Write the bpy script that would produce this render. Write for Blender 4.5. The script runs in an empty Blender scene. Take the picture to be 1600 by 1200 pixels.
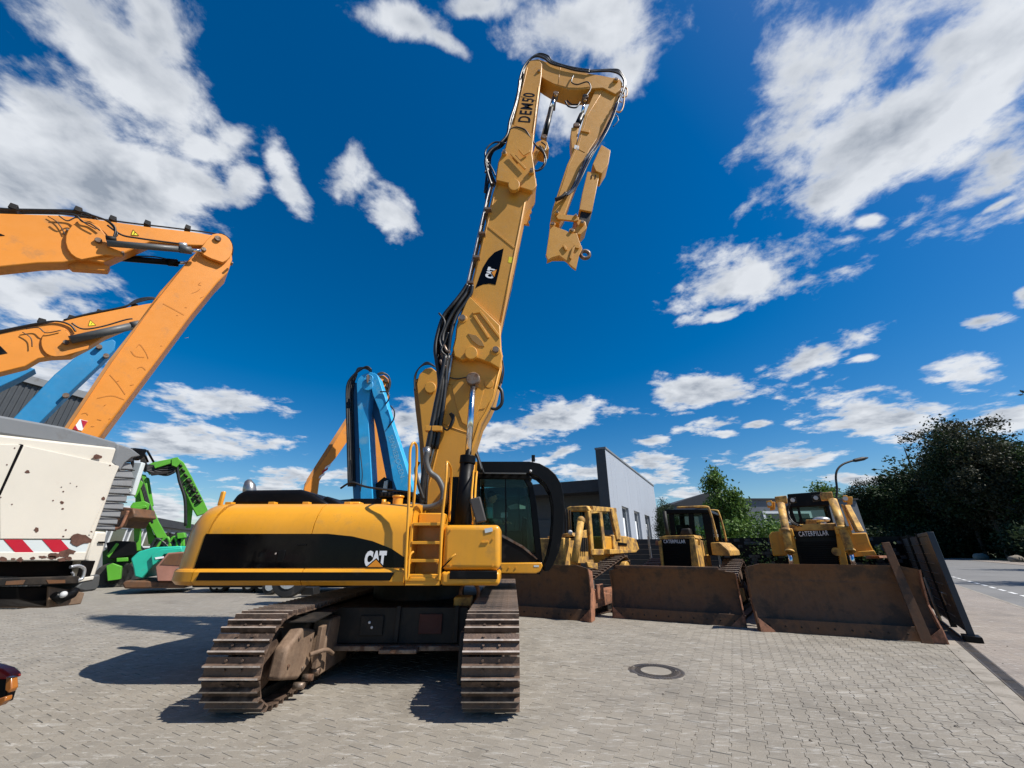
import bpy, bmesh, math, random
from mathutils import Vector, Matrix, noise as mnoise
R = random.Random(7)
sc = bpy.context.scene
COL = sc.collection
rad = math.radians
V = Vector
# ---------------------------------------------------------------- camera
PITCH, EYE, FPX = 23.27, 1.6, 600.0
CP, SP = math.cos(rad(PITCH)), math.sin(rad(PITCH))
cam = bpy.data.cameras.new('camera'); camo = bpy.data.objects.new('camera', cam); COL.objects.link(camo)
camo.location = (0, 0, EYE); camo.rotation_euler = (rad(90 + PITCH), 0, 0)
cam.sensor_width = 36; cam.lens = 36 * FPX / 1600; cam.clip_start = .05; cam.clip_end = 3000
sc.camera = camo
# ---------------------------------------------------------------- exposure
sc.view_settings.view_transform = 'Standard'; sc.view_settings.look = 'None'
sc.view_settings.exposure = 0.36; sc.view_settings.gamma = 1; sc.view_settings.use_curve_mapping = False
# ---------------------------------------------------------------- sun
AZ, EL = 110.0, 53.0
sun_dir = V((math.sin(rad(AZ)) * math.cos(rad(EL)), math.cos(rad(AZ)) * math.cos(rad(EL)), math.sin(rad(EL))))
sl = bpy.data.lights.new('sun', 'SUN'); sl.energy = 5.0; sl.angle = rad(.53); sl.color = (1, .955, .88)
so = bpy.data.objects.new('sun', sl); COL.objects.link(so); so.location = (0, 0, 60)
so.rotation_euler = (-sun_dir).to_track_quat('-Z', 'Y').to_euler()
# ---------------------------------------------------------------- world: sky and clouds
def pdir(px, py):
    u, v = (px - 800) / FPX, (600 - py) / FPX
    return V((u, CP - v * SP, SP + v * CP))
w = bpy.data.worlds.new('World'); sc.world = w; w.use_nodes = True
nt = w.node_tree; N = nt.nodes; L = nt.links; N.clear()
def nd(t, **k):
    n = N.new(t)
    for a, b in k.items(): setattr(n, a, b)
    return n
def mth(op, a, b=None, c=None, clamp=False):
    n = N.new('ShaderNodeMath'); n.operation = op; n.use_clamp = clamp
    for i, x in enumerate((a, b, c)):
        if x is None: continue
        if isinstance(x, (int, float)): n.inputs[i].default_value = x
        else: L.new(x, n.inputs[i])
    return n.outputs[0]
sky = nd('ShaderNodeTexSky', sky_type='NISHITA', sun_disc=False, sun_elevation=rad(EL), sun_rotation=rad(AZ))
sky.altitude = 0; sky.air_density = 1.0; sky.dust_density = .6; sky.ozone_density = 2.2
tc = nd('ShaderNodeTexCoord')
DIR = tc.outputs['Generated']
hs = nd('ShaderNodeHueSaturation'); hs.inputs['Saturation'].default_value = 1.55; hs.inputs['Hue'].default_value = .502
hs.inputs['Value'].default_value = 1.02
L.new(sky.outputs[0], hs.inputs['Color'])
sep = nd('ShaderNodeSeparateXYZ'); L.new(DIR, sep.inputs[0])
zz = mth('ADD', mth('MAXIMUM', sep.outputs[2], 0.0), .12)
cmb = nd('ShaderNodeCombineXYZ')
L.new(mth('DIVIDE', sep.outputs[0], zz), cmb.inputs[0]); L.new(mth('DIVIDE', sep.outputs[1], zz), cmb.inputs[1])
def noise(vec, scale, detail=8, rough=.55, dist=0.0):
    n = nd('ShaderNodeTexNoise'); n.inputs['Scale'].default_value = scale; n.inputs['Detail'].default_value = detail
    n.inputs['Roughness'].default_value = rough; n.inputs['Distortion'].default_value = dist
    L.new(vec, n.inputs['Vector']); return n.outputs[0]
CLOUDS = [(190,90,205,72,40),(50,180,175,120,35),(160,290,240,72,12),(300,290,110,45,10),(30,300,150,90,10),(370,215,30,40,60),(345,235,30,55,70),(372,292,40,42,30),(60,455,170,46,5),
 (447,270,84,24,66),(545,262,48,52,30),(612,328,58,30,35),(640,32,85,30,10),(748,12,70,28,0),(690,60,50,18,30),(240,60,70,60,40),(925,40,150,62,0),(990,105,62,42,-40),(905,170,60,60,0),
 (1290,95,265,105,-32),(1420,205,275,95,-30),(1560,250,200,72,-30),(1560,60,190,130,-30),(1500,70,120,60,-30),(1185,425,112,50,-8),(1125,494,56,13,-12),(1262,553,76,20,-16),
 (1085,608,68,32,-8),(1112,660,48,12,-12),(1350,640,110,36,3),(1520,585,66,28,-5),(1445,680,78,22,-8),(1590,655,90,24,-6),(1215,716,76,22,0),
 (1010,722,44,14,0),(862,652,100,32,-8),(775,672,70,26,0),(632,655,38,38,0),(300,686,148,34,3),(345,628,98,26,8),(430,752,62,22,0),(245,792,80,32,0),
 (1132,677,22,6,0),(1182,664,24,6,-12),(1352,560,32,7,-10),(1530,500,34,12,-6),(1335,750,52,10,0),(1030,745,48,12,0),(1075,772,46,8,0),(868,712,40,10,-22),
 (1020,690,30,7,0),(1360,345,26,14,0),(1560,320,40,8,-25),(60,590,120,40,0),(240,20,60,40,45),(1600,460,20,14,0),(700,745,60,14,0),(560,745,60,14,0),(920,735,60,14,0)]
field = None
for (px, py, ra, rb, an) in CLOUDS:
    c = pdir(px, py); dl = c.length; c.normalize()
    ca, sa = math.cos(rad(an)), math.sin(rad(an))
    t1 = pdir(px + 5 * ca, py + 5 * sa).normalized() - c; s1 = t1.length / 5
    t2 = pdir(px - 5 * sa, py + 5 * ca).normalized() - c; s2 = t2.length / 5
    a = t1.normalized() / (s1 * ra); b = t2 - t2.dot(t1.normalized()) * t1.normalized(); b = b.normalized() / (s2 * rb)
    sub = nd('ShaderNodeVectorMath', operation='SUBTRACT'); L.new(DIR, sub.inputs[0]); sub.inputs[1].default_value = c
    d1 = nd('ShaderNodeVectorMath', operation='DOT_PRODUCT'); L.new(sub.outputs[0], d1.inputs[0]); d1.inputs[1].default_value = a
    d2 = nd('ShaderNodeVectorMath', operation='DOT_PRODUCT'); L.new(sub.outputs[0], d2.inputs[0]); d2.inputs[1].default_value = b
    q = mth('MULTIPLY_ADD', d1.outputs['Value'], d1.outputs['Value'], mth('MULTIPLY', d2.outputs['Value'], d2.outputs['Value']))
    q = mth('SUBTRACT', 1.0, mth('SQRT', q))
    field = q if field is None else mth('SMOOTH_MAX', field, q, .18)
field = mth('MAXIMUM', field, -1.2)
P = cmb.outputs[0]
n1 = noise(P, 2.6, 9, .56, .2)
n2 = noise(P, 9.0, 6, .6, .3)
off = nd('ShaderNodeVectorMath', operation='ADD'); L.new(P, off.inputs[0]); off.inputs[1].default_value = (.09, -.035, 0)
n1b = noise(off.outputs[0], 2.6, 5, .56, .2)
n3 = noise(P, 24.0, 5, .65, .2)
dens = mth('ADD', mth('MULTIPLY', field, 1.05), mth('MULTIPLY_ADD', n1, 4.3, -1.98))
dens = mth('ADD', dens, mth('MULTIPLY_ADD', n2, 2.0, -1.0))
dens = mth('ADD', dens, mth('MULTIPLY_ADD', n3, .6, -.3))
mr = nd('ShaderNodeMapRange', interpolation_type='SMOOTHSTEP'); L.new(dens, mr.inputs[0])
mr.inputs[1].default_value = .0; mr.inputs[2].default_value = .82
cover = mth('MULTIPLY', mr.outputs[0], .97)
relief = mth('MULTIPLY_ADD', mth('SUBTRACT', n1, n1b), 5.5, .5, clamp=True)
core = nd('ShaderNodeMapRange'); L.new(dens, core.inputs[0]); core.inputs[1].default_value = .45; core.inputs[2].default_value = 1.5
shade = mth('MULTIPLY', mth('SUBTRACT', 1.15, relief), mth('MULTIPLY_ADD', core.outputs[0], .75, .25), clamp=True)
cc = nd('ShaderNodeMix', data_type='RGBA'); L.new(shade, cc.inputs[0])
cc.inputs[6].default_value = (.64, .665, .70, 1); cc.inputs[7].default_value = (.25, .285, .34, 1)
skc = nd('ShaderNodeVectorMath', operation='SCALE'); L.new(hs.outputs[0], skc.inputs[0]); skc.inputs[3].default_value = .085
mx = nd('ShaderNodeMix', data_type='RGBA'); L.new(cover, mx.inputs[0]); L.new(skc.outputs[0], mx.inputs[6]); L.new(cc.outputs[2], mx.inputs[7])
# the sky goes through the Background at .1 (colours above are divided back)
up = nd('ShaderNodeVectorMath', operation='SCALE'); L.new(mx.outputs[2], up.inputs[0]); up.inputs[3].default_value = 10.0
bg = nd('ShaderNodeBackground'); bg.inputs[1].default_value = .1; L.new(up.outputs[0], bg.inputs[0])
wo = nd('ShaderNodeOutputWorld'); L.new(bg.outputs[0], wo.inputs[0])
w.cycles.sampling_method = 'MANUAL'; w.cycles.sample_map_resolution = 512

# ---------------------------------------------------------------- frames: places measured on the photograph become metres
class Fr:
    def __init__(s, x, y, z=0, az=0):          # az: heading of local +y, degrees clockwise from world +y
        s.O = V((x, y, z)); s.rz = -rad(az); s.M = Matrix.Rotation(s.rz, 3, 'Z'); s.MI = s.M.inverted()
    def ray(s, px, py): return s.MI @ (V((0, 0, EYE)) - s.O), s.MI @ pdir(px, py)
    def Y(s, px, py, y): o, d = s.ray(px, py); return o + d * ((y - o.y) / d.y)
    def X(s, px, py, x): o, d = s.ray(px, py); return o + d * ((x - o.x) / d.x)
    def Z(s, px, py, z): o, d = s.ray(px, py); return o + d * ((z - o.z) / d.z)
    def loc(s, p): return s.MI @ (V(p) - s.O)
WF = Fr(0, 0)

# ---------------------------------------------------------------- materials
MATS = {}
def _m(name):
    m = bpy.data.materials.new(name); m.use_nodes = True
    t = m.node_tree; b = t.nodes['Principled BSDF']; return m, t, b
def surf(name, col, rough=.5, metal=0.0, var=.12, vscale=1.2, dirt=None, dirt_amt=.0, dirt_scale=2.5, bump=.0, bscale=60, spec=.5, coat=0.0, streak=0.0, rnd=0.0, fine=0.0, chips=0.0):
    if name in MATS: return MATS[name]
    m, t, b = _m(name); n = t.nodes; l = t.links
    def new(tp, **k):
        x = n.new(tp)
        for a, c in k.items(): setattr(x, a, c)
        return x
    tco = new('ShaderNodeTexCoord'); vec = tco.outputs['Object']
    def nz(scale, det=5, ro=.6, v=None):
        x = new('ShaderNodeTexNoise'); x.inputs['Scale'].default_value = scale; x.inputs['Detail'].default_value = det
        x.inputs['Roughness'].default_value = ro; l.new(v or vec, x.inputs['Vector']); return x.outputs[0]
    def mp(x, a, c, d=0.0, e=1.0):
        y = new('ShaderNodeMapRange'); l.new(x, y.inputs[0])
        for i, q in enumerate((a, c, d, e)): y.inputs[i + 1].default_value = q
        return y.outputs[0]
    def mix(f, a, c, blend='MIX'):
        y = new('ShaderNodeMix', data_type='RGBA', blend_type=blend)
        if isinstance(f, float): y.inputs[0].default_value = f
        else: l.new(f, y.inputs[0])
        for i, q in ((6, a), (7, c)):
            if isinstance(q, tuple): y.inputs[i].default_value = (*q[:3], 1)
            else: l.new(q, y.inputs[i])
        return y.outputs[2]
    dk = tuple(c * (1 - var) for c in col); lt = tuple(min(1, c * (1 + var)) for c in col)
    c = mix(mp(nz(vscale), .3, .7), dk, lt)
    if chips: c = mix(mp(nz(chips, 6, .75), .69, .71, 0, .8), c, (.10, .055, .03))
    if fine: c = mix(mp(nz(180, 3, .7), .35, .65, 0, fine), c, tuple(x * .45 for x in col))
    if rnd:
        oi = new('ShaderNodeObjectInfo'); at = new('ShaderNodeAttribute', attribute_name='rnd')
        s = new('ShaderNodeMath', operation='ADD'); l.new(oi.outputs['Random'], s.inputs[0]); l.new(at.outputs['Fac'], s.inputs[1])
        fr = new('ShaderNodeMath', operation='FRACT'); l.new(s.outputs[0], fr.inputs[0])
        g = new('ShaderNodeMapRange'); l.new(fr.outputs[0], g.inputs[0]); g.inputs[3].default_value = 1 - rnd; g.inputs[4].default_value = 1 + rnd
        sv = new('ShaderNodeVectorMath', operation='SCALE'); l.new(c, sv.inputs[0]); l.new(g.outputs[0], sv.inputs[3]); c = sv.outputs[0]
    rsock = None
    if streak:
        mpn = new('ShaderNodeMapping'); l.new(vec, mpn.inputs[0]); mpn.inputs['Scale'].default_value = (9, 9, .7)
        c = mix(mp(nz(1.5, 4, .6, mpn.outputs[0]), .5, .8, 0, streak), c, dirt or (.1, .07, .05))
    if dirt:
        f = mp(nz(dirt_scale, 9, .68), .62 - dirt_amt * .32, .72 - dirt_amt * .2, 0, min(1, .35 + dirt_amt))
        c = mix(f, c, dirt); rsock = f
    l.new(c, b.inputs['Base Color'])
    b.inputs['Metallic'].default_value = metal
    b.inputs['Specular IOR Level'].default_value = spec
    rr = mp(nz(7, 5, .7), .3, .7, max(.03, rough - .08), min(1, rough + .12))
    if rsock is not None:
        y = new('ShaderNodeMix', data_type='FLOAT'); l.new(rsock, y.inputs[0]); l.new(rr, y.inputs[2]); y.inputs[3].default_value = .85; rr = y.outputs[0]
    l.new(rr, b.inputs['Roughness'])
    if coat: b.inputs['Coat Weight'].default_value = coat; b.inputs['Coat Roughness'].default_value = .12
    if bump:
        bp = new('ShaderNodeBump'); bp.inputs['Strength'].default_value = min(1, bump); bp.inputs['Distance'].default_value = .01
        l.new(nz(bscale, 6, .65), bp.inputs['Height']); l.new(bp.outputs[0], b.inputs['Normal'])
    MATS[name] = m; return m
def glass(name, tint=(.35, .45, .42), alpha=.75, rough=.02):
    m, t, b = _m(name); n = t.nodes; l = t.links
    tr = n.new('ShaderNodeBsdfTransparent'); tr.inputs[0].default_value = (*tint, 1)
    gl = n.new('ShaderNodeBsdfGlossy'); gl.inputs[0].default_value = (.9, .95, 1, 1); gl.inputs[1].default_value = rough
    ge = n.new('ShaderNodeNewGeometry'); dt = n.new('ShaderNodeVectorMath'); dt.operation = 'DOT_PRODUCT'; l.new(ge.outputs['Incoming'], dt.inputs[0]); l.new(ge.outputs['Normal'], dt.inputs[1])
    def q_(op, a, b):
        x = n.new('ShaderNodeMath'); x.operation = op
        for i, y in enumerate((a, b)):
            if isinstance(y, (int, float)): x.inputs[i].default_value = y
            elif y is not None: l.new(y, x.inputs[i])
        return x.outputs[0]
    ab = q_('ABSOLUTE', dt.outputs['Value'], None); pw = q_('POWER', q_('SUBTRACT', 1.0, ab), 5.0)
    mp = n.new('ShaderNodeMath'); mp.operation = 'MULTIPLY_ADD'; l.new(pw, mp.inputs[0]); mp.inputs[1].default_value = .9; mp.inputs[2].default_value = .016
    mx = n.new('ShaderNodeMixShader'); l.new(mp.outputs[0], mx.inputs[0]); l.new(tr.outputs[0], mx.inputs[1]); l.new(gl.outputs[0], mx.inputs[2])
    l.new(mx.outputs[0], n['Material Output'].inputs[0]); MATS[name] = m; return m
DUST = (.30, .24, .18)
YEL = surf('loader_yellow', (.72, .32, .018), .36, var=.10, vscale=.8, chips=11, streak=.18, dirt=(.36, .2, .05), dirt_amt=.18, bump=.06, bscale=9, coat=.25, fine=.12)
BOOM = surf('boom_yellow', (.64, .30, .034), .48, var=.12, chips=9, streak=.22, vscale=.5, dirt=(.42, .24, .08), dirt_amt=.12, bump=.08, bscale=14, fine=.15)
YOLD = surf('faded_yellow', (.66, .37, .075), .6, chips=14, streak=.5, var=.16, dirt=(.16, .09, .04), dirt_amt=.6, dirt_scale=3.5, bump=.12, fine=.2)
YOLD2 = surf('deep_yellow', (.70, .33, .03), .5, chips=14, streak=.3, var=.1, dirt=(.24, .14, .05), dirt_amt=.3, bump=.1, fine=.15)
BLK = surf('black_paint', (.0045, .0045, .005), .38, var=.3, dirt=(.03, .027, .024), dirt_amt=.1, spec=.16)
GLOSSBLK = surf('gloss_black_panel', (.003, .003, .0035), .10, var=.1, spec=.14)
DKMET = surf('dark_steel', (.014, .013, .012), .55, spec=.3, var=.3, dirt=(.055, .04, .028), dirt_amt=.35, bump=.2)
RUB = surf('rubber_hose', (.012, .012, .012), .42, var=.2, dirt=(.05, .045, .04), dirt_amt=.15)
GREYR = surf('grey_rubber', (.075, .078, .078), .5, var=.2, dirt=(.15, .13, .11), dirt_amt=.2)
STEEL = surf('worn_steel', (.21, .165, .13), .45, metal=.55, var=.25, vscale=4, dirt=(.14, .075, .045), dirt_amt=.6, dirt_scale=7, bump=.4, bscale=40)
SHOE = surf('track_shoe_steel', (.10, .066, .048), .5, metal=.35, var=.3, vscale=6, dirt=(.20, .13, .09), dirt_amt=.45, dirt_scale=9, bump=.5, bscale=50, rnd=.4)
GRTOP = surf('grouser_edge_steel', (.46, .39, .33), .4, metal=.25, var=.2, vscale=8, dirt=(.25, .17, .12), dirt_amt=.3, dirt_scale=12, rnd=.2)
CHROME = surf('chrome', (.75, .75, .76), .1, metal=1, var=.05)
PIPE = surf('steel_pipe', (.32, .31, .30), .3, metal=.8, var=.15)
RUST = surf('rusty_blade', (.165, .074, .030), .62, metal=.1, var=.4, vscale=2.2, dirt=(.06, .04, .028), dirt_amt=.6, dirt_scale=2.2, bump=.3, bscale=25, streak=.5)
RUSTL = surf('rust_light', (.30, .13, .07), .7, var=.3, dirt=(.10, .05, .03), dirt_amt=.5, dirt_scale=6, bump=.3)
DUSTY = surf('dusty_plate', (.19, .125, .08), .75, var=.25, vscale=4, dirt=(.13, .08, .05), dirt_amt=.55, dirt_scale=6, bump=.4, bscale=35, streak=.3)
ORG = surf('handler_orange', (.70, .25, .026), .45, var=.06, dirt=(.35, .16, .05), dirt_amt=.2, dirt_scale=3, bump=.05, fine=.08)
BLU = surf('handler_blue', (.025, .36, .70), .5, var=.12, dirt=(.2, .42, .55), dirt_amt=.25, dirt_scale=2.0, bump=.05)
BLU2 = surf('handler_deep_blue', (.014, .20, .42), .5, var=.12, dirt=(.1, .25, .35), dirt_amt=.15)
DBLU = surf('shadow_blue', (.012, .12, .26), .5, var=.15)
GRN = surf('handler_green', (.085, .33, .02), .45, chips=10, var=.12, dirt=(.08, .2, .03), dirt_amt=.25, bump=.05)
TEAL = surf('teal_paint', (.02, .42, .29), .4, var=.1, dirt=(.1, .2, .15), dirt_amt=.15)
WHT = surf('white_paint', (.62, .58, .50), .45, var=.05, dirt=(.32, .17, .09), dirt_amt=.04, dirt_scale=1.5, bump=.05, fine=.05)
WH2 = surf('white_print', (.8, .8, .8), .5, var=.03)
REDP = surf('red_reflective', (.42, .012, .03), .4, var=.1)
SILV = surf('silver_reflective', (.55, .60, .60), .35, var=.06)
GREY = surf('grey_paint', (.17, .18, .19), .55, var=.1, dirt=(.1, .09, .08), dirt_amt=.2)
RUSTSP = surf('rust_patch', (.10, .045, .03), .85, var=.4, vscale=12, bump=.5)
ORP = surf('orange_print', (.75, .27, .015), .5, var=.03)
YELP = surf('yellow_print', (.8, .68, .02), .5, var=.03)
PLAT = surf('light_metal', (.6, .62, .64), .3, metal=.7, var=.1)
RED = surf('red_paint', (.22, .012, .01), .35, var=.1, coat=.3)
SKIN = surf('skin', (.62, .32, .2), .55, var=.05)
CLOTH = surf('shirt_cloth', (.25, .62, .58), .9, var=.1)
CLOTH2 = surf('jacket_cloth', (.34, .30, .20), .9, var=.2)
TYRE = surf('tyre_rubber', (.02, .02, .02), .8, var=.3, dirt=(.1, .08, .06), dirt_amt=.3, bump=.3)
LAMP = surf('lamp_lens', (.55, .55, .55), .1, var=.1, coat=.5)
LAMPO = surf('amber_lens', (.32, .11, .02), .25, var=.1, coat=.5)
CABGL = glass('cab_glass', (.62, .76, .70))
CLGL = glass('clear_glass', (.6, .7, .68))

# ---------------------------------------------------------------- mesh building
class MB:
    def __init__(s): s.v = []; s.f = []; s.sm = []
    def add(s, vs, fs, smooth=False):
        b = len(s.v); s.v += [V(p) for p in vs]; s.f += [[i + b for i in f] for f in fs]; s.sm += [smooth] * len(fs); return s
    def box(s, a, b):
        x0, y0, z0 = (min(a[i], b[i]) for i in range(3)); x1, y1, z1 = (max(a[i], b[i]) for i in range(3))
        return s.add([(x0,y0,z0),(x1,y0,z0),(x1,y1,z0),(x0,y1,z0),(x0,y0,z1),(x1,y0,z1),(x1,y1,z1),(x0,y1,z1)],
                     [(0,3,2,1),(4,5,6,7),(0,1,5,4),(1,2,6,5),(2,3,7,6),(3,0,4,7)])
    def prism(s, pts, d):                      # planar outline pushed along d
        pts = [V(p) for p in pts]; d = V(d); n = len(pts)
        nn = V((0, 0, 0))
        for i in range(n): nn += pts[i].cross(pts[(i + 1) % n])
        if nn.dot(d) > 0: pts = pts[::-1]
        return s.add(pts + [p + d for p in pts], [list(range(n)), list(range(2 * n - 1, n - 1, -1))] +
                     [((i + 1) % n, i, n + i, n + (i + 1) % n) for i in range(n)])
    def tube(s, pts, r, seg=8, caps=True, smooth=True):
        pts = [V(p) for p in pts]; n = len(pts); rs = r if isinstance(r, (list, tuple)) else [r] * n
        vs = []; fs = []; prev = None
        for i, p in enumerate(pts):
            t = (pts[min(i + 1, n - 1)] - pts[max(i - 1, 0)]).normalized()
            if prev is None:
                a = t.cross(V((0, 0, 1)) if abs(t.z) < .9 else V((1, 0, 0))).normalized()
            else:
                a = (prev - t * prev.dot(t)).normalized()
            prev = a; b = t.cross(a)
            for k in range(seg):
                q = 2 * math.pi * k / seg; vs.append(p + (a * math.cos(q) + b * math.sin(q)) * rs[i])
        for i in range(n - 1):
            for k in range(seg):
                k2 = (k + 1) % seg; fs.append((i*seg+k, i*seg+k2, (i+1)*seg+k2, (i+1)*seg+k))
        s.add(vs, fs, smooth)
        if caps:
            b0 = len(s.v) - len(vs)
            s.f.append([b0 + k for k in range(seg)][::-1]); s.f.append([b0 + (n-1)*seg + k for k in range(seg)]); s.sm += [False, False]
        return s
    def cyl(s, a, b, r, seg=16, r2=None): return s.tube([a, b], [r, r if r2 is None else r2], seg)
    def hose(s, pts, r, sub=6, seg=8):
        return s.tube(smooth_path(pts, sub), r, seg)
    def ball(s, c, r, seg=12, rings=8, sc=(1, 1, 1)):
        c = V(c); vs = []; fs = []
        for i in range(1, rings):
            th = math.pi * i / rings
            for k in range(seg):
                q = 2 * math.pi * k / seg
                vs.append(c + V((math.sin(th)*math.cos(q)*r*sc[0], math.sin(th)*math.sin(q)*r*sc[1], math.cos(th)*r*sc[2])))
        top = len(vs); vs.append(c + V((0,0,r*sc[2]))); vs.append(c - V((0,0,r*sc[2])))
        for i in range(rings - 2):
            for k in range(seg):
                k2 = (k+1) % seg; fs.append((i*seg+k, (i+1)*seg+k, (i+1)*seg+k2, i*seg+k2))
        for k in range(seg):
            k2 = (k+1) % seg; fs.append((top, k, k2)); fs.append((top+1, (rings-2)*seg+k2, (rings-2)*seg+k))
        return s.add(vs, fs, True)
    def ring(s, c, ax, r, rt, seg=20):         # torus
        c = V(c); ax = V(ax).normalized(); a = ax.orthogonal().normalized(); b = ax.cross(a)
        pts = [c + (a*math.cos(2*math.pi*k/seg) + b*math.sin(2*math.pi*k/seg))*r for k in range(seg+1)]
        return s.tube(pts, rt, 8, False)
    def xf(s, M):
        s.v = [M @ p for p in s.v]; return s
    def build(s, name, mat, parent=None, bev=0.0, smooth_angle=None, seg=2):
        me = bpy.data.meshes.new(name); me.from_pydata([tuple(p) for p in s.v], [], s.f); me.update()
        me.polygons.foreach_set('use_smooth', s.sm)
        me.materials.append(mat)
        if smooth_angle is not None or bev:
            me.polygons.foreach_set('use_smooth', [True] * len(me.polygons)); me.set_sharp_from_angle(angle=rad(smooth_angle or 32))
        o = bpy.data.objects.new(name, me); COL.objects.link(o)
        if parent: o.parent = parent
        if bev:
            m = o.modifiers.new('bevel', 'BEVEL'); m.width = bev; m.segments = seg; m.limit_method = 'ANGLE'; m.angle_limit = rad(35); m.harden_normals = False
        return o
def smooth_path(pts, sub=6):
    pts = [V(p) for p in pts]
    if len(pts) < 3: return pts
    out = []
    for i in range(len(pts) - 1):
        p0, p1, p2, p3 = pts[max(i-1, 0)], pts[i], pts[i+1], pts[min(i+2, len(pts)-1)]
        for k in range(sub):
            t = k / sub
            out.append(.5 * ((2*p1) + (p2-p0)*t + (2*p0-5*p1+4*p2-p3)*t*t + (3*p1-p0-3*p2+p3)*t**3))
    out.append(pts[-1]); return out
def tag(o, label=None, cat=None, group=None, kind=None):
    for k, v in (('label', label), ('category', cat), ('group', group), ('kind', kind)):
        if v: o[k] = v
    return o
def thing(name, fr, label, cat, group=None):
    o = bpy.data.objects.new(name, None); COL.objects.link(o); o.location = fr.O; o.rotation_euler = (0, 0, fr.rz); o.empty_display_size = .3
    return tag(o, label, cat, group)
def kids(o): return [c for c in bpy.data.objects if c.parent == o]
def copy_tree(o, parent=None):
    c = o.copy(); COL.objects.link(c); c.parent = parent
    for k in kids(o): copy_tree(k, c)
    return c
def inst(name, mesh, parent, M=None):
    o = bpy.data.objects.new(name, mesh); COL.objects.link(o); o.parent = parent
    if M is not None: o.matrix_local = M
    return o
def mesh_of(mb, name, mat):
    me = bpy.data.meshes.new(name); me.from_pydata([tuple(p) for p in mb.v], [], mb.f); me.polygons.foreach_set('use_smooth', mb.sm); me.materials.append(mat); me.update(); return me
def text_mesh(txt, h, width=None, bold=.0, spacing=1.0):
    cu = bpy.data.curves.new('lettering', 'FONT'); cu.body = txt; cu.size = 1; cu.offset = bold; cu.extrude = 0; cu.align_x = 'CENTER'; cu.resolution_u = 3; cu.space_character = spacing
    o = bpy.data.objects.new('lettering', cu); COL.objects.link(o)
    dg = bpy.context.evaluated_depsgraph_get(); me = bpy.data.meshes.new_from_object(o.evaluated_get(dg))
    bpy.data.objects.remove(o); xs = [v.co.x for v in me.vertices]; ys = [v.co.y for v in me.vertices]
    mb = MB(); sx = (width or h * (max(xs)-min(xs)) / (max(ys)-min(ys))) / (max(xs)-min(xs)); sy = h / (max(ys)-min(ys))
    cx = (max(xs)+min(xs))/2; cy = (max(ys)+min(ys))/2
    mb.add([((v.co.x-cx)*sx, (v.co.y-cy)*sy, 0) for v in me.vertices], [list(p.vertices) for p in me.polygons]); bpy.data.meshes.remove(me)
    return mb                                  # flat in its xy plane, centred
def place_flat(mb, c, ux, uy):                 # lay flat lettering at c with local axes ux, uy
    ux = V(ux).normalized(); uy = V(uy).normalized(); c = V(c)
    mb.v = [c + ux * p.x + uy * p.y for p in mb.v]; return mb
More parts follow.
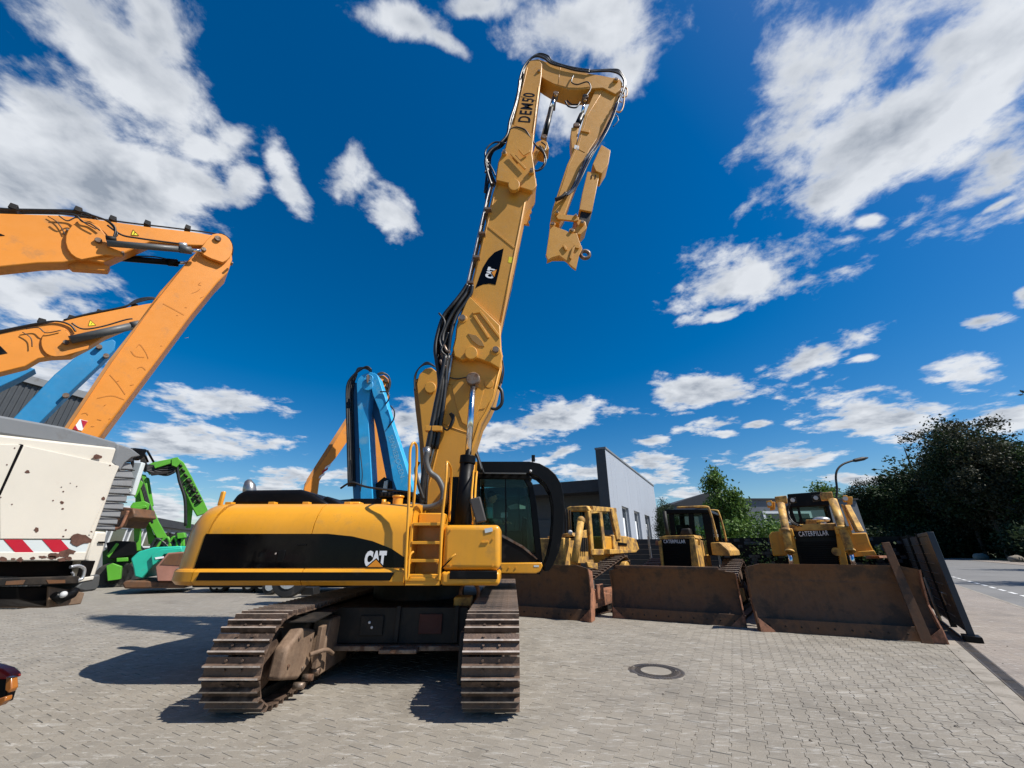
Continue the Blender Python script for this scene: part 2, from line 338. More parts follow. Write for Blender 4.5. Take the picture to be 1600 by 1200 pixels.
# ================================================================ the setting
RF = Fr(0, 0, 0, 39)        # road frame: local y runs along the road
DF = Fr(0, 0, 0, 28)        # paving / dozer row direction
def sheet(name, fr, pts, z, mat, th=0.0):
    mb = MB(); P_ = [fr.M @ V((x, y, 0)) + fr.O + V((0, 0, z)) for x, y in pts]
    mb.add(P_, [list(range(len(P_)))]); o = mb.build(name, mat)
    if o.data.polygons[0].normal.z < 0: o.data.flip_normals()
    return tag(o, kind='structure')
def ground_mat(name, col, kind):
    m, t, b = _m(name); n = t.nodes; l = t.links
    g = n.new('ShaderNodeNewGeometry'); vec = g.outputs['Position']
    def new(tp, **k):
        x = n.new(tp)
        for a, c in k.items(): setattr(x, a, c)
        return x
    def nz(scale, det=6, ro=.62, v=None, dist=0):
        x = new('ShaderNodeTexNoise'); x.inputs['Scale'].default_value = scale; x.inputs['Detail'].default_value = det
        x.inputs['Roughness'].default_value = ro; x.inputs['Distortion'].default_value = dist; l.new(v or vec, x.inputs['Vector']); return x.outputs[0]
    def mp(x, a, c, d=0.0, e=1.0):
        y = new('ShaderNodeMapRange'); l.new(x, y.inputs[0])
        for i, q in enumerate((a, c, d, e)): y.inputs[i + 1].default_value = q
        return y.outputs[0]
    def mix(f, a, c, bt='MIX'):
        y = new('ShaderNodeMix', data_type='RGBA', blend_type=bt); l.new(f, y.inputs[0]) if not isinstance(f, float) else setattr(y.inputs[0], 'default_value', f)
        for i, q in ((6, a), (7, c)):
            if isinstance(q, tuple): y.inputs[i].default_value = (*q[:3], 1)
            else: l.new(q, y.inputs[i])
        return y.outputs[2]
    c = mix(mp(nz(.35, 4), .3, .7), tuple(x * .86 for x in col), tuple(x * 1.12 for x in col))
    c = mix(mp(nz(1.6, 8, .7, dist=.6), .50, .68, 0, .48), c, tuple(x * .62 for x in col))        # dark oil and tyre grime
    if kind != 'asphalt':
        mpg = new('ShaderNodeMapping'); l.new(vec, mpg.inputs[0]); mpg.inputs['Rotation'].default_value = (0, 0, rad(25)); mpg.inputs['Scale'].default_value = (1.0, 5, 1)
        c = mix(mp(nz(2.4, 9, .76, mpg.outputs[0], .5), .545, .64, 0, .7), c, (.47, .45, .41))     # pale scuffs left by tracks
        mg2 = new('ShaderNodeMapping'); l.new(vec, mg2.inputs[0]); mg2.inputs['Rotation'].default_value = (0, 0, rad(-38)); mg2.inputs['Scale'].default_value = (1.2, 8, 1)
        c = mix(mp(nz(3.1, 8, .75, mg2.outputs[0], .3), .575, .66, 0, .85), c, (.56, .545, .51))
        c = mix(mp(nz(.9, 6, .7, dist=1.2), .60, .70, 0, .35), c, (.30, .25, .17))                 # sandy dust
        c = mix(mp(nz(.55, 7, .7, dist=.9), .56, .66, 0, .45), c, (.13, .115, .095))
        c = mix(mp(nz(2.1, 9, .8), .64, .70, 0, .6), c, (.06, .055, .048))
    if kind == 'paver':
        oi = new('ShaderNodeObjectInfo'); at = new('ShaderNodeAttribute', attribute_name='rnd')
        s = new('ShaderNodeMath', operation='ADD'); l.new(oi.outputs['Random'], s.inputs[0]); l.new(at.outputs['Fac'], s.inputs[1])
        fr = new('ShaderNodeMath', operation='FRACT'); l.new(s.outputs[0], fr.inputs[0])
        sv = new('ShaderNodeVectorMath', operation='SCALE'); l.new(c, sv.inputs[0]); l.new(mp(fr.outputs[0], 0, 1, .92, 1.07), sv.inputs[3]); c = sv.outputs[0]
    if kind == 'far':
        mr_ = new('ShaderNodeMapping'); l.new(vec, mr_.inputs[0]); mr_.inputs['Rotation'].default_value = (0, 0, rad(28 + 90))
        br = new('ShaderNodeTexBrick'); l.new(mr_.outputs[0], br.inputs[0]); br.inputs['Scale'].default_value = 1; br.inputs['Brick Width'].default_value = .2
        br.inputs['Row Height'].default_value = .14; br.inputs['Mortar Size'].default_value = .006; br.inputs['Mortar Smooth'].default_value = .4
        c = mix(mp(br.outputs['Fac'], 0, 1, 0, .55), c, (.09, .085, .075))
    c = mix(mp(nz(90, 4, .7), .35, .65, 0, .5), c, tuple(x * .55 for x in col))
    l.new(c, b.inputs['Base Color']); l.new(mp(nz(1.6, 8, .7, dist=.6), .4, .7, .85, .6), b.inputs['Roughness']); b.inputs['Specular IOR Level'].default_value = .35
    bp = new('ShaderNodeBump'); bp.inputs['Strength'].default_value = .55; bp.inputs['Distance'].default_value = .006
    l.new(nz(70, 6, .7), bp.inputs['Height']); l.new(bp.outputs[0], b.inputs['Normal'])
    MATS[name] = m; return m
PAVE = ground_mat('concrete_paver', (.272, .243, .200), 'paver')
PAVEF = ground_mat('distant_paving', (.272, .243, .200), 'far')
JOINT = ground_mat('joint_sand', (.185, .163, .13), 'sand')
WALKM = ground_mat('pinkish_pavement', (.285, .242, .205), 'far')
ASPH = ground_mat('road_asphalt', (.19, .185, .178), 'asphalt')
EARTH = surf('bare_earth', (.16, .13, .09), .95, var=.3, bump=.5, bscale=8)
GRASS = surf('grass_verge', (.055, .075, .025), .95, var=.35, bump=.8, bscale=20)
LINE = surf('line_paint', (.75, .75, .73), .6, var=.08, dirt=(.25, .24, .22), dirt_amt=.3, dirt_scale=12)
sheet('ground', WF, [(-900, -300), (900, -300), (900, 1500), (-900, 1500)], -.07, EARTH)
YN = 12.0
def clipY(pts, lo, hi):                                  # clip an outline (world x, y) to lo <= y <= hi
    def cl(ps, f, k):
        out = []
        for i in range(len(ps)):
            a, b = ps[i], ps[(i + 1) % len(ps)]
            ia, ib = f * (a[1] - k) >= 0, f * (b[1] - k) >= 0
            if ia: out.append(a)
            if ia != ib:
                t = (k - a[1]) / (b[1] - a[1]); out.append((a[0] + (b[0] - a[0]) * t, k))
        return out
    return cl(cl(pts, 1, lo), -1, hi)
yard_w = [tuple((RF.M @ V((x, y, 0))).to_2d()) for x, y in ((-75, -12), (.90, -12), (.90, 62), (-75, 62))]
yard = sheet('paved_yard', WF, clipY(yard_w, -60, YN), -.0065, JOINT)
sheet('paved_yard_beyond', WF, clipY(yard_w, YN, 200), -.003, PAVEF)
# channel drain and concrete edge along the yard
CONC = surf('concrete_edge', (.27, .24, .20), .85, var=.15, dirt=(.14, .12, .09), dirt_amt=.4, bump=.4, bscale=80)
eb = MB()
for i in range(26):
    y0 = -3 + i * 1.0; M = Matrix.Translation(RF.M @ V((0, 0, 0))) @ RF.M.to_4x4()
    q = MB(); q.box((.905, y0 + .004, -.05), (1.11, y0 + .996, .006)); q.xf(M); eb.v and 0
    o = q.build('edge_stone', CONC, yard, bev=.004)
CIRON = surf('cast_iron', (.10, .09, .085), .55, metal=.4, var=.3, dirt=(.12, .09, .06), dirt_amt=.4, bump=.3)
dr = thing('channel_drain', RF, 'dark slotted channel drain running along the pale concrete edge of the yard', 'drain')
for i in range(30):
    g = MB(); y0 = 1.5 + i * .5
    if y0 > 12.4: break
    g.box((1.12, y0 + .004, -.04), (1.14, y0 + .496, .002)); g.box((1.25, y0 + .004, -.04), (1.27, y0 + .496, .002))
    for k in range(12): g.box((1.14, y0 + .008 + k * .0405, -.03), (1.25, y0 + .008 + k * .0405 + .022, 0))
    g.build('grate', CIRON, dr)
q = MB(); q.box((1.119, 1.5, -.06), (1.271, 12.4, -.045)); q.build('channel', BLK, dr)
sheet('pavement', RF, [(1.275, -12), (3.5, -12), (3.5, 200), (1.275, 200)], -.002, WALKM)
kerb = MB()
for i in range(60):
    y0 = 4 + i * 1.0; q = MB(); q.box((3.5, y0 + .003, -.06), (3.60, y0 + .997, .002)); q.xf(RF.M.to_4x4()); o = q.build('kerb_stone', CONC, None); o['kind'] = 'structure'
    if i == 0: kroot = o; o.name = 'kerb'
    else: o.parent = kroot
sheet('road', RF, [(3.60, -12), (14.2, -12), (14.2, 200), (3.60, 200)], -.03, ASPH)
for i in range(60):
    y0 = 12 + i * 1.55
    sheet('lane_dash', RF, [(4.60, y0), (4.72, y0), (4.72, y0 + .95), (4.60, y0 + .95)], -.026, LINE).parent = bpy.data.objects['road']
sheet('far_pavement', RF, [(14.2, -12), (17.5, -12), (17.5, 200), (14.2, 200)], -.004, WALKM)
sheet('grass_verge', RF, [(17.5, -12), (90, -12), (90, 240), (17.5, 240)], -.002, GRASS)
# interlocking pavers
PU, PW = .20, .142
def paver_outline(g=.0010):
    A = .0105; pts = []
    hs_ = [(-.5, 1), (-.30, 1), (-.20, -1), (.20, -1), (.30, 1), (.5, 1)]
    for u, s in hs_: pts.append((u * PU * (1 - .0011 / PU * 2 if abs(u) == .5 else 1), PW / 2 + A * s - g))
    for u, s in reversed(hs_): pts.append((u * PU * (1 - .0011 / PU * 2 if abs(u) == .5 else 1), -(PW / 2 + A * s - g)))
    return pts
def paver_geo():
    o = paver_outline(); n = len(o); ins = []
    for (u, v) in o: ins.append((u - math.copysign(.0028, u), v - math.copysign(.0028, v)))
    vs = [(v, u, 0) for u, v in ins] + [(v, u, -.0055) for u, v in o]
    fs = [list(range(n))] + [(i, n + i, n + (i + 1) % n, (i + 1) % n) for i in range(n)]
    return vs, fs
pv, pf = paver_geo()
pm = MB(); pm.add(pv, pf); paver_me = mesh_of(pm, 'paver', PAVE)
if paver_me.polygons[0].normal.z < 0: paver_me.flip_normals(); pf = [list(reversed(f)) for f in pf]
mh = V((2.06, 6.67, 0))
cand = []
for j in range(-160, 160):
    for i in range(-110, 160):
        lx = j * PW; ly = i * PU + (PU / 2 if j % 2 else 0)
        p = DF.M @ V((lx, ly, 0))
        if p.y > YN + .05 or p.y < 1.2: continue
        d = p.y * CP - EYE * SP
        if d < 1: continue
        px = 800 + p.x / d * 600; py = 600 - (-EYE * CP - p.y * SP) / d * 600
        if px < -60 or px > 1660 or py > 1260: continue
        rl = RF.MI @ p
        if rl.x > .95: continue
        if (p - mh).length < .40: continue
        cand.append((p.length, p))
cand.sort(key=lambda c: c[0])
RP = random.Random(3)
def pav_m(p):
    return Matrix.Translation(p + V((0, 0, RP.gauss(0, .0012)))) @ Matrix.Rotation(DF.rz + RP.gauss(0, .004), 4, 'Z') @ Matrix.Rotation(RP.gauss(0, .006), 4, 'X') @ Matrix.Rotation(RP.gauss(0, .006), 4, 'Y')
for d_, p in cand[:295]: inst('paver', paver_me, yard, pav_m(p))
vs = []; fs = []; rn = []
for d_, p in cand[295:]:
    M = pav_m(p); b0 = len(vs); vs += [tuple(M @ V(q)) for q in pv]; fs += [[k + b0 for k in f] for f in pf]; rn += [RP.random()] * len(pf)
me = bpy.data.meshes.new('pavers'); me.from_pydata(vs, [], fs); me.materials.append(PAVE)
at = me.attributes.new('rnd', 'FLOAT', 'FACE'); at.data.foreach_set('value', rn); me.update()
o = bpy.data.objects.new('pavers', me); COL.objects.link(o); o.parent = yard; o['kind'] = 'stuff'
# manhole cover
MF = Fr(mh.x, mh.y, 0)
mo = thing('manhole_cover', MF, 'round cast iron manhole cover with concrete centre set in the pavers', 'manhole cover')
def disc(r0, r1, z, n=48):
    m_ = MB(); vs = []; 
    for k in range(n):
        a = 2 * math.pi * k / n; vs += [(math.cos(a)*r0, math.sin(a)*r0, z), (math.cos(a)*r1, math.sin(a)*r1, z)]
    m_.add(vs, [(2*k, 2*k+1, (2*k+3) % (2*n), (2*k+2) % (2*n)) for k in range(n)]); return m_
q = disc(.305, .385, .001); q.build('frame', CIRON, mo)
q = disc(.375, .46, -.0035); q.build('seat_ring', CONC, mo)
q = disc(.0001, .21, .002); q.build('concrete_fill', PAVE, mo)
q = disc(.2, .30, -.004); q.build('cover', CIRON, mo)
q = MB()
for rr, n in ((.224, 40), (.25, 44), (.278, 48)):
    for k in range(n):
        a = 2 * math.pi * (k + (.5 if rr == .25 else 0)) / n; c = V((math.cos(a)*rr, math.sin(a)*rr, 0)); q.box(c + V((-.009, -.009, -.006)), c + V((.009, .009, .003)))
for k in range(48):
    a = 2 * math.pi * k / 48; c = V((math.cos(a)*.35, math.sin(a)*.35, 0)); q.box(c + V((-.012, -.012, .0)), c + V((.012, .012, .005)))
tag(q.build('studs', CIRON, mo), kind='stuff')
# grit and small leaves lying on the paving
q = MB()
for i in range(900):
    p = V((R.uniform(-8, 9), R.uniform(2.2, 11), 0))
    if (RF.MI @ p).x > 3: continue
    s = R.uniform(.004, .013) * (1.8 if R.random() < .06 else 1); a = R.uniform(0, 6.28); u = V((math.cos(a), math.sin(a), 0)) * s; v_ = V((-math.sin(a), math.cos(a), 0)) * s * R.uniform(.5, 1)
    q.add([p - u, p + v_, p + u * .9, p - v_, p + V((0, 0, s * .7))], [(0, 3, 4), (3, 2, 4), (2, 1, 4), (1, 0, 4)])
tag(q.build('grit', surf('grit', (.12, .10, .08), .9, var=.5, vscale=3)), kind='stuff')

# ---------------------------------------------------------------- buildings
WALLW = surf('white_cladding', (.34, .37, .42), .55, var=.03, vscale=.4, dirt=(.3, .3, .3), dirt_amt=.1)
WALLD = surf('dark_grey_cladding', (.05, .052, .055), .6, var=.1)
WALLK = surf('anthracite_sheet', (.045, .05, .056), .5, var=.1)
ROOFD = surf('dark_roof', (.03, .032, .036), .7, var=.15)
WINF = surf('window_frame', (.7, .72, .73), .4, var=.03)
BLIND = surf('white_blind', (.8, .82, .84), .6, var=.03)
WPANE = surf('dark_pane', (.02, .025, .03), .08, var=.1, coat=.5)
HF = Fr(5.9, 24, 0, 28)
hall = thing('white_hall', HF, 'tall pale grey clad hall with deep window openings behind the dozers', 'building')
# wall with real openings, panels butted
wins = [(2.9, 4.9), (6.7, 8.8), (10.9, 13.2)]
wz0, wz1 = 1.7, 4.25
ys = [0.0]
for a, b in wins: ys += [a, b]
ys.append(18)
zt = 7.45
m_ = MB()
for i in range(len(ys) - 1):
    if i % 2 == 0: m_.box((-.6, ys[i], 0), (0, ys[i+1], zt))
    else: m_.box((-.6, ys[i], 0), (0, ys[i+1], wz0)); m_.box((-.6, ys[i], wz1), (0, ys[i+1], zt))
m_.build('wall', WALLW, hall)
for k in range(1, 18):                                   # panel joints as thin proud battens
    y = k * 1.0
    if any(a - .05 < y < b + .05 for a, b in wins): continue
    q = MB(); q.box((.0, y - .008, .1), (.003, y + .008, zt - .15)); q.build('panel_joint', WALLW, hall)
q = MB(); q.box((-.66, -.06, zt), (.06, 18.06, zt + .12)); q.build('roof_edge', GREY, hall)
q = MB(); q.box((-.62, -.05, 0), (-.0, -.003, zt - .002)); q.build('shaded_end_panel', WALLD, hall)  # shade of the pale end wall painted in with a dark colour
for a, b in wins:
    f = MB(); f.box((-.24, a, wz0), (-.18, a + .08, wz1)); f.box((-.24, b - .08, wz0), (-.18, b, wz1)); f.box((-.24, a + .08, wz1 - .08), (-.18, b - .08, wz1)); f.box((-.24, a + .08, wz0), (-.18, b - .08, wz0 + .08))
    f = f.build('window', WINF, hall)
    q = MB(); q.box((-.23, a + .08, wz0 + .08), (-.215, b - .08, wz1 - .08)); q.build('pane', WPANE, f)
    q = MB(); q.box((-.205, a + .1, wz0 + .1), (-.195, b - .7, wz1 - .7)); q.build('blind', BLIND, f)
dh = thing('dark_hall', Fr(HF.O.x, HF.O.y, 0, 28), 'dark grey low hall with deep roof overhang beside the pale hall', 'building')
q = MB(); q.box((-26, 2.4, 0), (-.68, 16, 5.0)); q.build('wall', WALLD, dh)
q = MB(); q.box((-27, .9, 5.0), (-.68, 17, 5.75)); q.build('roof', ROOFD, dh)
for k in range(7):
    q = MB(); x0 = -3.9 - k * 3.4; q.box((x0, 2.3, .1), (x0 + 3.0, 2.397, 3.5)); dd = q.build('roller_door', WALLK, dh)
    for j in range(6):
        q = MB(); q.box((x0 + .05, 2.27, .3 + j * .55), (x0 + 2.95, 2.299, .72 + j * .55)); q.build('door_section', WALLK, dd)
q = MB(); q.tube([(-1.0, 2.3, 5.0), (-1.0, 2.3, 0)], .07); q.build('downpipe', GREY, dh)
q = MB(); q.box((-8.8, 2.2, 3.75), (-8.3, 2.39, 4.1)); q.build('sign_box', BLIND, dh)
# anthracite corrugated shed, far left
LB = Fr(-34.4, 21, 0, 16)
SH=7.6
lb = thing('corrugated_shed', LB, 'tall anthracite corrugated shed behind the orange and blue booms', 'building')
q = MB(); pts = []
n = 25
for k in range(n):
    y = k * .3; pts += [(0, y), (0, y + .12), (.05, y + .15), (.05, y + .27)]
vs = [(x, y, 0) for x, y in pts] + [(x, y, 12.1) for x, y in pts]
q.add(vs, [(i, i + 1, len(pts) + i + 1, len(pts) + i) for i in range(len(pts) - 1)])
q.box((-14, 0, 0), (-.01, SH, 12.1)); q.build('wall', WALLK, lb)
q = MB(); q.box((-14.2, -.2, 12.1), (.25, SH + .2, 12.6)); q.build('roof_edge', GREY, lb)
GF = Fr(-23.5, 23, 0, -24)
gb = thing('low_workshop', GF, 'low grey workshop with a row of white framed windows behind the green machines', 'building')
q = MB(); q.box((-8, -4, 0), (0, 26, 3.2)); q.build('wall', GREY, gb)
q = MB(); q.box((-8.3, -4.2, 3.2), (.3, 26.3, 3.75)); q.build('roof', ROOFD, gb)
for k in range(10):
    y0 = -3 + k * 2.6; f = MB(); f.box((.003, y0, 1.7), (.06, y0 + .1, 2.9)); f.box((.003, y0 + 1.9, 1.7), (.06, y0 + 2, 2.9)); f.box((.003, y0 + .1, 1.7), (.06, y0 + 1.9, 1.8)); f.box((.003, y0 + .1, 2.8), (.06, y0 + 1.9, 2.9))
    f = f.build('window', WINF, gb); q = MB(); q.box((.003, y0 + .1, 1.8), (.03, y0 + 1.9, 2.8)); q.build('pane', WPANE, f)
# distant buildings on the right
p = WF.Y(1165, 800, 46)
b3 = thing('grey_office', Fr(p.x, 46, 0, 0), 'distant grey office block with dark window to the left of the rear dozer cab', 'building')
zt3 = WF.Y(1180, 781, 46).z
q = MB(); q.box((0, 0, 0), (13, 12, zt3)); q.build('wall', surf('blue_grey_wall', (.12, .135, .155), .6, var=.06), b3)
q = MB(); q.box((-.2, -.2, zt3), (13.2, 12.2, zt3 + .15)); q.build('roof', ROOFD, b3)
a = WF.Y(1195, 817, 46); b_ = WF.Y(1300, 799, 46)
f = MB(); f.box((a.x - p.x, -.1, a.z), (a.x - p.x + 5.5, -.003, b_.z)); f = f.build('window', WINF, b3)
q = MB(); q.box((a.x - p.x + .3, -.13, a.z + .15), (a.x - p.x + 5.2, -.101, b_.z - .25)); q.build('pane', WPANE, f)
p = WF.Y(1045, 800, 60)
b4 = thing('pitched_roof_house', Fr(p.x, 60, 0, 0), 'distant building with dark pitched roof behind the middle dozer', 'building')
r0 = WF.Y(1050, 790, 60).z; r1 = WF.Y(1110, 768, 60).z; wd = WF.Y(1180, 800, 60).x - p.x
q = MB(); q.box((.5, .3, 0), (wd - .5, 14, r0)); q.build('wall', GREY, b4)
q = MB(); q.prism([(0, 0, r0), (wd, 0, r0), (wd * .52, 0, r1)], (0, 15, 0)); q.build('roof', ROOFD, b4)

# ---------------------------------------------------------------- trees
def leaf_mat(name, col, var=.5):
    m, t, b = _m(name); n = t.nodes; l = t.links
    at = n.new('ShaderNodeAttribute'); at.attribute_name = 'rnd'
    cr = n.new('ShaderNodeMix'); cr.data_type = 'RGBA'; l.new(at.outputs['Fac'], cr.inputs[0])
    cr.inputs[6].default_value = (*[c * (1 - var) for c in col], 1); cr.inputs[7].default_value = (*[c * (1 + var) for c in col], 1)
    l.new(cr.outputs[2], b.inputs['Base Color']); b.inputs['Roughness'].default_value = .6; b.inputs['Specular IOR Level'].default_value = .25
    tr = n.new('ShaderNodeBsdfTranslucent'); l.new(cr.outputs[2], tr.inputs[0]); mx = n.new('ShaderNodeMixShader'); mx.inputs[0].default_value = .25
    l.new(b.outputs[0], mx.inputs[1]); l.new(tr.outputs[0], mx.inputs[2]); l.new(mx.outputs[0], n['Material Output'].inputs[0]); return m
LEAF = [leaf_mat('dark_leaves', (.027, .046, .018)), leaf_mat('mid_leaves', (.04, .07, .02)), leaf_mat('bright_leaves', (.09, .16, .03)), leaf_mat('brownish_leaves', (.042, .044, .024))]
BARK = surf('bark', (.07, .055, .04), .9, var=.3, bump=.6)
def crown_mesh(name, mat, seed, rx, ry, rz, cz, clumps, per, leaf, spread, lump=.25, shape='round'):
    r = random.Random(seed); vs = []; fs = []; rn = []
    for c in range(clumps):
        while True:
            p = V((r.uniform(-1, 1), r.uniform(-1, 1), r.uniform(-1, 1)))
            if p.length > 1 or p.length < .35: continue
            break
        k = 1 + lump * (mnoise.noise(p * 1.7 + V((seed, 0, 0))) * 2)
        if shape == 'column': k *= 1 - .45 * max(0, p.z)
        c0 = V((p.x * rx * k, p.y * ry * k, cz + p.z * rz * k)); tone = r.random()
        for i in range(per):
            q = c0 + V((r.gauss(0, spread), r.gauss(0, spread), r.gauss(0, spread * .7)))
            a = V((r.gauss(0, 1), r.gauss(0, 1), r.gauss(0, .6))).normalized(); b = a.cross(V((r.gauss(0, 1), r.gauss(0, 1), r.gauss(0, 1)))).normalized()
            s = leaf * r.uniform(.6, 1.4); b0 = len(vs)
            vs += [q - a * s, q + b * s * .55, q + a * s, q - b * s * .55]; fs.append((b0, b0+1, b0+2, b0+3)); rn.append(min(1, max(0, tone * .6 + r.random() * .4)))
    me = bpy.data.meshes.new(name); me.from_pydata([tuple(v) for v in vs], [], fs); me.materials.append(mat)
    at = me.attributes.new('rnd', 'FLOAT', 'FACE'); at.data.foreach_set('value', rn); me.update(); return me
def trunk_mb(h, r0, seed, spread):
    r = random.Random(seed); m = MB(); pts = [V((0, 0, -.1))]
    for k in range(1, 6): pts.append(V((r.gauss(0, .03) * h * .3, r.gauss(0, .03) * h * .3, h * k / 5)))
    m.tube(smooth_path(pts, 3), [r0 * (1 - .8 * i / 15) for i in range(16)], 8)
    for k in range(9):
        b = pts[2 + k % 3]; a = r.uniform(0, 6.28); e = b + V((math.cos(a) * spread, math.sin(a) * spread, h * r.uniform(.15, .4)))
        m.tube([b, (b + e) / 2 + V((0, 0, h * .04)), e], [r0 * .4, r0 * .25, r0 * .08], 6)
    return m
def make_tree(name, label, crown_me, trunk, x, y, s=1, rot=0, sz=None, group=None):
    o = bpy.data.objects.new(name, None); COL.objects.link(o); o.location = (x, y, 0); o.scale = (s, s, sz or s); o.rotation_euler = (0, 0, rot)
    tag(o, label, 'tree', group); t = inst('trunk', trunk, o); c = inst('crown', crown_me, o)
    if name == 'column_tree': o.scale = (s * .78, s * .78, sz or s)
    return o
TR = [mesh_of(trunk_mb(9, .28, 5, 2.6), 'trunk', BARK), mesh_of(trunk_mb(8, .22, 9, 2.2), 'trunk', BARK)]
CR = [crown_mesh('crown', LEAF[0], 11, 3.6, 3.6, 4.4, 7.2, 380, 46, .14, .46), crown_mesh('crown', LEAF[1], 12, 3.9, 3.9, 3.8, 6.6, 380, 46, .14, .48),
      crown_mesh('crown', LEAF[3], 13, 3.3, 3.3, 4.9, 7.6, 300, 44, .13, .36, .45), crown_mesh('crown', LEAF[0], 14, 4.4, 4.4, 3.8, 4.4, 400, 44, .15, .52)]
def at_px(px, Y): f = CP - SP * ((600 - 862) / 600); d = Y * CP - EYE * SP + 0; return (px - 800) / 600 * (Y * CP - EYE * SP + .0)
wood = [ # px, Y, top row, crown
 (1341,100,764,1),(1362,98,752,0),(1385,96,750,2),(1407,95,745,0),(1425,92,740,1),(1446,90,730,0),(1462,94,738,3),(1484,88,724,0),(1502,92,732,1),
 (1520,80,668,2),(1553,74,650,0),(1588,68,656,2),(1640,66,690,0),(1700,62,690,1),(1545,86,700,3),(1580,78,690,1),(1620,72,680,0),(1668,64,700,1)]
TLAB = ['small round tree at the far left end of the dark wood beyond the road', 'second tree from the left end of the wood, behind the dozer lift arm', 'thin browner tree rising just right of the street lamp arm',
 'dark tree two right of the street lamp in the wood edge', 'mid green tree in the middle of the wood, above the gate top', 'dark tree behind the dark blue parked car', 'low broad tree at the wood edge above the gate end post',
 'dark pointed tree left of the tall airy tree', 'low green tree at the foot of the tall airy tree', 'tall airy tree with gaps of sky, left of the tallest pair', 'tall dark tree with the highest rounded crown by the road',
 'tall brownish tree above the roundest boulder', 'dark tree cut by the right picture edge', 'green tree outside the right picture edge', 'low broad dark tree filling under the tall trees', 'green tree behind the boulders under the tall trees',
 'dark tree behind at the right edge above the road end', 'green tree just outside the right edge beyond the boulders']
for i, (px, Y, top, ci) in enumerate(wood):
    x = (px - 800) / 600 * (Y * CP + 6 * SP - EYE * SP); zt_ = WF.Y(px, top, Y).z; h0 = sorted(v.co.z for v in CR[ci].vertices)[-60]
    s = zt_ / h0; make_tree('broadleaf_tree', TLAB[i], CR[ci], TR[i % 2], x, Y, s * .9 if ci != 3 else s * 1.1, R.uniform(0, 6), s, 'trees beyond the road')
for x, y, s, l_ in ((32.0, 19.3, .8, 'street tree right of the picture whose shadow crosses the cycle lane'), (51, 32.5, 1.0, 'second street tree right of the picture further along the road')): make_tree('broadleaf_tree', l_, CR[2], TR[0], x, y, s, 1.0, s, 'trees beyond the road')
# second, lower row closing the wood to the ground
for sd, rx, ry, rz, X_, Y_, az_ in ((21, 4, 36, 3.0, 24.5, 88, 39), (22, 30, 5, 3.2, -2, 122, 39)):
    q = crown_mesh('undergrowth', LEAF[0], sd, rx, ry, rz, 2.4, 2000, 26, .28, .9, .1)
    o = bpy.data.objects.new('undergrowth', q); COL.objects.link(o); o.location = RF.M @ V((X_, Y_, 0)); o.rotation_euler = (0, 0, RF.rz); tag(o, kind='stuff')
# garden trees behind the wall
cm = crown_mesh('crown', LEAF[2], 31, .75, .75, 2.1, 3.7, 120, 26, .085, .2, .3, 'column')
p = WF.Y(1118, 760, 20.5); make_tree('column_tree', 'slender bright green tree with tall pointed top behind the stone wall', cm, mesh_of(trunk_mb(4.5, .1, 3, .5), 'trunk', BARK), p.x, 20.5, 1.0, 0, WF.Y(1118, 718, 20.5).z / 5.6)
cm2 = crown_mesh('crown', LEAF[2], 32, .7, .7, 1.7, 3.0, 100, 26, .085, .2, .3, 'column')
p = WF.Y(1148, 780, 20.0); make_tree('column_tree', 'shorter slender tree right beside the tall pointed one', cm2, mesh_of(trunk_mb(3.5, .09, 4, .5), 'trunk', BARK), p.x, 20, 1.0, 1, WF.Y(1148, 750, 20).z / 4.6)
p = WF.Y(1284, 760, 48); make_tree('poplar_tree', 'distant poplar top showing above the rear dozer cab', cm, mesh_of(trunk_mb(4.5, .1, 6, .5), 'trunk', BARK), p.x, 48, 2.0, 2, WF.Y(1284, 745, 48).z / 5.6)
p = WF.Y(1040, 800, 34); make_tree('small_conifer', 'small dark tree between the pale hall and the middle dozer cab', CR[0], TR[1], p.x, 34, .3, 2, WF.Y(1040, 786, 34).z / 11.6)
q = crown_mesh('bush', LEAF[2], 33, 1.9, .8, .75, .0, 150, 30, .075, .22, .2)
p = WF.Y(1158, 832, 17.2); o = bpy.data.objects.new('bush', q); COL.objects.link(o); o.location = (p.x, 17.2, 1.95); o.rotation_euler = (0, 0, rad(-25)); tag(o, 'leafy green bush spilling over the dark stone wall between two dozers', 'bush')
# ---------------------------------------------------------------- wall and fences around the yard
CF = Fr(12.5, 13.3, 0, 297)          # local y runs from the yard corner to the left, along the back
FEN = surf('fence_slat', (.022, .026, .03), .5, var=.2, dirt=(.07, .06, .05), dirt_amt=.2)
FENB = surf('gate_leaf_paint', (.018, .03, .045), .45, var=.15, dirt=(.06, .06, .06), dirt_amt=.15)
BRN = surf('brown_slat', (.035, .031, .027), .7, var=.25)
STONE = surf('dark_stone', (.055, .055, .055), .85, var=.5, vscale=6, bump=.8, bscale=30, rnd=.35)
wl = thing('stone_wall', CF, 'dark stone filled wall with trailing ivy between two dozers', 'wall')
q = MB(); q.box((0, -.4, 0), (.35, 5.3, 1.98)); q.build('core', BLK, wl)
sm = [mesh_of(MB().box((-.01, 0, 0), (.03, .19, .1)), 'stone', STONE), mesh_of(MB().box((-.01, 0, 0), (.02, .14, .1)), 'stone', STONE)]
cnt = 0
for zi in range(18):
    y = -.4 + R.uniform(0, .08)
    while y < 5.1 and cnt < 290 * 3:
        mm = R.choice(sm); wdt = .2 if mm == sm[0] else .15
        if R.random() < .36: inst('stone', mm, wl, Matrix.Translation((-.012 + R.uniform(-.01, .01), y, .02 + zi * .108)) @ Matrix.Rotation(R.gauss(0, .03), 4, 'X')); cnt += 1
        y += wdt
q = crown_mesh('ivy', LEAF[1], 41, .12, 2.4, .8, 1.35, 80, 22, .05, .14, .3)
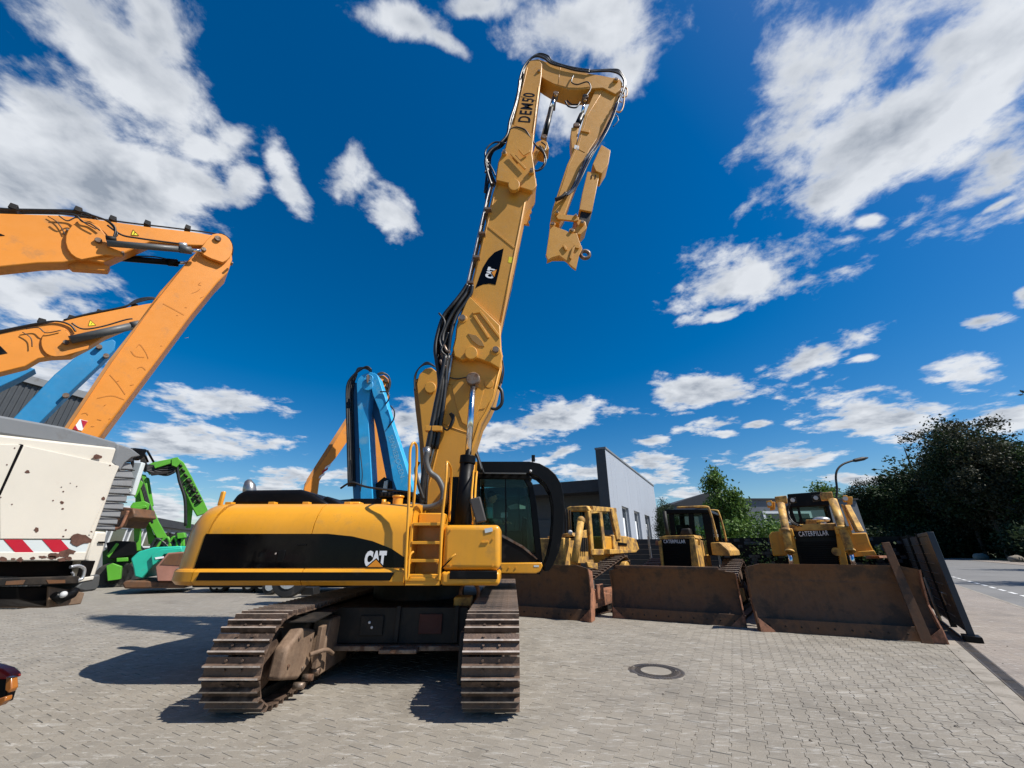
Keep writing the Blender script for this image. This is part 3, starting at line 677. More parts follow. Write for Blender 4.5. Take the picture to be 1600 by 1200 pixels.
o = bpy.data.objects.new('ivy', q); COL.objects.link(o); o.parent = wl; o.location = (-.1, 2.6, 0)
fm = mesh_of(MB().box((0, 0, 0), (.03, 2.36, .185)), 'slat', FEN); wm = mesh_of(MB().box((-.012, 0, 0), (-.002, 2.36, .012)), 'wire', PIPE)
for k in range(3):
    f = thing('fence_panel', Fr(*(CF.M @ V((0, 5.35 + k * 2.45, 0)) + CF.O).to_2d(), 0, 297), ['dark slatted fence panel with bright wires between the wall and its neighbour', 'dark slatted fence panel with bright wires behind the middle dozer bonnet', 'dark slatted fence panel with bright wires half behind the side-on dozer'][k], 'fence', 'dark slatted fence panels at the back of the yard')
    for j in range(10): inst('slat', fm, f, Matrix.Translation((0, .04, .08 + j * .19)))
    for j in range(10): inst('wire', wm, f, Matrix.Translation((0, .04, .07 + j * .19)))
    q = MB(); q.box((-.03, -.03, 0), (.05, .03, 2.08)); q.build('post', PIPE, f)
# side fence and gate towards the road
SF = Fr(8.67, 8.53, 0, 39)
g = thing('yard_gate', SF, 'dark blue-grey solid gate leaf standing open at the yard entrance by the road', 'gate')
q = MB(); q.box((-.02, .12, .12), (.02, 1.85, 1.86)); q.build('leaf', FENB, g, bev=.004)
q = MB(); q.box((-.05, 0, 0), (.05, .12, 1.93)); q.build('end_post', FENB, g, bev=.006)
q = MB(); q.box((-.12, -.10, 0), (.12, .22, .1)); q.build('foot_block', BLK, g, bev=.01)
q = MB(); q.box((-.035, .12, 1.86), (.035, 1.85, 1.93)); q.build('top_rail', FENB, g, bev=.004)
q = MB(); q.hose([(-.02, .9, .72), (-.09, .9, .74), (-.09, .9, .55), (-.09, .9, .52)], .014); q.build('handle', PIPE, g)
for j in range(8):
    q = MB(); q.box((-.034, .9, .3 + j * .2), (-.022, 1.85, .312 + j * .2)); q.build('wire', PIPE, g)
for k in range(2):
    f = thing('side_fence', Fr(*(SF.M @ V((0, 1.95 + k * 2.1, 0)) + SF.O).to_2d(), 0, 39), ['brown slatted fence section right behind the gate leaf', 'brown slatted fence section farthest from the gate leaf'][k], 'fence', 'brown slatted fence sections beside the gate')
    bm_ = mesh_of(MB().box((-.012, 0, 0), (.012, 1.95, .19)), 'slat', BRN); w2 = mesh_of(MB().box((-.03, 0, 0), (-.018, 1.95, .01)), 'wire', PIPE)
    for j in range(9): inst('slat', bm_, f, Matrix.Translation((0, .07, .1 + j * .2)))
    for j in range(9): inst('wire', w2, f, Matrix.Translation((0, .07, .095 + j * .2)))
    q = MB(); q.box((-.05, -.03, 0), (.05, .05, 1.96)); q.build('post', BLK, f)
    q = MB(); q.box((-.04, 1.96, 0), (.04, 2.05, 1.96)); q.build('post', BLK, f)
# street lamp
lf = Fr(WF.Y(1308, 765, 29).x, 29, 0)
lo = thing('street_lamp', lf, 'tall curved dark street lamp rising behind the rear dozer', 'street lamp')
pp = [(1310, 800), (1308, 765), (1306, 745), (1309, 733), (1318, 725), (1332, 720)]
q = MB(); q.hose([(0, 0, 0)] + [lf.Y(a, b, 0) for a, b in pp], .07, 5); q.build('pole', DKMET, lo)
q = MB(); a, b = lf.Y(1331, 720.5, 0), lf.Y(1356, 715, 0); q.tube([a, a + (b - a) * .2, a + (b - a) * .7, b], [.06, .13, .14, .05], 8); q.build('lamp_head', DKMET, lo)
# boulders
for i, (px, py, w_, lb_) in enumerate([(1497, 870.5, 1.0, 'grey boulder nearest the parked car on the verge'), (1534, 874.5, .95, 'flat dark boulder between the other two on the verge'), (1590, 878, .8, 'round pale boulder closest to the right edge of the picture')]):
    v = (600 - py) / 600; Yb = [90, 69.5, 57.6][i]; x = (px - 800) / 600 * (Yb * CP - .6)
    q = MB(); q.ball((0, 0, .3), w_, 14, 9, (1.2, .8, .72))
    for k in range(len(q.v)): q.v[k] = q.v[k] * (1 + .16 * mnoise.noise(q.v[k] * 1.6 + V((i * 5, 0, 0))))
    o = q.build('boulder', surf('boulder_stone', (.22, .19, .15), .9, var=.3, vscale=2, bump=.5)); o.location = (x, Yb, 0); tag(o, lb_, 'boulder', 'boulders on the verge')
def car(px, Y, col, label, az):
    c = thing('parked_car', Fr((px - 800) / 600 * (Y * CP - .6), Y, 0, az), label, 'car', 'cars parked under the trees')
    q = MB(); prof = [(-2.2, .35), (-2.25, .75), (-1.9, .92), (-1.1, 1.0), (-.5, 1.42), (.9, 1.45), (1.6, 1.05), (2.15, .95), (2.2, .4)]
    q.prism([(x, -.85, z) for x, z in prof], (0, 1.7, 0)); q.build('body', col, c, bev=.08, seg=3)
    for x in (-1.4, 1.35):
        for y in (-.87, .67):
            q = MB(); q.cyl((x, y, .32), (x, y + .2, .32), .32, 16); wv = q.build('wheel', TYRE, c); q = MB(); q.cyl((x, y - .01, .32), (x, y + .1, .32), .2, 12); q.build('rim', PLAT, wv)
    for x0, x1 in ((-.95, .1), (.15, 1.2)):
        q = MB(); q.prism([(x0 + (.0 if x0 > 0 else 0), -.858, 1.0), (x1, -.858, 1.0), (x1 - (.25 if x1 > 1 else 0), -.858, 1.36), (x0 + (.45 if x0 < 0 else 0), -.858, 1.36)], (0, .01, 0)); q.build('window', WPANE, c)
    for y in (-.7, .5): q = MB(); q.box((-2.27, y, .6), (-2.2, y + .25, .75)); q.build('headlight', LAMP, c)
car(1466, 86, surf('dark_blue_car_paint', (.01, .015, .03), .25, coat=.6), 'dark blue car parked under the trees beside the gate top', 10)
car(1486, 90, surf('black_car_paint', (.006, .006, .008), .25, coat=.6), 'smaller black car parked just right of the dark blue one', 20)
# ================================================================ crawler track shared by excavator and dozers
def belt_path(circles, step):
    pts = []
    for (y, z, r) in circles:
        for k in range(72): a = 2 * math.pi * k / 72; pts.append((y + math.cos(a) * r, z + math.sin(a) * r))
    pts = sorted(set((round(a, 5), round(b, 5)) for a, b in pts))
    def half(ps):
        h = []
        for p in ps:
            while len(h) >= 2 and (h[-1][0]-h[-2][0])*(p[1]-h[-2][1]) - (h[-1][1]-h[-2][1])*(p[0]-h[-2][0]) <= 0: h.pop()
            h.append(p)
        return h
    lo = half(pts); hi = half(pts[::-1]); hull = lo[:-1] + hi[:-1]
    n = len(hull); seg = [math.dist(hull[i], hull[(i+1) % n]) for i in range(n)]; tot = sum(seg); m = max(3, round(tot / step)); out = []
    for k in range(m):
        s = tot * k / m; i = 0
        while s > seg[i]: s -= seg[i]; i += 1
        a, b = hull[i], hull[(i+1) % n]; t = s / seg[i]; out.append((a[0]+(b[0]-a[0])*t, a[1]+(b[1]-a[1])*t))
    return out, tot / m
def shoe_mesh(w, pitch, mat, bolts=True, gh=.045, bars=2):
    m = MB(); p = pitch
    m.box((-w/2, -p*.46, -.014), (w/2, p*.46, 0))
    nb = len(m.f)
    for k in range(bars):
        y = (-.40 + k * .5) * p if bars > 1 else -.4 * p
        vs = []
        for x in (-w/2, w/2): vs += [(x, y - .014, 0), (x, y + .020, 0), (x, y + .010, gh), (x, y - .006, gh)]
        m.add(vs, [(0,1,2,3)[::-1], (4,5,6,7), (0,4,5,1)[::-1], (1,5,6,2)[::-1], (2,6,7,3)[::-1], (3,7,4,0)[::-1]])
    if bolts:
        for x in (-.085, .085):
            for y in (-.12, .28): m.cyl((x, y*p + .01, 0), (x, y*p + .01, .02), .014, 6)
    me = mesh_of(m, 'track_shoe', mat); me.materials.append(GRTOP)
    for p in me.polygons:
        if p.center.z > gh * .9 and p.normal.z > .9 or (nb <= p.index and p.center.z > gh * .3 and p.normal.z > .15 and False): p.material_index = 1
    return me
def crawler(parent, name, xc, w, circles, pitch, mat, z_out=.0, bars=2, rollers=None, label=None, gh=.045):
    tr = bpy.data.objects.new(name, None); COL.objects.link(tr); tr.parent = parent
    if label: tr['label'] = label
    path, st = belt_path(circles, pitch); n = len(path); sm = shoe_mesh(w, st, mat, True, gh, bars)
    for i in range(n):
        a, b = path[i-1], path[(i+1) % n]; ty, tz = b[0]-a[0], b[1]-a[1]; l = math.hypot(ty, tz); ty /= l; tz /= l
        Y_ = V((0, -ty, -tz)); Z_ = V((0, tz, -ty)); X_ = Y_.cross(Z_)     # outward normal is to the right of travel
        M = Matrix((( X_.x, Y_.x, Z_.x, xc), (X_.y, Y_.y, Z_.y, path[i][0]), (X_.z, Y_.z, Z_.z, path[i][1]), (0, 0, 0, 1)))
        inst('track_shoe', sm, tr, M)
    q = MB()                                              # chain links under the shoes
    for i in range(n):
        a, b = path[i], path[(i+1) % n]; ty, tz = b[0]-a[0], b[1]-a[1]; l = math.hypot(ty, tz); ny, nz_ = tz/l, -ty/l
        for x in (-.11, .07):
            p0 = V((xc + x, a[0] - ny*.018, a[1] - nz_*.018)); p1 = V((xc + x, b[0] - ny*.018, b[1] - nz_*.018)); d = V((0, -ny*.085, -nz_*.085))
            q.prism([p0, p1, p1 + d, p0 + d], (.04, 0, 0))
    tag(q.build('chain', DKMET, tr), kind='stuff')
    for (y, z, r) in circles[:]:
        q = MB(); q.cyl((xc - .09, y, z), (xc + .09, y, z), r - .1, 28); q.cyl((xc - .13, y, z), (xc + .13, y, z), r * .45, 20); q.build('idler_wheel', mat, tr, bev=.012)
    if rollers:
        for (y, z, r) in rollers:
            q = MB(); q.cyl((xc - .12, y, z), (xc + .12, y, z), r, 16); q.build('roller', DKMET, tr)
    return tr

# ================================================================ the demolition excavator
EF = Fr(-1.635, 7.35, 0, 0)
ex = thing('demolition_excavator', EF, 'large yellow high reach demolition excavator with a tall folded boom, black cab and crawler tracks', 'excavator')
EO = EF.O
def E(x, y, z): return V((x, y, z)) - EO               # world metres to machine space
def EP(pts, Yw, dY, mb=None):                          # outline on the plane Y = Yw, pushed dY deep
    mb = mb or MB(); mb.prism([EF.Y(px, py, Yw - EO.y) for px, py in pts], (0, dY, 0)); return mb
def at(px, py, Yw): return EF.Y(px, py, Yw - EO.y)
# tracks
c_f, c_r = 5.24, 10.4
circ = [(c_f - EO.y, .465, .42), (c_r - EO.y, .465, .42)]
rol = [(c_f - EO.y + .62 + .47 * k, .17, .1) for k in range(9)]
for xw, lb_ in ((-.22, None), (-2.89, None)):
    crawler(ex, 'track', xw - EO.x, .6, circ, .212, SHOE, rollers=rol)
# side frames, guards
for xw, s in ((-.22, -1), (-2.89, 1)):
    q = MB(); x0, x1 = xw - .2 - EO.x, xw + .2 - EO.x
    q.prism([(x0, c_f + .30 - EO.y, .22), (x0, c_r - .3 - EO.y, .22), (x0, c_r - .5 - EO.y, .70), (x0, c_f + .75 - EO.y, .72), (x0, c_f + .35 - EO.y, .62)], (x1 - x0, 0, 0))
    q.build('track_frame', DKMET if s < 0 else DUSTY, ex, bev=.02)
xg = -2.66 - EO.x                                        # dusty final drive housing inside the left track
q = MB(); q.prism([(xg, c_f - .18 - EO.y, .30), (xg, c_f + .25 - EO.y, .20), (xg, c_f + .50 - EO.y, .30), (xg, c_f + .50 - EO.y, .66), (xg, c_f + .14 - EO.y, .74), (xg, c_f - .14 - EO.y, .58)], (.16, 0, 0))
q.build('drive_guard', DUSTY, ex, bev=.035, seg=3)
q = MB(); q.prism([(xg + .02, c_f + .60 - EO.y, .14), (xg + .02, c_f + 1.5 - EO.y, .14), (xg + .02, c_f + 1.5 - EO.y, .74), (xg + .02, c_f + .72 - EO.y, .74)], (.22, 0, 0)); q.build('frame_plate', DUSTY, ex, bev=.02)
for y, z in ((-.06, .40), (.30, .30), (.40, .58), (.08, .64)):
    q = MB(); q.cyl((xg + .155, c_f + y - EO.y, z), (xg + .175, c_f + y - EO.y, z), .02, 6); q.build('bolt', STEEL, ex)
q = MB(); q.box((xg + .20, c_f + .45 - EO.y, .25), (xg + .26, c_f + .58 - EO.y, .70)); q.build('guard_rib', DUSTY, ex, bev=.01)
for y, z in ((.45, .2), (.62, .22), (.25, .17)):
    q = MB(); q.cyl((xg + .12, c_f + y - EO.y, z - .03), (xg + .24, c_f + y - EO.y, z - .03), .035, 10); q.build('bolt', STEEL, ex)
q = MB(); q.hose([(xg + .2, c_f + .35 - EO.y, .42), (xg + .32, c_f + .5 - EO.y, .44), (xg + .34, c_f + .7 - EO.y, .36)], .025); q.build('hose', DUSTY, ex)
q = MB(); q.prism([(xg - .1, c_f + .05 - EO.y, .80), (xg + .28, c_f + .15 - EO.y, .79), (xg + .28, c_f + .95 - EO.y, .84), (xg - .1, c_f + .95 - EO.y, .84)], (0, 0, .012)); q.build('top_guard_plate', DKMET, ex)
xg2 = -.62 - EO.x
q = MB(); q.prism([(xg2, c_f + .0 - EO.y, .2), (xg2, c_f + .6 - EO.y, .2), (xg2, c_f + .6 - EO.y, .7), (xg2, c_f + .1 - EO.y, .7)], (.15, 0, 0)); q.build('drive_guard', DKMET, ex, bev=.03)
# centre frame
fy = 6.28 - EO.y
q = MB(); q.box((E(-2.62, 0, 0).x, fy, .40), (E(-.62, 0, 0).x, 3.1, .84)); q.build('centre_frame', DKMET, ex, bev=.01)
for xw in (-2.55, -1.60, -.78):
    q = MB(); q.box((xw - .03 - EO.x, fy - .05, .42), (xw + .03 - EO.x, fy - .003, .86)); q.build('frame_rib', DKMET, ex, bev=.006)
q = MB(); q.box((-2.72 - EO.x, fy - .10, .335), (-.66 - EO.x, fy + .35, .395)); q.build('bottom_flange', STEEL, ex, bev=.008)
q = MB(); q.box((-1.75 - EO.x, fy - .28, .34), (-1.25 - EO.x, fy - .10, .39)); q.build('step_plate', STEEL, ex, bev=.01)
q = MB(); q.box((-1.30 - EO.x, fy - .03, .52), (-.98 - EO.x, fy - .003, .76)); q.build('access_cover', surf('dark_red_rust', (.06, .02, .015), .8, var=.3), ex, bev=.006)
q = MB(); q.box((-2.12 - EO.x, fy - .03, .50), (-1.80 - EO.x, fy - .003, .74)); q.build('access_cover', DKMET, ex, bev=.006)
for x, z in ((-1.99, .66), (-1.95, .60)): q = MB(); q.ball((x - EO.x, fy - .04, z), .018, 8, 6); q.build('fitting', WH2, ex)
q = MB(); q.cyl((0, .35, .84), (0, .35, 1.15), .78, 40); q.build('slew_ring', DKMET, ex, bev=.01)
# arm stops and small yellow bracket by the right track
q = MB(); q.box((-.86 - EO.x, 6.45 - EO.y, .80), (-.60 - EO.x, 6.75 - EO.y, .95)); q.build('frame_bracket', YOLD, ex, bev=.02)
q = MB(); q.ring((-.66 - EO.x, 6.75 - EO.y, .98), (.3, 1, 0), .15, .03); q.build('tow_ring', RUSTL, ex)
# ---- upper structure
ZB, ZS, ZM, ZT = 1.149, 1.343, 1.815, 2.25
prof = [(0.06, ZB + .0), (0.0, ZB + .05), (0.0, ZS - .03), (0.02, ZS), (.045, ZS + .01), (.06, ZM), (.085, ZM + .13), (.145, ZM + .25), (.24, ZM + .355), (.36, ZM + .42), (.50, ZT), (.9, ZT + .01)]
YN0, YF0 = 5.78, 9.15
def house_part(name, x0, x1, mat, tail=False, bev=0):
    m = MB()
    rings = []
    for inset, z in prof:
        a, b = YN0 + inset, YF0 - inset; ring = []
        if tail:
            Rr = .55; xl = -4.86 + inset * .22
            ring.append((x1, a))
            for k in range(9):
                t = math.pi / 2 * k / 8; ring.append((xl + Rr - math.sin(t) * Rr, a + Rr - math.cos(t) * Rr))
            for k in range(1, 6): ring.append((xl - .12 * math.sin(math.pi * k / 6), a + Rr + (b - a - 2*Rr) * k / 6))
            for k in range(9):
                t = math.pi / 2 * k / 8; ring.append((xl + Rr - math.cos(t) * Rr, b - Rr + math.sin(t) * Rr))
            ring.append((x1, b))
        else: ring = [(x1, a), (x0, a), (x0, b), (x1, b)]
        rings.append([E(x, y, z) for x, y in ring])
    n = len(rings[0]); base = 0
    vs = [p for r_ in rings for p in r_]; fs = []
    for i in range(len(rings) - 1):
        for k in range(n): k2 = (k + 1) % n; fs.append((i*n+k, (i+1)*n+k, (i+1)*n+k2, i*n+k2))
    fs.append(tuple(range(n))); fs.append(tuple(range(len(vs) - 1, len(vs) - n - 1, -1)))
    m.add(vs, fs); o = m.build(name, mat, ex, smooth_angle=28); 
    bm = bmesh.new(); bm.from_mesh(o.data); bmesh.ops.recalc_face_normals(bm, faces=bm.faces); bm.to_mesh(o.data); bm.free(); o.data.set_sharp_from_angle(angle=rad(28))
    return o
xs1 = at(348, 790, 6.1).x + EO.x; 
house_part('counterweight', -4.83, -4.33, YEL, tail=True)
hr = house_part('rear_door', -4.318, -2.845, YEL); hf = house_part('front_door', -2.833, -1.46, YEL)
q = MB(); q.box(E(-4.32, 6.3, ZB + .05), E(-1.5, 8.7, ZT - .1)); q.build('inner_frame', BLK, ex)
pan = [(321, 834), (304, 888), (632, 887), (632, 871), (612, 857.5), (582, 845.5), (550, 838), (512, 834)]
yp = YN0 + .045
q = MB(); pp_ = []
for px, py in pan:
    a = at(px, py, YN0 + .05); t = (a.z - ZS) / (ZM - ZS); pp_.append(V((a.x, YN0 + .040 + .016 * max(0, min(1, t)) - EO.y, a.z)))
q.prism(pp_, (0, .02, 0)); q.build('side_panel', GLOSSBLK, ex)
a, b = at(433, 876, yp), at(446, 862, yp)
q = MB(); q.box((a.x, yp - .012 - EO.y, a.z - .02), (b.x, yp + .02 - EO.y, b.z + .02)); q.build('latch', BLK, ex, bev=.005)
q = MB(); c = at(432, 865, yp); q.cyl((c.x, yp - .022 - EO.y, c.z), (c.x, yp - .01 - EO.y, c.z), .012, 10); q.build('lock', CHROME, ex)
a, b = at(306, 911, YN0), at(617, 894, YN0)
q = MB(); q.prism([(a.x, YN0 - .025 - EO.y, a.z + .03), (b.x - .05, YN0 - .025 - EO.y, a.z + .03), (b.x, YN0 - .025 - EO.y, b.z), (a.x + .02, YN0 - .025 - EO.y, b.z)], (0, .02, 0)); q.build('bumper_strip', BLK, ex, bev=.008)
# logo on the side panel
def cat_logo(parent, c, ux, uy, h, n_):
    t = text_mesh('CAT', h, h * 1.45, .075); o = place_flat(t, V(c) + V(n_) * .004, ux, uy).build('lettering', WH2, parent)
    ux, uy, n_ = V(ux).normalized(), V(uy).normalized(), V(n_); c = V(c) - uy * h * .5
    w_ = h * .62; hh = h * .52
    q = MB(); off = c + n_ * .008 + ux * h * .06
    q.add([off - ux * w_, off + ux * w_, off + uy * (hh + .02 * h)], [(0, 1, 2)]); q.build('emblem_border', BLK, parent)
    off = c + n_ * .011 + ux * h * .06; w_ *= .84; hh *= .86
    q = MB(); q.add([off - ux * w_, off + ux * w_, off + uy * hh], [(0, 1, 2)]); q.build('emblem', ORP, parent)
c = at(587, 873, yp); cat_logo(ex, (c.x, yp - .006 - EO.y, c.z), (1, 0, 0), (0, 0, 1), .205, (0, -1, 0))
# tool box with ladder
xb0, xb1 = -.965, -.165
zb_, zt_ = ZB + .02, at(740, 820, 5.8).z
q = MB(); q.box(E(xb0, 5.80, ZS - .01), E(xb1, 6.62, zt_)); q.build('tool_box', YEL, ex, bev=.07, seg=4)
q = MB(); q.box(E(xb0, 5.78, zb_ - .02), E(xb1 - .0, 6.62, ZS - .02)); q.build('lower_skirt', YEL, ex, bev=.05, seg=4)
a, b = at(702, 905, 5.77), at(777, 892, 5.77)
q = MB(); q.box((a.x, 5.765 - EO.y, a.z), (b.x, 5.785 - EO.y, b.z)); q.build('bumper_strip', BLK, ex, bev=.008)
q = MB(); q.box(E(-1.445, 5.80, zb_ - .02), E(xb0 - .003, 6.0, ZB + .14)); q.build('ladder_base', YEL, ex, bev=.01)
for xw in (-1.42, -.99):
    q = MB(); q.box(E(xw - .02, 5.80, ZB + .14), E(xw + .02, 6.25, zt_ + .02)); q.build('ladder_side', YEL, ex, bev=.006)
for k, py in enumerate((888, 874, 846, 816)):
    z = at(665, (905, 876, 848, 819)[k], 5.82).z
    q = MB(); q.box(E(-1.40, 5.79, z - .02), E(-1.01, 5.99 + (.25 if k == 3 else .08), z + .02)); q.build('step', YEL, ex, bev=.005)
q = MB(); q.box(E(-1.40, 6.15, ZB + .1), E(-1.01, 6.19, zt_)); q.build('ladder_back', YEL, ex)
# handrails
def rail(pts, r=.02, mat=YEL, name='handrail'):
    q = MB(); q.hose([at(px, py, y) for px, py, y in pts], r, 5); return q.build(name, mat, ex)
rail([(634, 908, 5.74), (634, 880, 5.74), (638, 800, 5.74), (640, 735, 5.76), (641, 703, 5.78), (646, 692, 5.82), (651, 700, 5.95), (650, 740, 6.0), (645, 800, 6.05), (640, 830, 6.05)], .021)
rail([(634, 908, 5.74), (638, 900, 5.74), (640, 870, 5.76), (646, 862, 5.8)], .016)
rail([(686, 908, 5.74), (688, 880, 5.74), (690, 820, 5.74), (696, 760, 5.76), (698, 730, 5.80), (699, 722, 5.9), (705, 735, 6.3), (704, 770, 6.5), (702, 815, 6.55)], .02)
rail([(696, 882, 5.76), (704, 872, 5.70), (712, 866, 5.72)], .014)
rail([(690, 888, 5.74), (700, 878, 5.71), (706, 872, 5.71)], .010, BLK, 'strap')
# deck between house and boom
q = MB(); q.box(E(-1.46, 6.2, 1.15), E(-.2, 9.1, 1.55)); q.build('main_frame', DKMET, ex)
q = MB(); q.box(E(-1.45, 6.3, 1.55), E(-1.05, 7.0, 2.12)); q.build('deck_box', YEL, ex, bev=.02)
q = MB(); q.box(E(-1.02, 6.3, 1.55), E(-.98, 7.0, 1.9)); q.build('deck_plate', YEL, ex)
# engine hood, exhaust, parts on the roof
q = MB(); q.prism([E(*v) for v in ((-4.62, 6.5, ZT), (-4.52, 6.5, ZT + .19), (-4.40, 6.5, ZT + .25), (-3.50, 6.5, ZT + .26), (-3.25, 6.5, ZT + .18), (-2.95, 6.5, ZT))], (0, 2.0, 0)); q.build('engine_hood', BLK, ex, bev=.07, seg=4)
q = MB(); q.prism([E(*v) for v in ((-3.3, 6.62, ZT), (-3.1, 6.62, ZT + .17), (-2.75, 6.62, ZT))], (0, 1.6, 0)); q.build('hood_slope', BLK, ex, bev=.03)
q = MB(); q.box(E(-2.85, 7.0, ZT), E(-1.62, 8.3, ZT + .17)); q.build('cooler_box', BLK, ex, bev=.02)
q = MB(); q.box(E(-2.32, 6.9, ZT + .175), E(-1.72, 8.2, ZT + .27)); q.build('cooler_lid', BLK, ex, bev=.02)
for k in range(9): q = MB(); q.box(E(-2.28 + k * .065, 6.885, ZT + .19), E(-2.25 + k * .065, 6.899, ZT + .255)); q.build('cooler_slot', DKMET, ex)
q = MB(); q.hose([E(-3.0, 6.9, ZT + .33), E(-2.8, 6.85, ZT + .42), E(-2.5, 6.85, ZT + .34), E(-1.8, 6.85, ZT + .26)], .018); q.build('hose', RUB, ex)
b = at(389, 772, 7.4)
q = MB(); q.tube([b - V((0, 0, .3)), b - V((0, 0, .02)), b, b + V((0, 0, .03)), b + V((-.005, 0, .06)), b + V((-.03, -.01, .15)), b + V((-.07, -.02, .24)), b + V((-.085, -.02, .26))], [.10, .10, .115, .105, .11, .10, .055, .015], 24); q.build('exhaust_stack', PIPE, ex)
for px, y0, z1, w_ in ((343, 6.3, .20, .035), (484, 6.55, .19, .04)):
    p = at(px, 785, y0); q = MB(); q.box((p.x - w_, y0 - EO.y, ZT - .02), (p.x + w_, y0 + .05 - EO.y, ZT + z1)); q.build('lifting_lug', YEL, ex, bev=.02)
p = at(552, 785, 6.5); q = MB(); q.box((p.x - .11, 6.5 - EO.y, ZT), (p.x + .11, 6.7 - EO.y, ZT + .06)); q.build('hinge_cover', YEL, ex, bev=.02)
p = at(620, 785, 6.5); q = MB(); q.cyl((p.x, 6.55 - EO.y, ZT), (p.x, 6.55 - EO.y, ZT + .13), .08, 18); q.cyl((p.x, 6.55 - EO.y, ZT + .13), (p.x, 6.55 - EO.y, ZT + .16), .095, 18); q.build('fuel_cap', YEL, ex, bev=.006)
p = at(598, 785, 6.5); q = MB(); q.cyl((p.x, 6.55 - EO.y, ZT), (p.x, 6.55 - EO.y, ZT + .10), .035, 14); q.build('filler_neck', YEL, ex)
# ---- cab on the far side, its side window faces the camera
yc0, yc1 = 7.95, 9.1
cabpts = [(742, 893), (848, 893), (846, 870), (843, 830), (838, 780), (832, 752), (822, 740), (742, 738)]
cz0 = at(800, 893, yc0).z
def cabp(px, py): return at(px, py, yc0)
# frame pieces on the near side
def strip(name, pts, y, dY, mat, w_=None, bev=.01):
    q = MB(); q.prism([at(px, py, y) for px, py in pts], (0, dY, 0)); return q.build(name, mat, ex, bev=bev)
strip('cab_pillar', [(838, 880), (848, 880), (843, 830), (838, 785), (832, 755), (824, 745), (818, 749), (825, 760), (829, 790), (833, 830)], yc0, .09, BLK)
strip('cab_roof', [(700, 736), (823, 737), (832, 748), (824, 749), (700, 747)], yc0 - .02, yc1 - yc0 + .04, BLK, bev=.02)
strip('cab_sill', [(700, 895), (700, 834), (783, 833), (812, 850), (838, 868), (846, 881), (846, 895)], yc0, .08, BLK)
strip('cab_trim', [(778, 832), (790, 838), (818, 853), (840, 873), (839, 874.5), (816, 856), (788, 841), (777, 834)], yc0 - .015, .012, STEEL, bev=0)
strip('cab_pillar', [(742, 745), (750, 745), (750, 840), (742, 840)], yc0, .08, BLK)
strip('cab_pillar', [(789, 748), (790.5, 748), (792, 838), (789, 838)], yc0, .05, BLK, bev=0)
strip('cab_pillar', [(810, 762), (811.5, 762), (812.5, 850), (811, 850)], yc0 + .9, .05, BLK, bev=0)
q = MB(); zr = cabp(780, 745).z; zs = cabp(780, 893).z
xl, xr = cabp(700, 800).x, cabp(846, 880).x; xrt = cabp(826, 748).x
q.prism([(xl, yc0 + .01 - EO.y, zs), (xl, yc0 + .01 - EO.y, zr), (xl + .08, yc0 + .01 - EO.y, zr), (xl + .08, yc0 + .01 - EO.y, zs)], (0, yc1 - yc0 - .02, 0)); q.build('cab_back', BLK, ex)
q = MB(); q.box((xl + .09, yc0 + .1 - EO.y, zs - .05), (xr - .02, yc1 - EO.y, zs + .06)); q.build('cab_floor', BLK, ex)
for (x0, x1, zA, zB_) in ((xl + .55, xl + .62, zs, zr), (xr - .1, xr - .02, zs, zs + .9), (xl + .08, xr - .03, zs, zs + .35)):
    q = MB(); q.box((x0, yc1 - .08 - EO.y, zA), (x1, yc1 - EO.y, zB_)); q.build('cab_pillar', BLK, ex)
q = MB(); q.prism([(xr - .04, yc0 + .1 - EO.y, zs + .1), (xr - .04, yc1 - .1 - EO.y, zs + .1), (xrt - .04, yc1 - .1 - EO.y, zr - .03), (xrt - .04, yc0 + .1 - EO.y, zr - .03)], (.012, 0, 0)); q.build('windscreen', CABGL, ex)
q = MB(); q.prism([cabp(*p) for p in ((742, 747), (820, 747), (829, 790), (838, 868), (812, 850), (783, 833), (742, 833))], (0, .008, 0)); q.v = [p + V((0, .03, 0)) for p in q.v]; q.build('side_window', CABGL, ex)
q = MB(); q.prism([V((xl + .6, yc1 - .04 - EO.y, zs + .3)), V((xr - .06, yc1 - .04 - EO.y, zs + .3)), V((xrt - .06, yc1 - .04 - EO.y, zr - .04)), V((xl + .6, yc1 - .04 - EO.y, zr - .04))], (0, .008, 0)); q.build('side_window', CLGL, ex)
strip('cab_skirt', [(780, 880), (846, 879), (848, 884), (844, 893), (838, 896), (780, 896)], 7.72, .3, YEL, bev=.015)
strip('skirt_plate', [(834, 883), (842, 883), (842, 886), (834, 886)], 7.715, .004, SILV, bev=0)
# seat, console and levers inside
sx = at(768, 815, 8.5)
SEATM = surf('seat_fabric', (.02, .022, .024), .9, var=.2)
q = MB(); q.box((sx.x - .05, 8.3 - EO.y, zs + .06), (sx.x + .5, 8.75 - EO.y, zs + .5)); q.build('seat', SEATM, ex, bev=.05)
q = MB(); q.prism([(sx.x - .12, 8.3 - EO.y, zs + .5), (sx.x + .02, 8.3 - EO.y, zs + .5), (sx.x - .06, 8.3 - EO.y, zs + 1.15), (sx.x - .18, 8.3 - EO.y, zs + 1.15)], (0, .45, 0)); q.build('backrest', SEATM, ex, bev=.04)
q = MB(); q.box((sx.x + .2, 8.12 - EO.y, zs + .4), (sx.x + .7, 8.26 - EO.y, zs + .72)); q.build('console', DKMET, ex, bev=.03)
q = MB(); q.tube([(sx.x + .62, 8.18 - EO.y, zs + .7), (sx.x + .66, 8.18 - EO.y, zs + .92)], .018); q.ball((sx.x + .66, 8.18 - EO.y, zs + .95), .035, 8, 6); q.build('joystick', BLK, ex)
a = at(796, 793, 9.0); b = at(822, 786, 9.0)
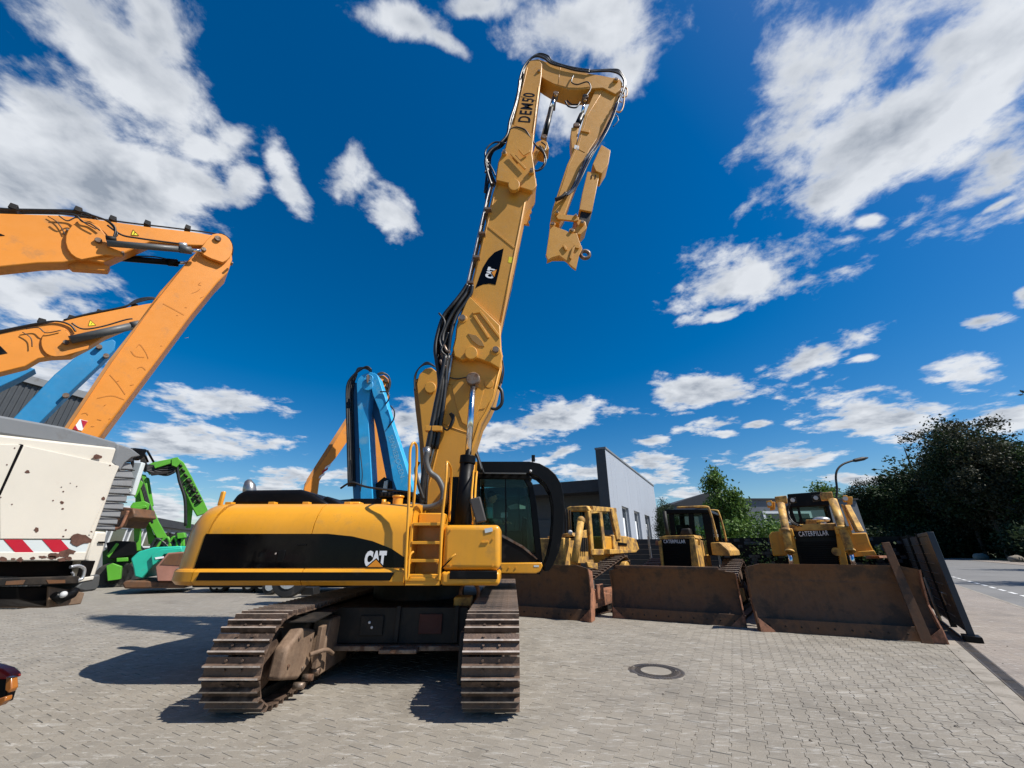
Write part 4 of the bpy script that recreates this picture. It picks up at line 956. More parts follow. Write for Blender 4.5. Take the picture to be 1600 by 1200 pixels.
q = MB(); q.prism([at(793, 791, 8.9), at(797, 796, 8.9), at(821, 795, 8.9), at(821, 791, 8.9), at(808, 787, 8.9), at(802, 788, 8.9)], (0, .02, 0)); q.build('paper', BLIND, ex)
q = MB(); q.box((xr - .35, 8.1 - EO.y, zs + .3), (xr - .25, 8.25 - EO.y, zs + .95)); q.build('monitor', DKMET, ex, bev=.02)
# falling object guard: two curved plates and top bars
gpts = [(716, 721), (828, 721), (843, 724), (857, 731), (868, 741), (877, 756), (881, 775), (882, 800), (880, 830), (874, 860), (864, 884), (858, 892), (851, 893), (850, 884), (856, 868), (861, 845), (864, 815), (864, 790), (860, 770), (852, 756), (840, 745), (828, 740), (716, 739)]
strip('guard_side', gpts, 7.78, .07, BLK, bev=.012)
gp2 = [at(px, py, 7.78) + V((0, .42, 0)) for px, py in gpts]
q = MB(); q.prism(gp2, (0, .07, 0)); q.build('guard_side', BLK, ex, bev=.012)
for k in range(7):
    p0 = at(750 + k * 14, 723, 7.78); q = MB(); q.box((p0.x, 7.852 - EO.y, p0.z - .07), (p0.x + .05, 8.197 - EO.y, p0.z - .03)); q.build('guard_bar', BLK, ex)
for px, py in ((852, 733), (870, 752), (878, 790), (877, 825), (869, 860)):
    p0 = at(px, py, 7.78); q = MB(); q.box((p0.x - .03, 7.852 - EO.y, p0.z - .03), (p0.x + .02, 8.197 - EO.y, p0.z + .02)); q.build('guard_bar', BLK, ex)
q = MB(); a = at(833, 716, 7.9); q.box(a + V((-.03, 0, -.06)), a + V((.04, .07, .07))); q.tube([a, a - V((.03, 0, .35))], .008); q.build('work_light', BLK, ex, bev=.01)
q = MB(); a = at(829, 736, 7.7); q.ball(a, .028, 12, 8); q.build('work_light', LAMP, ex)
strip('guard_rod', [(746, 738), (822, 739), (822, 741), (746, 740)], 7.72, .03, GREYR, bev=.004)
# mirror and rails in front of the cab
mir = [(733, 780), (750, 775), (760, 814), (744, 818)]
strip('mirror', mir, 5.85, .07, surf('mirror_back', (.05, .045, .042), .7, var=.3), bev=.02)
q = MB(); q.hose([at(741, 724, 7.0), at(739, 750, 6.4), at(737, 780, 5.95), at(741, 818, 5.93), at(748, 830, 5.9)], .016); q.build('mirror_arm', YEL, ex)
q = MB(); q.hose([at(745, 737, 7.2), at(743, 760, 6.9), at(741, 800, 6.4), at(739, 818, 6.2)], .02); q.build('handrail', YEL, ex)
q = MB(); q.box(at(739, 729, 7.0) + V((-.04, 0, -.1)), at(745, 723, 7.0) + V((0, .05, .02))); q.build('rail_clamp', YEL, ex)
strip('data_plate', [(757, 826), (769, 824), (770, 830), (758, 833)], 5.79, .006, SILV, bev=0)
strip('box_handle', [(752, 846), (763, 845), (763, 848), (752, 849)], 5.785, .02, YEL, bev=.003)
# ---- boom, traced on its near plate and given its real width
YB, TB = 7.08, .62
def arm(name, pts, y, th, mat=BOOM, bev=.015):
    q = MB(); q.prism([at(px, py, y) for px, py in pts], (0, th, 0)); return q.build(name, mat, ex, bev=bev)
def arc_pts(cx, cy, r, a0, a1, n=8): return [(cx + r * math.cos(rad(a0 + (a1 - a0) * k / n)), cy + r * math.sin(rad(a0 + (a1 - a0) * k / n))) for k in range(n + 1)]
lower = [(657, 786), (668, 748), (679, 702), (687, 645), (697, 596), (702, 562), (708, 545), (730, 535), (762, 541), (784, 556), (784, 575), (773, 620), (764, 640), (752, 660), (741, 695), (722, 732), (706, 770), (684, 822), (656, 822)]
bl = arm('lower_boom', lower, YB, TB)
jt = [(712, 529), (714, 510), (720, 492), (731, 466), (733, 462), (781, 508), (782, 528), (783, 548), (785, 557), (780, 575), (765, 566), (748, 560), (735, 558), (722, 562), (710, 556), (708, 545)]
arm('joint_plate', jt, YB - .14, .135, bev=.015); arm('joint_plate', [(a, b) for a, b in jt], YB + TB + .005, .055, bev=.01)
main_ = [(731, 467), (760, 345), (770, 303), (776, 283), (800, 282), (838, 290), (832, 300), (822, 315), (816, 345), (799, 430), (780, 512), (781, 530), (760, 535), (735, 520), (728, 490)]
bmn = arm('main_boom', main_, YB + .02, TB - .04)
jt2 = [(775, 281), (779, 254), (790, 231), (794, 214), (800, 194), (834, 210), (831, 240), (834, 258), (838, 290), (832, 298), (812, 292), (796, 286)]
arm('joint_plate', jt2, YB - .10, .125, bev=.012); arm('joint_plate', jt2, YB + TB - .03, .05, bev=.01)
upper_ = [(793, 220), (800, 194), (817, 126), (821, 105), (829, 94), (841, 92), (847, 100), (846, 118), (844, 133), (834, 208), (832, 240), (815, 262), (794, 262)]
arm('upper_boom', upper_, YB + .03, TB - .08)
YJ, TJ = 7.14, .46
fly = [(840, 92), (861, 99), (892, 108), (922, 115), (941, 118), (969, 124), (973, 130), (970, 139), (962, 147), (950, 141), (942, 137), (925, 138), (905, 140), (889, 140), (868, 133), (852, 124), (845, 119), (832, 112)]
arm('fly_boom', fly, YJ, TJ)
YS, TS = 7.2, .36
stick = [(944, 122), (960, 121), (968, 132), (967, 145), (956, 172), (937, 211), (921, 234), (907, 270), (895, 300), (883, 334), (874, 348), (860, 345), (863, 328), (866, 318), (886, 257), (901, 225), (914, 178), (930, 140)]
arm('stick', stick, YS, TS)
# raised ribs and edges on the boom plates
for pts in ([(739, 493), (743, 492), (765, 527), (762, 528)], [(738, 487), (750, 484), (757, 492), (781, 524), (780, 528), (755, 496), (749, 488), (739, 490)], [(797, 240), (801, 239), (822, 262), (820, 264)], [(810, 233), (812, 233), (818, 240), (828, 234), (828, 237), (818, 243)]):
    arm('rib', pts, YB - .165, .03, bev=.004)
arm('weld_strip', [(731, 463), (735, 462), (783, 506), (781, 509)], YB - .012, .03, bev=.003)
arm('weld_strip', [(760, 353), (763, 352), (804, 385), (803, 388)], YB + .008, .014, bev=.002)
arm('stick_pad', [(908, 201), (922, 204), (921, 207), (907, 204)], YS - .03, .03, bev=.003)
arm('hinge_lobe', arc_pts(803, 288, 9, 0, 360, 14)[:-1], YB - .19, .10, bev=.01)
arm('hinge_lobe', arc_pts(736, 551, 10, 0, 360, 14)[:-1], YB - .22, .10, bev=.01)
arm('hinge_lobe', arc_pts(764, 599, 7, 0, 360, 14)[:-1], YB - .02, .02, bev=.003)
arm('slot_shadow', [(731, 521), (744, 524), (753, 533), (757, 541), (748, 540), (738, 532)], YB - .155, .02, surf('slot_shadow_paint', (.3, .16, .04), .6), bev=.002)  # shadow inside the slot, painted as a darker plate
def pin(px, py, r, y=YB, out=.12, mat=STEEL, through=TB):
    c = at(px, py, y); q = MB(); q.cyl(c + V((0, -out, 0)), c + V((0, through + out, 0)), r * .62, 18); 
    o = q.build('pin', mat, ex); q = MB(); q.cyl(c + V((0, -out * .7, 0)), c + V((0, .0, 0)), r, 20); q.build('pin_boss', BOOM, o, bev=.008)
for p in ((724, 504, .10), (775, 553, .10), (739.5, 593, .10), (788, 247, .07), (830, 276, .075)): pin(*p, out=.22)
for p in ((842, 114, .06), (962, 127, .08)): pin(*p, YJ, .08, STEEL, TJ)
for px, py, r in ((914, 158, .05), (868, 150, .05)): pin(px, py, r, YJ + .05, .05, STEEL, TJ - .1)
def weld(pts, y, r=.009, closed=True):
    P_ = [at(px, py, y) for px, py in pts]; P_ = P_ + [P_[0]] if closed else P_
    q = MB(); q.tube(P_, r, 6); q.build('weld_bead', BOOM, ex)
weld(jt, YB - .001, .012); weld(jt2, YB + .018, .012); weld([(700, 566), (692, 645), (684, 702), (672, 750), (662, 785)], YB - .002, .016, False); weld([(781, 575), (770, 620), (761, 640), (749, 660), (738, 695), (719, 732)], YB - .002, .016, False)
weld([(733, 466), (763, 345), (773, 303), (779, 285)], YB + .018, .016, False); weld([(781, 510), (797, 430), (814, 345), (820, 315)], YB + .018, .016, False); weld([(802, 196), (819, 127), (824, 106)], YB + .028, .012, False); weld([(832, 208), (842, 135)], YB + .028, .012, False)
weld([(700, 600), (722, 606), (748, 612), (768, 622)], YB - .002, .008, False); weld([(688, 660), (706, 668), (730, 676)], YB - .002, .008, False); weld([(797, 198), (812, 203), (834, 211)], YB + .028, .008, False); weld([(812, 150), (840, 158)], YB + .028, .005, False)
weld([(848, 122), (866, 131), (888, 137), (906, 137.5), (924, 135.5)], YJ - .002, .009, False); weld([(876, 104), (872, 134)], YJ - .002, .007, False); weld([(945, 137), (918, 180), (904, 226), (889, 258), (868, 320)], YS - .002, .007, False); weld([(900, 231), (914, 238)], YS - .002, .006, False)
arm('reinforcing_plate', [(706, 604), (718, 588), (737, 580), (752, 590), (757, 606), (748, 640), (735, 668), (722, 660), (712, 630)], YB - .02, .021, BOOM, bev=.004)
arm('reinforcing_plate', [(744, 612), (760, 606), (772, 608), (770, 620), (758, 638), (747, 640)], YB - .012, .013, BOOM, bev=.003)
# bolts, hinges and latches on the house
def bolts(ps, y, r=.016, mat=STEEL):
    for px, py in ps: c = at(px, py, y); q = MB(); q.cyl(c + V((0, -.014, 0)), c + V((0, .01, 0)), r, 6); q.build('bolt', mat, ex)
bolts([(704, 828), (704, 884), (770, 884), (770, 842)], 5.80, .013, YEL); bolts([(641, 900), (641, 880), (683, 900), (683, 880)], 5.785, .012, YEL)
bolts([(317, 906), (360, 906), (410, 906), (460, 906), (510, 906), (560, 906), (605, 906)], 5.78, .012, YEL)
bolts([(785, 887), (795, 887), (806, 887)], 7.72, .014, YEL)
for px in (352, 420, 474, 540, 600):
    c = at(px, 789, 6.15); q = MB(); q.box((c.x - .05, 6.20 - EO.y, ZT - .012), (c.x + .05, 6.30 - EO.y, ZT + .025)); q.build('hinge', YEL, ex, bev=.006)
q = MB(); q.box((at(470, 850, 5.8).x - .06, YN0 + .02 - EO.y, at(470, 851, 5.8).z - .01), (at(470, 850, 5.8).x + .06, YN0 + .06 - EO.y, at(470, 850, 5.8).z)); q.build('grab_edge', BLK, ex)
for z in (.0, .1, .2): pass
# cable tray with serrated brackets on the far side of the main boom
arm('cable_tray', [(822, 314), (831, 300), (833, 310), (829, 316), (834, 320), (829, 325), (831, 331), (827, 335), (829, 341), (825, 345), (827, 351), (816, 350)], YB + .5, .05, BOOM, bev=.003)
# cylinders
def cylr(a, b, r, name='cylinder', mat=BLK, seg=20): q = MB(); q.tube([a, b], r, seg); return q.build(name, mat, ex, bev=0)
for y in (6.72, 8.0):
    a, m1, b = at(739.5, 593, y), at(731, 716, y), at(718, 845, y)
    cylr(a, m1, .058, 'cylinder_rod', CHROME); cylr(m1, b, .125, 'cylinder_barrel', BLK)
    q = MB(); q.tube([m1 + (m1 - b).normalized() * .04, m1 - (m1 - b).normalized() * .10], .14, 20); q.build('cylinder_collar', BLK, ex, bev=.01)
    q = MB(); q.cyl(a + V((0, -.07, 0)), a + V((0, .07, 0)), .13, 22); q.build('rod_eye', STEEL, ex, bev=.015)
q = MB(); c = at(739.5, 593, 6.72); q.cyl(c + V((0, .07, 0)), c + V((0, .4, 0)), .07, 16); q.build('cylinder_pin', STEEL, ex)
q = MB(); q.box(at(716, 800, 6.9) + V((-.2, 0, -.5)), at(716, 800, 6.9) + V((.25, 1.2, .6))); q.build('boom_foot', BLK, ex, bev=.03)
def rodpair(p0, p1, p2, y, r0, r1):
    a, m1, b = at(*p0, y), at(*p1, y), at(*p2, y); cylr(a, m1, r0, 'cylinder_rod', CHROME); cylr(m1, b, r1, 'cylinder_barrel', BLK)
    for p in (a, b): q = MB(); q.cyl(p + V((0, -.1, 0)), p + V((0, .1, 0)), r1 * 1.1, 16); q.build('rod_eye', STEEL, ex, bev=.01)
rodpair((868, 150), (861, 170), (850, 218), 7.28, .05, .075); cylr(at(864, 152, 7.26), at(846, 216, 7.26), .03, 'cylinder_pipe', PIPE)
arm('cylinder_bracket', [(838, 222), (848, 218), (855, 222), (858, 232), (850, 238), (842, 236), (833, 250), (832, 240)], 7.15, .3, BOOM, bev=.01)
rodpair((914, 155), (909, 180), (900, 200), 7.28, .045, .085)
arm('cylinder_bracket', [(893, 199), (904, 200), (902, 222), (894, 240), (892, 215)], 7.22, .3, BOOM, bev=.01)
# bucket cylinder with guard, links and the quick hitch
arm('cylinder_guard', [(940, 226), (954, 235), (951, 255), (941, 271), (931, 267), (926, 256)], 7.18, .42, BOOM, bev=.012)
arm('guarded_cylinder', [(918, 268), (937, 271), (925, 331), (905, 327), (910, 300)], 7.22, .32, BOOM, bev=.012)
arm('cylinder_end', [(908, 328), (925, 331), (918, 352), (905, 347)], 7.27, .2, DKMET, bev=.01)
for px in (924, 930): arm('vent_slot', [(px, 273), (px + 1.5, 273.3), (px + .8, 279), (px - .7, 278.6)], 7.21, .012, BLK, bev=0)
arm('link', [(872, 334), (900, 337), (905, 340), (904, 344), (898, 345), (872, 342), (869, 338)], 7.14, .05, BOOM, bev=.008); arm('link', [(872, 334), (900, 337), (905, 340), (904, 344), (898, 345), (872, 342), (869, 338)], 7.60, .05, BOOM, bev=.008)
arm('link', [(897, 340), (915, 346), (917, 356), (908, 366), (900, 366), (896, 360), (903, 352)], 7.2, .34, BOOM, bev=.012)
hitch = [(859, 357), (865, 353), (872, 356), (884, 360), (893, 365), (901, 364), (905, 376), (910, 388), (905, 398), (900, 421), (892, 415), (885, 407), (874, 399), (863, 402), (856, 406), (853, 398), (856, 378)]
arm('quick_hitch', hitch, 7.12, .06, BOOM, bev=.008); arm('quick_hitch', hitch, 7.56, .06, BOOM, bev=.008)
arm('hitch_body', [(859, 370), (866, 360), (893, 368), (905, 384), (898, 400), (884, 392), (866, 392), (856, 396)], 7.19, .365, BOOM, bev=.01)
for k, p in enumerate([[(879, 383), (882, 382), (887, 390), (884, 391)], [(890, 402), (895, 385), (898, 386), (893, 405)], [(898, 381), (906, 383), (905, 388), (897, 386)]]): arm('hitch_rib', p, 7.085, .03, BOOM, bev=.004)
q = MB(); q.ring(at(914, 398, 7.3), (0, 1, .1), .105, .045, 22); q.build('lifting_eye', STEEL, ex)
for px, py, r in ((863, 354, .07), (893, 364, .07), (909, 351, .06), (899, 341, .045), (870, 336, .045)): pin(px, py, r, 7.2, .12, STEEL, .34)
# guard frames near the boom head
q = MB(); q.hose([at(966, 144, 7.3), at(975, 146, 7.3), at(974, 165, 7.3), at(969, 175, 7.3), at(961, 173, 7.3)], .022, 4); q.hose([at(972, 160, 7.3), at(965, 157, 7.3)], .015, 4); q.hose([at(967, 135, 7.3), at(979, 138, 7.3), at(979, 150, 7.3), at(972, 152, 7.3)], .02, 4); q.build('hose_guard', BOOM, ex)
# ---- hoses
def hose(pts, r=.03, y=7.0, jit=0, mat=RUB, parent=ex, name='hose'):
    q = MB(); P_ = []
    for t in pts:
        px, py = t[0], t[1]; yy = t[2] if len(t) > 2 else y
        P_.append(at(px + R.uniform(-jit, jit), py + R.uniform(-jit, jit), yy + R.uniform(-.02, .02)))
    q.hose(P_, r, 6, 8); return q.build(name, mat, parent)
for k in range(9):                                       # bundle sagging past the first joint
    dx = k * 1.9; yy = 6.95 + (k % 4) * .14
    hose([(669 + dx * .9, 700), (679 + dx * .9, 640), (686 + dx * .7, 600), (682 + dx * 1.1, 565), (680 + dx * 1.3, 545), (684 + dx * 1.3, 520), (693 + dx * 1.3, 495), (707 + dx * 1.2, 475), (722 + dx * .8, 458), (729 + dx * .6, 445)], .042, yy, 1.5)
for k in range(4):
    dx = k * 2.2
    hose([(729 + dx * .6, 447), (740 + dx * .6, 400), (751 + dx * .6, 352), (762 + dx * .6, 305), (768 + dx * .6, 285)], .026, 7.02 + k * .13, 0, PIPE, name='steel_pipe')
for py in (440, 400, 363, 325):
    x = 729 + (447 - py) * .243 + 2; q = MB(); a = at(x - 3, py, 6.98); b = at(x + 7, py - 2, 6.98); q.box((a.x, a.y, a.z - .03), (b.x, a.y + .5, a.z + .03)); q.build('pipe_clamp', STEEL, ex)
for k in range(6):                                       # second joint
    dx = k * 1.6
    hose([(766 + dx, 290), (760 + dx, 270), (759 + dx * .8, 250), (765 + dx * .8, 236), (780 + dx * .5, 226), (791 + dx * .4, 212), (798 + dx * .4, 190), (806 + dx * .4, 155), (812 + dx * .4, 125)], .034, 6.98 + k * .11, 1.6)
for k in range(5):                                       # over the top of the boom
    dx = k * 1.4
    hose([(811 + dx, 128), (816 + dx, 108), (826 + dx, 95 - k * 1.2), (838 + dx, 88 - k * .9), (850 + dx, 92 - k), (862, 99 - k * .8), (880, 105 - k * .8), (900, 110 - k * .8), (921, 113.5 - k)], .026, 7.1 + k * .09, .8)
for k in range(5):
    hose([(921, 113 - k * .6), (938, 112 - k * .6), (955, 112 - k * .8), (968, 116 - k * 1.2), (975 + k * .6, 128), (973 + k * .6, 142), (967, 155), (960, 172)], .026, 7.12 + k * .09, .6)
for k in range(5):                                       # along the stick
    hose([(963 + k * .8, 160), (956 + k, 180), (947 + k, 200), (938 + k, 216), (928 + k * 1.5, 230), (916 + k * 2, 245), (908 + k * 2, 262), (900 + k * 2, 280), (892 + k * 1.5, 296), (880 + k * 1.5, 306)], .02, YS - .06 - .03 * k, .5, PIPE if k % 2 else RUB)
hose([(868, 312), (878, 308), (884, 302)], .05, YS - .08, 0, DKMET, name='valve_block'); hose([(956, 190), (962, 180), (966, 188), (958, 198)], .012, 7.15)
hose([(896, 118), (893, 128), (902, 132), (918, 128), (923, 138), (916, 150)], .018, YJ - .05); hose([(883, 158), (888, 166), (900, 168), (906, 160)], .022, 7.2); hose([(886, 157), (893, 163), (903, 163)], .02, 7.3)
hose([(797, 203), (806, 199), (820, 203), (829, 216), (838, 228), (848, 236), (853, 250), (848, 262), (838, 267), (832, 262)], .024, 7.0); hose([(838, 230), (849, 240), (850, 256), (842, 265)], .02, 7.05); hose([(846, 222), (853, 228), (850, 236), (844, 228)], .018, 7.1)
hose([(762, 262), (758, 240), (764, 228), (775, 222), (790, 224)], .022, 6.95); hose([(758, 270), (762, 255), (768, 262), (774, 275)], .02, 6.95)
hose([(757, 300), (759, 280), (762, 262), (760, 248)], .03, 7.2, 1); hose([(760, 310), (762, 285), (766, 265)], .028, 7.3, 1)
# lower hoses beside the boom
for k, (r_, m_) in enumerate(((.045, RUB), (.045, RUB), (.04, PIPE))):
    hose([(696 + k * 5, 556), (688 + k * 5, 600), (680 + k * 5, 640), (673 + k * 4.5, 680), (668 + k * 4, 705), (662 + k * 3, 740), (658 + k * 3, 790)], r_, 6.9 + k * .06, 0, m_)
q = MB(); a = at(669, 669, 6.85); q.box(a + V((-.06, 0, -.05)), a + V((.26, .12, .05))); q.build('hose_clamp', BOOM, ex, bev=.01)
hose([(668, 706), (666, 722), (672, 738), (684, 748), (692, 765), (691, 782), (680, 790), (663, 793), (640, 789)], .05, 6.6, 0, GREYR)
hose([(667, 700), (668, 712)], .07, 6.7, 0, PIPE, name='coupling'); hose([(655, 722), (650, 735), (655, 760), (662, 780)], .03, 6.8, .5)
hose([(704, 646), (709, 650), (705, 664), (699, 672), (692, 668), (685, 660)], .018, 6.95); hose([(704, 646), (708, 655), (703, 668)], .035, 6.98, 0, RUB)
hose([(778, 604), (784, 612), (784, 630), (775, 639), (764, 636)], .035, 7.2); hose([(779, 560), (784, 580), (781, 600), (778, 606)], .02, 7.2, 1); hose([(783, 556), (786, 580), (783, 600)], .015, 7.3, 1)
hose([(735, 700), (745, 712), (752, 735)], .03, 7.6, 0); hose([(742, 695), (748, 715), (756, 740)], .02, 7.7, 0)
hose([(703, 590), (715, 592), (728, 590), (738, 594)], .012, 7.04)
for (px, py) in ((690, 552), (694, 540), (688, 563)): hose([(px, py), (px + 4, py + 8), (px + 9, py + 10)], .03, 6.9, 0, STEEL, name='coupling')
hose([(686, 470 + 20), (695, 505), (688, 530), (692, 545)], .02, 6.9, 1); hose([(700, 520), (696, 535), (690, 548), (699, 556)], .018, 6.88, 1)
# decals
blk = [(743, 450), (748, 438), (755, 415), (764, 400), (776, 391), (787, 387.5), (785, 400), (780, 425), (775, 445), (766, 442), (754, 443)]
strip('decal_field', [(743, 450), (749, 433), (755, 417), (763, 404), (773, 394), (787, 388), (784, 404), (779.5, 425), (774.5, 445), (765, 443), (755, 444), (748, 447)], YB + .014, .004, GLOSSBLK, bev=0)
ca, cb = at(759, 436, YB), at(770, 413, YB); uxx = (at(773, 412, YB) - at(764, 437, YB)); uyy = V((uxx.z, 0, -uxx.x)).normalized() * -1
c = at(767, 426, YB); uy_ = V((-uxx.z, 0, uxx.x)); cat_logo(ex, (c.x, YB + .010 - EO.y, c.z), uxx, uy_, .215, (0, -1, 0))
strip('safety_sticker', [(795, 401), (801, 402), (800, 411), (794, 410)], YB + .016, .003, YELP, bev=0)
ux_ = at(826, 150, YB) - at(820, 182, YB); c = at(823.2, 166, YB); t = text_mesh('DEM50', .36, 1.36, .02, 1.16)
place_flat(t, (c.x, YB + .026 - EO.y, c.z), ux_, V((-ux_.z, 0, ux_.x))).build('lettering', BLK, ex)
strip('white_sticker', [(898, 226), (905, 228), (904, 234), (897, 232)], YS - .004, .003, WH2, bev=0)

# ================================================================ operator in the cab
pf = Fr(sx.x + EO.x + .1, 8.42, 0, 0); zz0 = zs
def person():
    h = at(768, 777, 8.42) + EO
    t = thing('person', Fr(h.x, 8.42, 0, 0), 'seated operator in teal sleeved shirt and work jacket behind the cab side window', 'person')
    o = V((h.x, 8.42, 0)); hz = h.z
    def skin(name, joints, edges, mat, par=t):
        me = bpy.data.meshes.new(name); me.from_pydata([tuple(j[0]) for j in joints], edges, []); me.materials.append(mat)
        ob = bpy.data.objects.new(name, me); COL.objects.link(ob); ob.parent = par
        md = ob.modifiers.new('skin', 'SKIN'); me.skin_vertices.new() if not me.skin_vertices else None
        for i, j in enumerate(joints): sv = me.skin_vertices[0].data[i]; sv.radius = (j[1], j[1]); sv.use_root = (i == 0)
        md.use_smooth_shade = True; sd = ob.modifiers.new('sub', 'SUBSURF'); sd.levels = 1; sd.render_levels = 2; return ob
    z = hz
    J = [(V((-.08, 0, z - .78)), .16), (V((-.09, 0, z - .55)), .15), (V((-.06, 0, z - .30)), .16), (V((-.02, 0, z - .17)), .065), (V((0, 0, z - .10)), .055),
         (V((-.05, -.20, z - .25)), .075), (V((-.02, -.25, z - .48)), .055), (V((.24, -.24, z - .50)), .042), (V((-.05, .20, z - .25)), .075), (V((-.02, .25, z - .5)), .055), (V((.24, .22, z - .50)), .042),
         (V((.32, -.12, z - .80)), .09), (V((.42, -.12, z - 1.1)), .06), (V((.32, .12, z - .80)), .09), (V((.42, .12, z - 1.1)), .06)]
    skin('body', J, [(0,1),(1,2),(2,3),(3,4),(2,5),(5,6),(6,7),(2,8),(8,9),(9,10),(0,11),(11,12),(0,13),(13,14)], CLOTH2)
    q = MB(); q.ball((0.01, 0, z), .105, 20, 14, (.95, .78, 1.18)); q.ball((.105, 0, z - .02), .02, 8, 6, (1, .8, 1.4)); q.ball((.0, -.085, z - .01), .025, 8, 6, (.7, .4, 1.2)); q.build('head', SKIN, t)
    for y in (-.035, .035): q = MB(); q.ball((.098, y, z + .015), .011, 8, 6); q.build('eye', WH2, t)
    q = MB(); q.ball((-.01, 0, z + .05), .112, 18, 12, (.98, .84, .85)); q.box((.06, -.06, z + .06), (.17, .06, z + .072)); q.build('cap', BLK, t)
    q = MB(); q.hose([(-.05, -.21, z - .24), (-.04, -.25, z - .36), (-.02, -.255, z - .47)], [.0], 1) if 0 else q.tube([(-.05, -.215, z - .25), (-.03, -.245, z - .38), (-.02, -.25, z - .45)], [.088, .078, .07], 14); q.build('sleeve', CLOTH, t)
    hb = V((.30, -.24, z - .505)); 
    J = [(hb + V((-.06, 0, 0)), .03), (hb, .034), (hb + V((.05, 0, -.004)), .032)]
    ed = [(0, 1), (1, 2)]
    for k in range(4):
        b0 = len(J); yk = -.03 + k * .02; L_ = (.045, .052, .05, .04)[k]
        J += [(hb + V((.055, yk, .0)), .011), (hb + V((.055 + L_, yk * 1.2, -.012)), .009), (hb + V((.055 + L_ * 1.5, yk * 1.25, -.04)), .008)]; ed += [(2, b0), (b0, b0+1), (b0+1, b0+2)]
    b0 = len(J); J += [(hb + V((.02, .035, -.005)), .012), (hb + V((.055, .055, -.02)), .010)]; ed += [(1, b0), (b0, b0+1)]
    skin('hand', J, ed, SKIN)
    hb = V((.26, .22, z - .5)); q = MB(); q.ball(hb, .045, 10, 8, (1.3, .8, .6)); q.build('hand', SKIN, t)
    return t
person()
# ================================================================ bulldozers
def blade(root, fr, half, h, dyaw, mat=RUST, wing=.0, wingw=.28, lip=False, end_plates=True, hr=None):
    """curved mouldboard standing in front of the machine; local to the dozer, turned by dyaw degrees"""
    b = bpy.data.objects.new('blade', None); COL.objects.link(b); b.parent = root; b.rotation_euler = (0, 0, rad(dyaw))
    prof = [(.0, .0), (.03, .12), (.10, .22), (.17, .42), (.205, .62), (.20, .80), (.15, .98), (.06, 1.16), (.0, 1.24)]
    hs_ = h / 1.24
    xs = [-half, -half + wingw, -half + wingw + .01, half - wingw - .01, half - wingw, half]
    def fwd(x): return -wing * max(0, (abs(x) - (half - wingw)) / wingw)
    def bot(x): return 0.0
    n = len(prof); vs = []; fs = []
    for x in xs:
        cut = 1.0 - (.05 if abs(x) == half else 0)
        for (y, z) in prof: vs.append((x, y + fwd(x), z * hs_ * (cut if z > 1 else 1)))
    m = len(vs)
    for x in xs:
        cut = 1.0 - (.05 if abs(x) == half else 0)
        for (y, z) in prof: vs.append((x, y + fwd(x) + .06, z * hs_ * (cut if z > 1 else 1)))
    for i in range(len(xs) - 1):
        for k in range(n - 1):
            a = i*n + k; fs.append((a, a+n, a+n+1, a+1)); fs.append((m+a+1, m+a+n+1, m+a+n, m+a))
        fs.append((i*n, m+i*n, m+(i+1)*n, (i+1)*n)); fs.append((i*n+n-1, (i+1)*n+n-1, m+(i+1)*n+n-1, m+i*n+n-1))
    for i in (0, len(xs) - 1):
        for k in range(n - 1):
            a = i*n + k; f = (a, a+1, m+a+1, m+a); fs.append(f if i == 0 else f[::-1])
    q = MB(); q.add(vs, fs); q.build('mouldboard', mat, b, smooth_angle=40)
    q = MB(); q.prism([(-half - .02, -.045, .0), (-half - .02, -.012, .24), (-half - .02, .0, .24), (-half - .02, -.01, .0)], (2 * half + .04, 0, 0)); q.build('cutting_edge', RUST, b, bev=.004)
    q = MB(); q.box((-half + .1, .20, .45), (half - .1, .30, .60)); q.box((-half + .1, .16, .95), (half - .1, .26, 1.08)); q.build('back_beam', RUST, b)
    for s in (-1, 1):
        x = s * half
        q = MB(); q.prism([(x, -.05 - wing, 0), (x, -.02 - wing, .2), (x, .16 - wing, .62), (x, .05 - wing, 1.0 * hs_), (x, -.02 - wing, 1.17 * hs_), (x, .32 - wing * .5, 1.1 * hs_), (x, .36, .5), (x, .2, .0)], (s * .03, 0, 0)); q.build('side_plate', RUSTL if s > 0 else RUST, b, bev=.004)  # sunlit right plate gets a lighter rust, the light put into its colour
        q = MB(); q.prism([(x - s * .0, -.075 - wing, .0), (x - s * .30, -.055 - wing * 0, .0), (x - s * .0, -.055 - wing, .26)], (0, .018, 0)); q.build('end_bit', RUSTL, b, bev=.003)
    if lip: q = MB(); q.box((-half + .15, -.01, h), (half - .32, .07, h + .07)); q.build('spill_lip', RUST, b, bev=.01)
    for x in [-half + .2 + k * (2 * half - .4) / 9 for k in range(10)]:
        q = MB(); q.cyl((x, -.045, .11), (x, -.025, .115), .016, 8); q.build('edge_bolt', DKMET, b)
    return b
def tr(parent, fr, name, pts, y, dY, mat, bev=.012):
    q = MB(); q.prism([fr.Y(px, py, y) for px, py in pts], (0, dY, 0)); return q.build(name, mat, parent, bev=bev)
def trx(parent, fr, name, pts, x, dX, mat, bev=.012):
    q = MB(); q.prism([fr.X(px, py, x) for px, py in pts], (dX, 0, 0)); return q.build(name, mat, parent, bev=bev)
def nameplate(parent, fr, p0, p1, y, txt='CATERPILLAR', tall=None):
    a, b = fr.Y(*p0, y), fr.Y(*p1, y); h = tall or .11
    t = text_mesh(txt, h, (b - a).length * 1.0, .012, 1.12)
    place_flat(t, (a + b) / 2 + V((0, -.012, 0)), b - a, V((0, 0, 1))).build('lettering', WH2, parent)
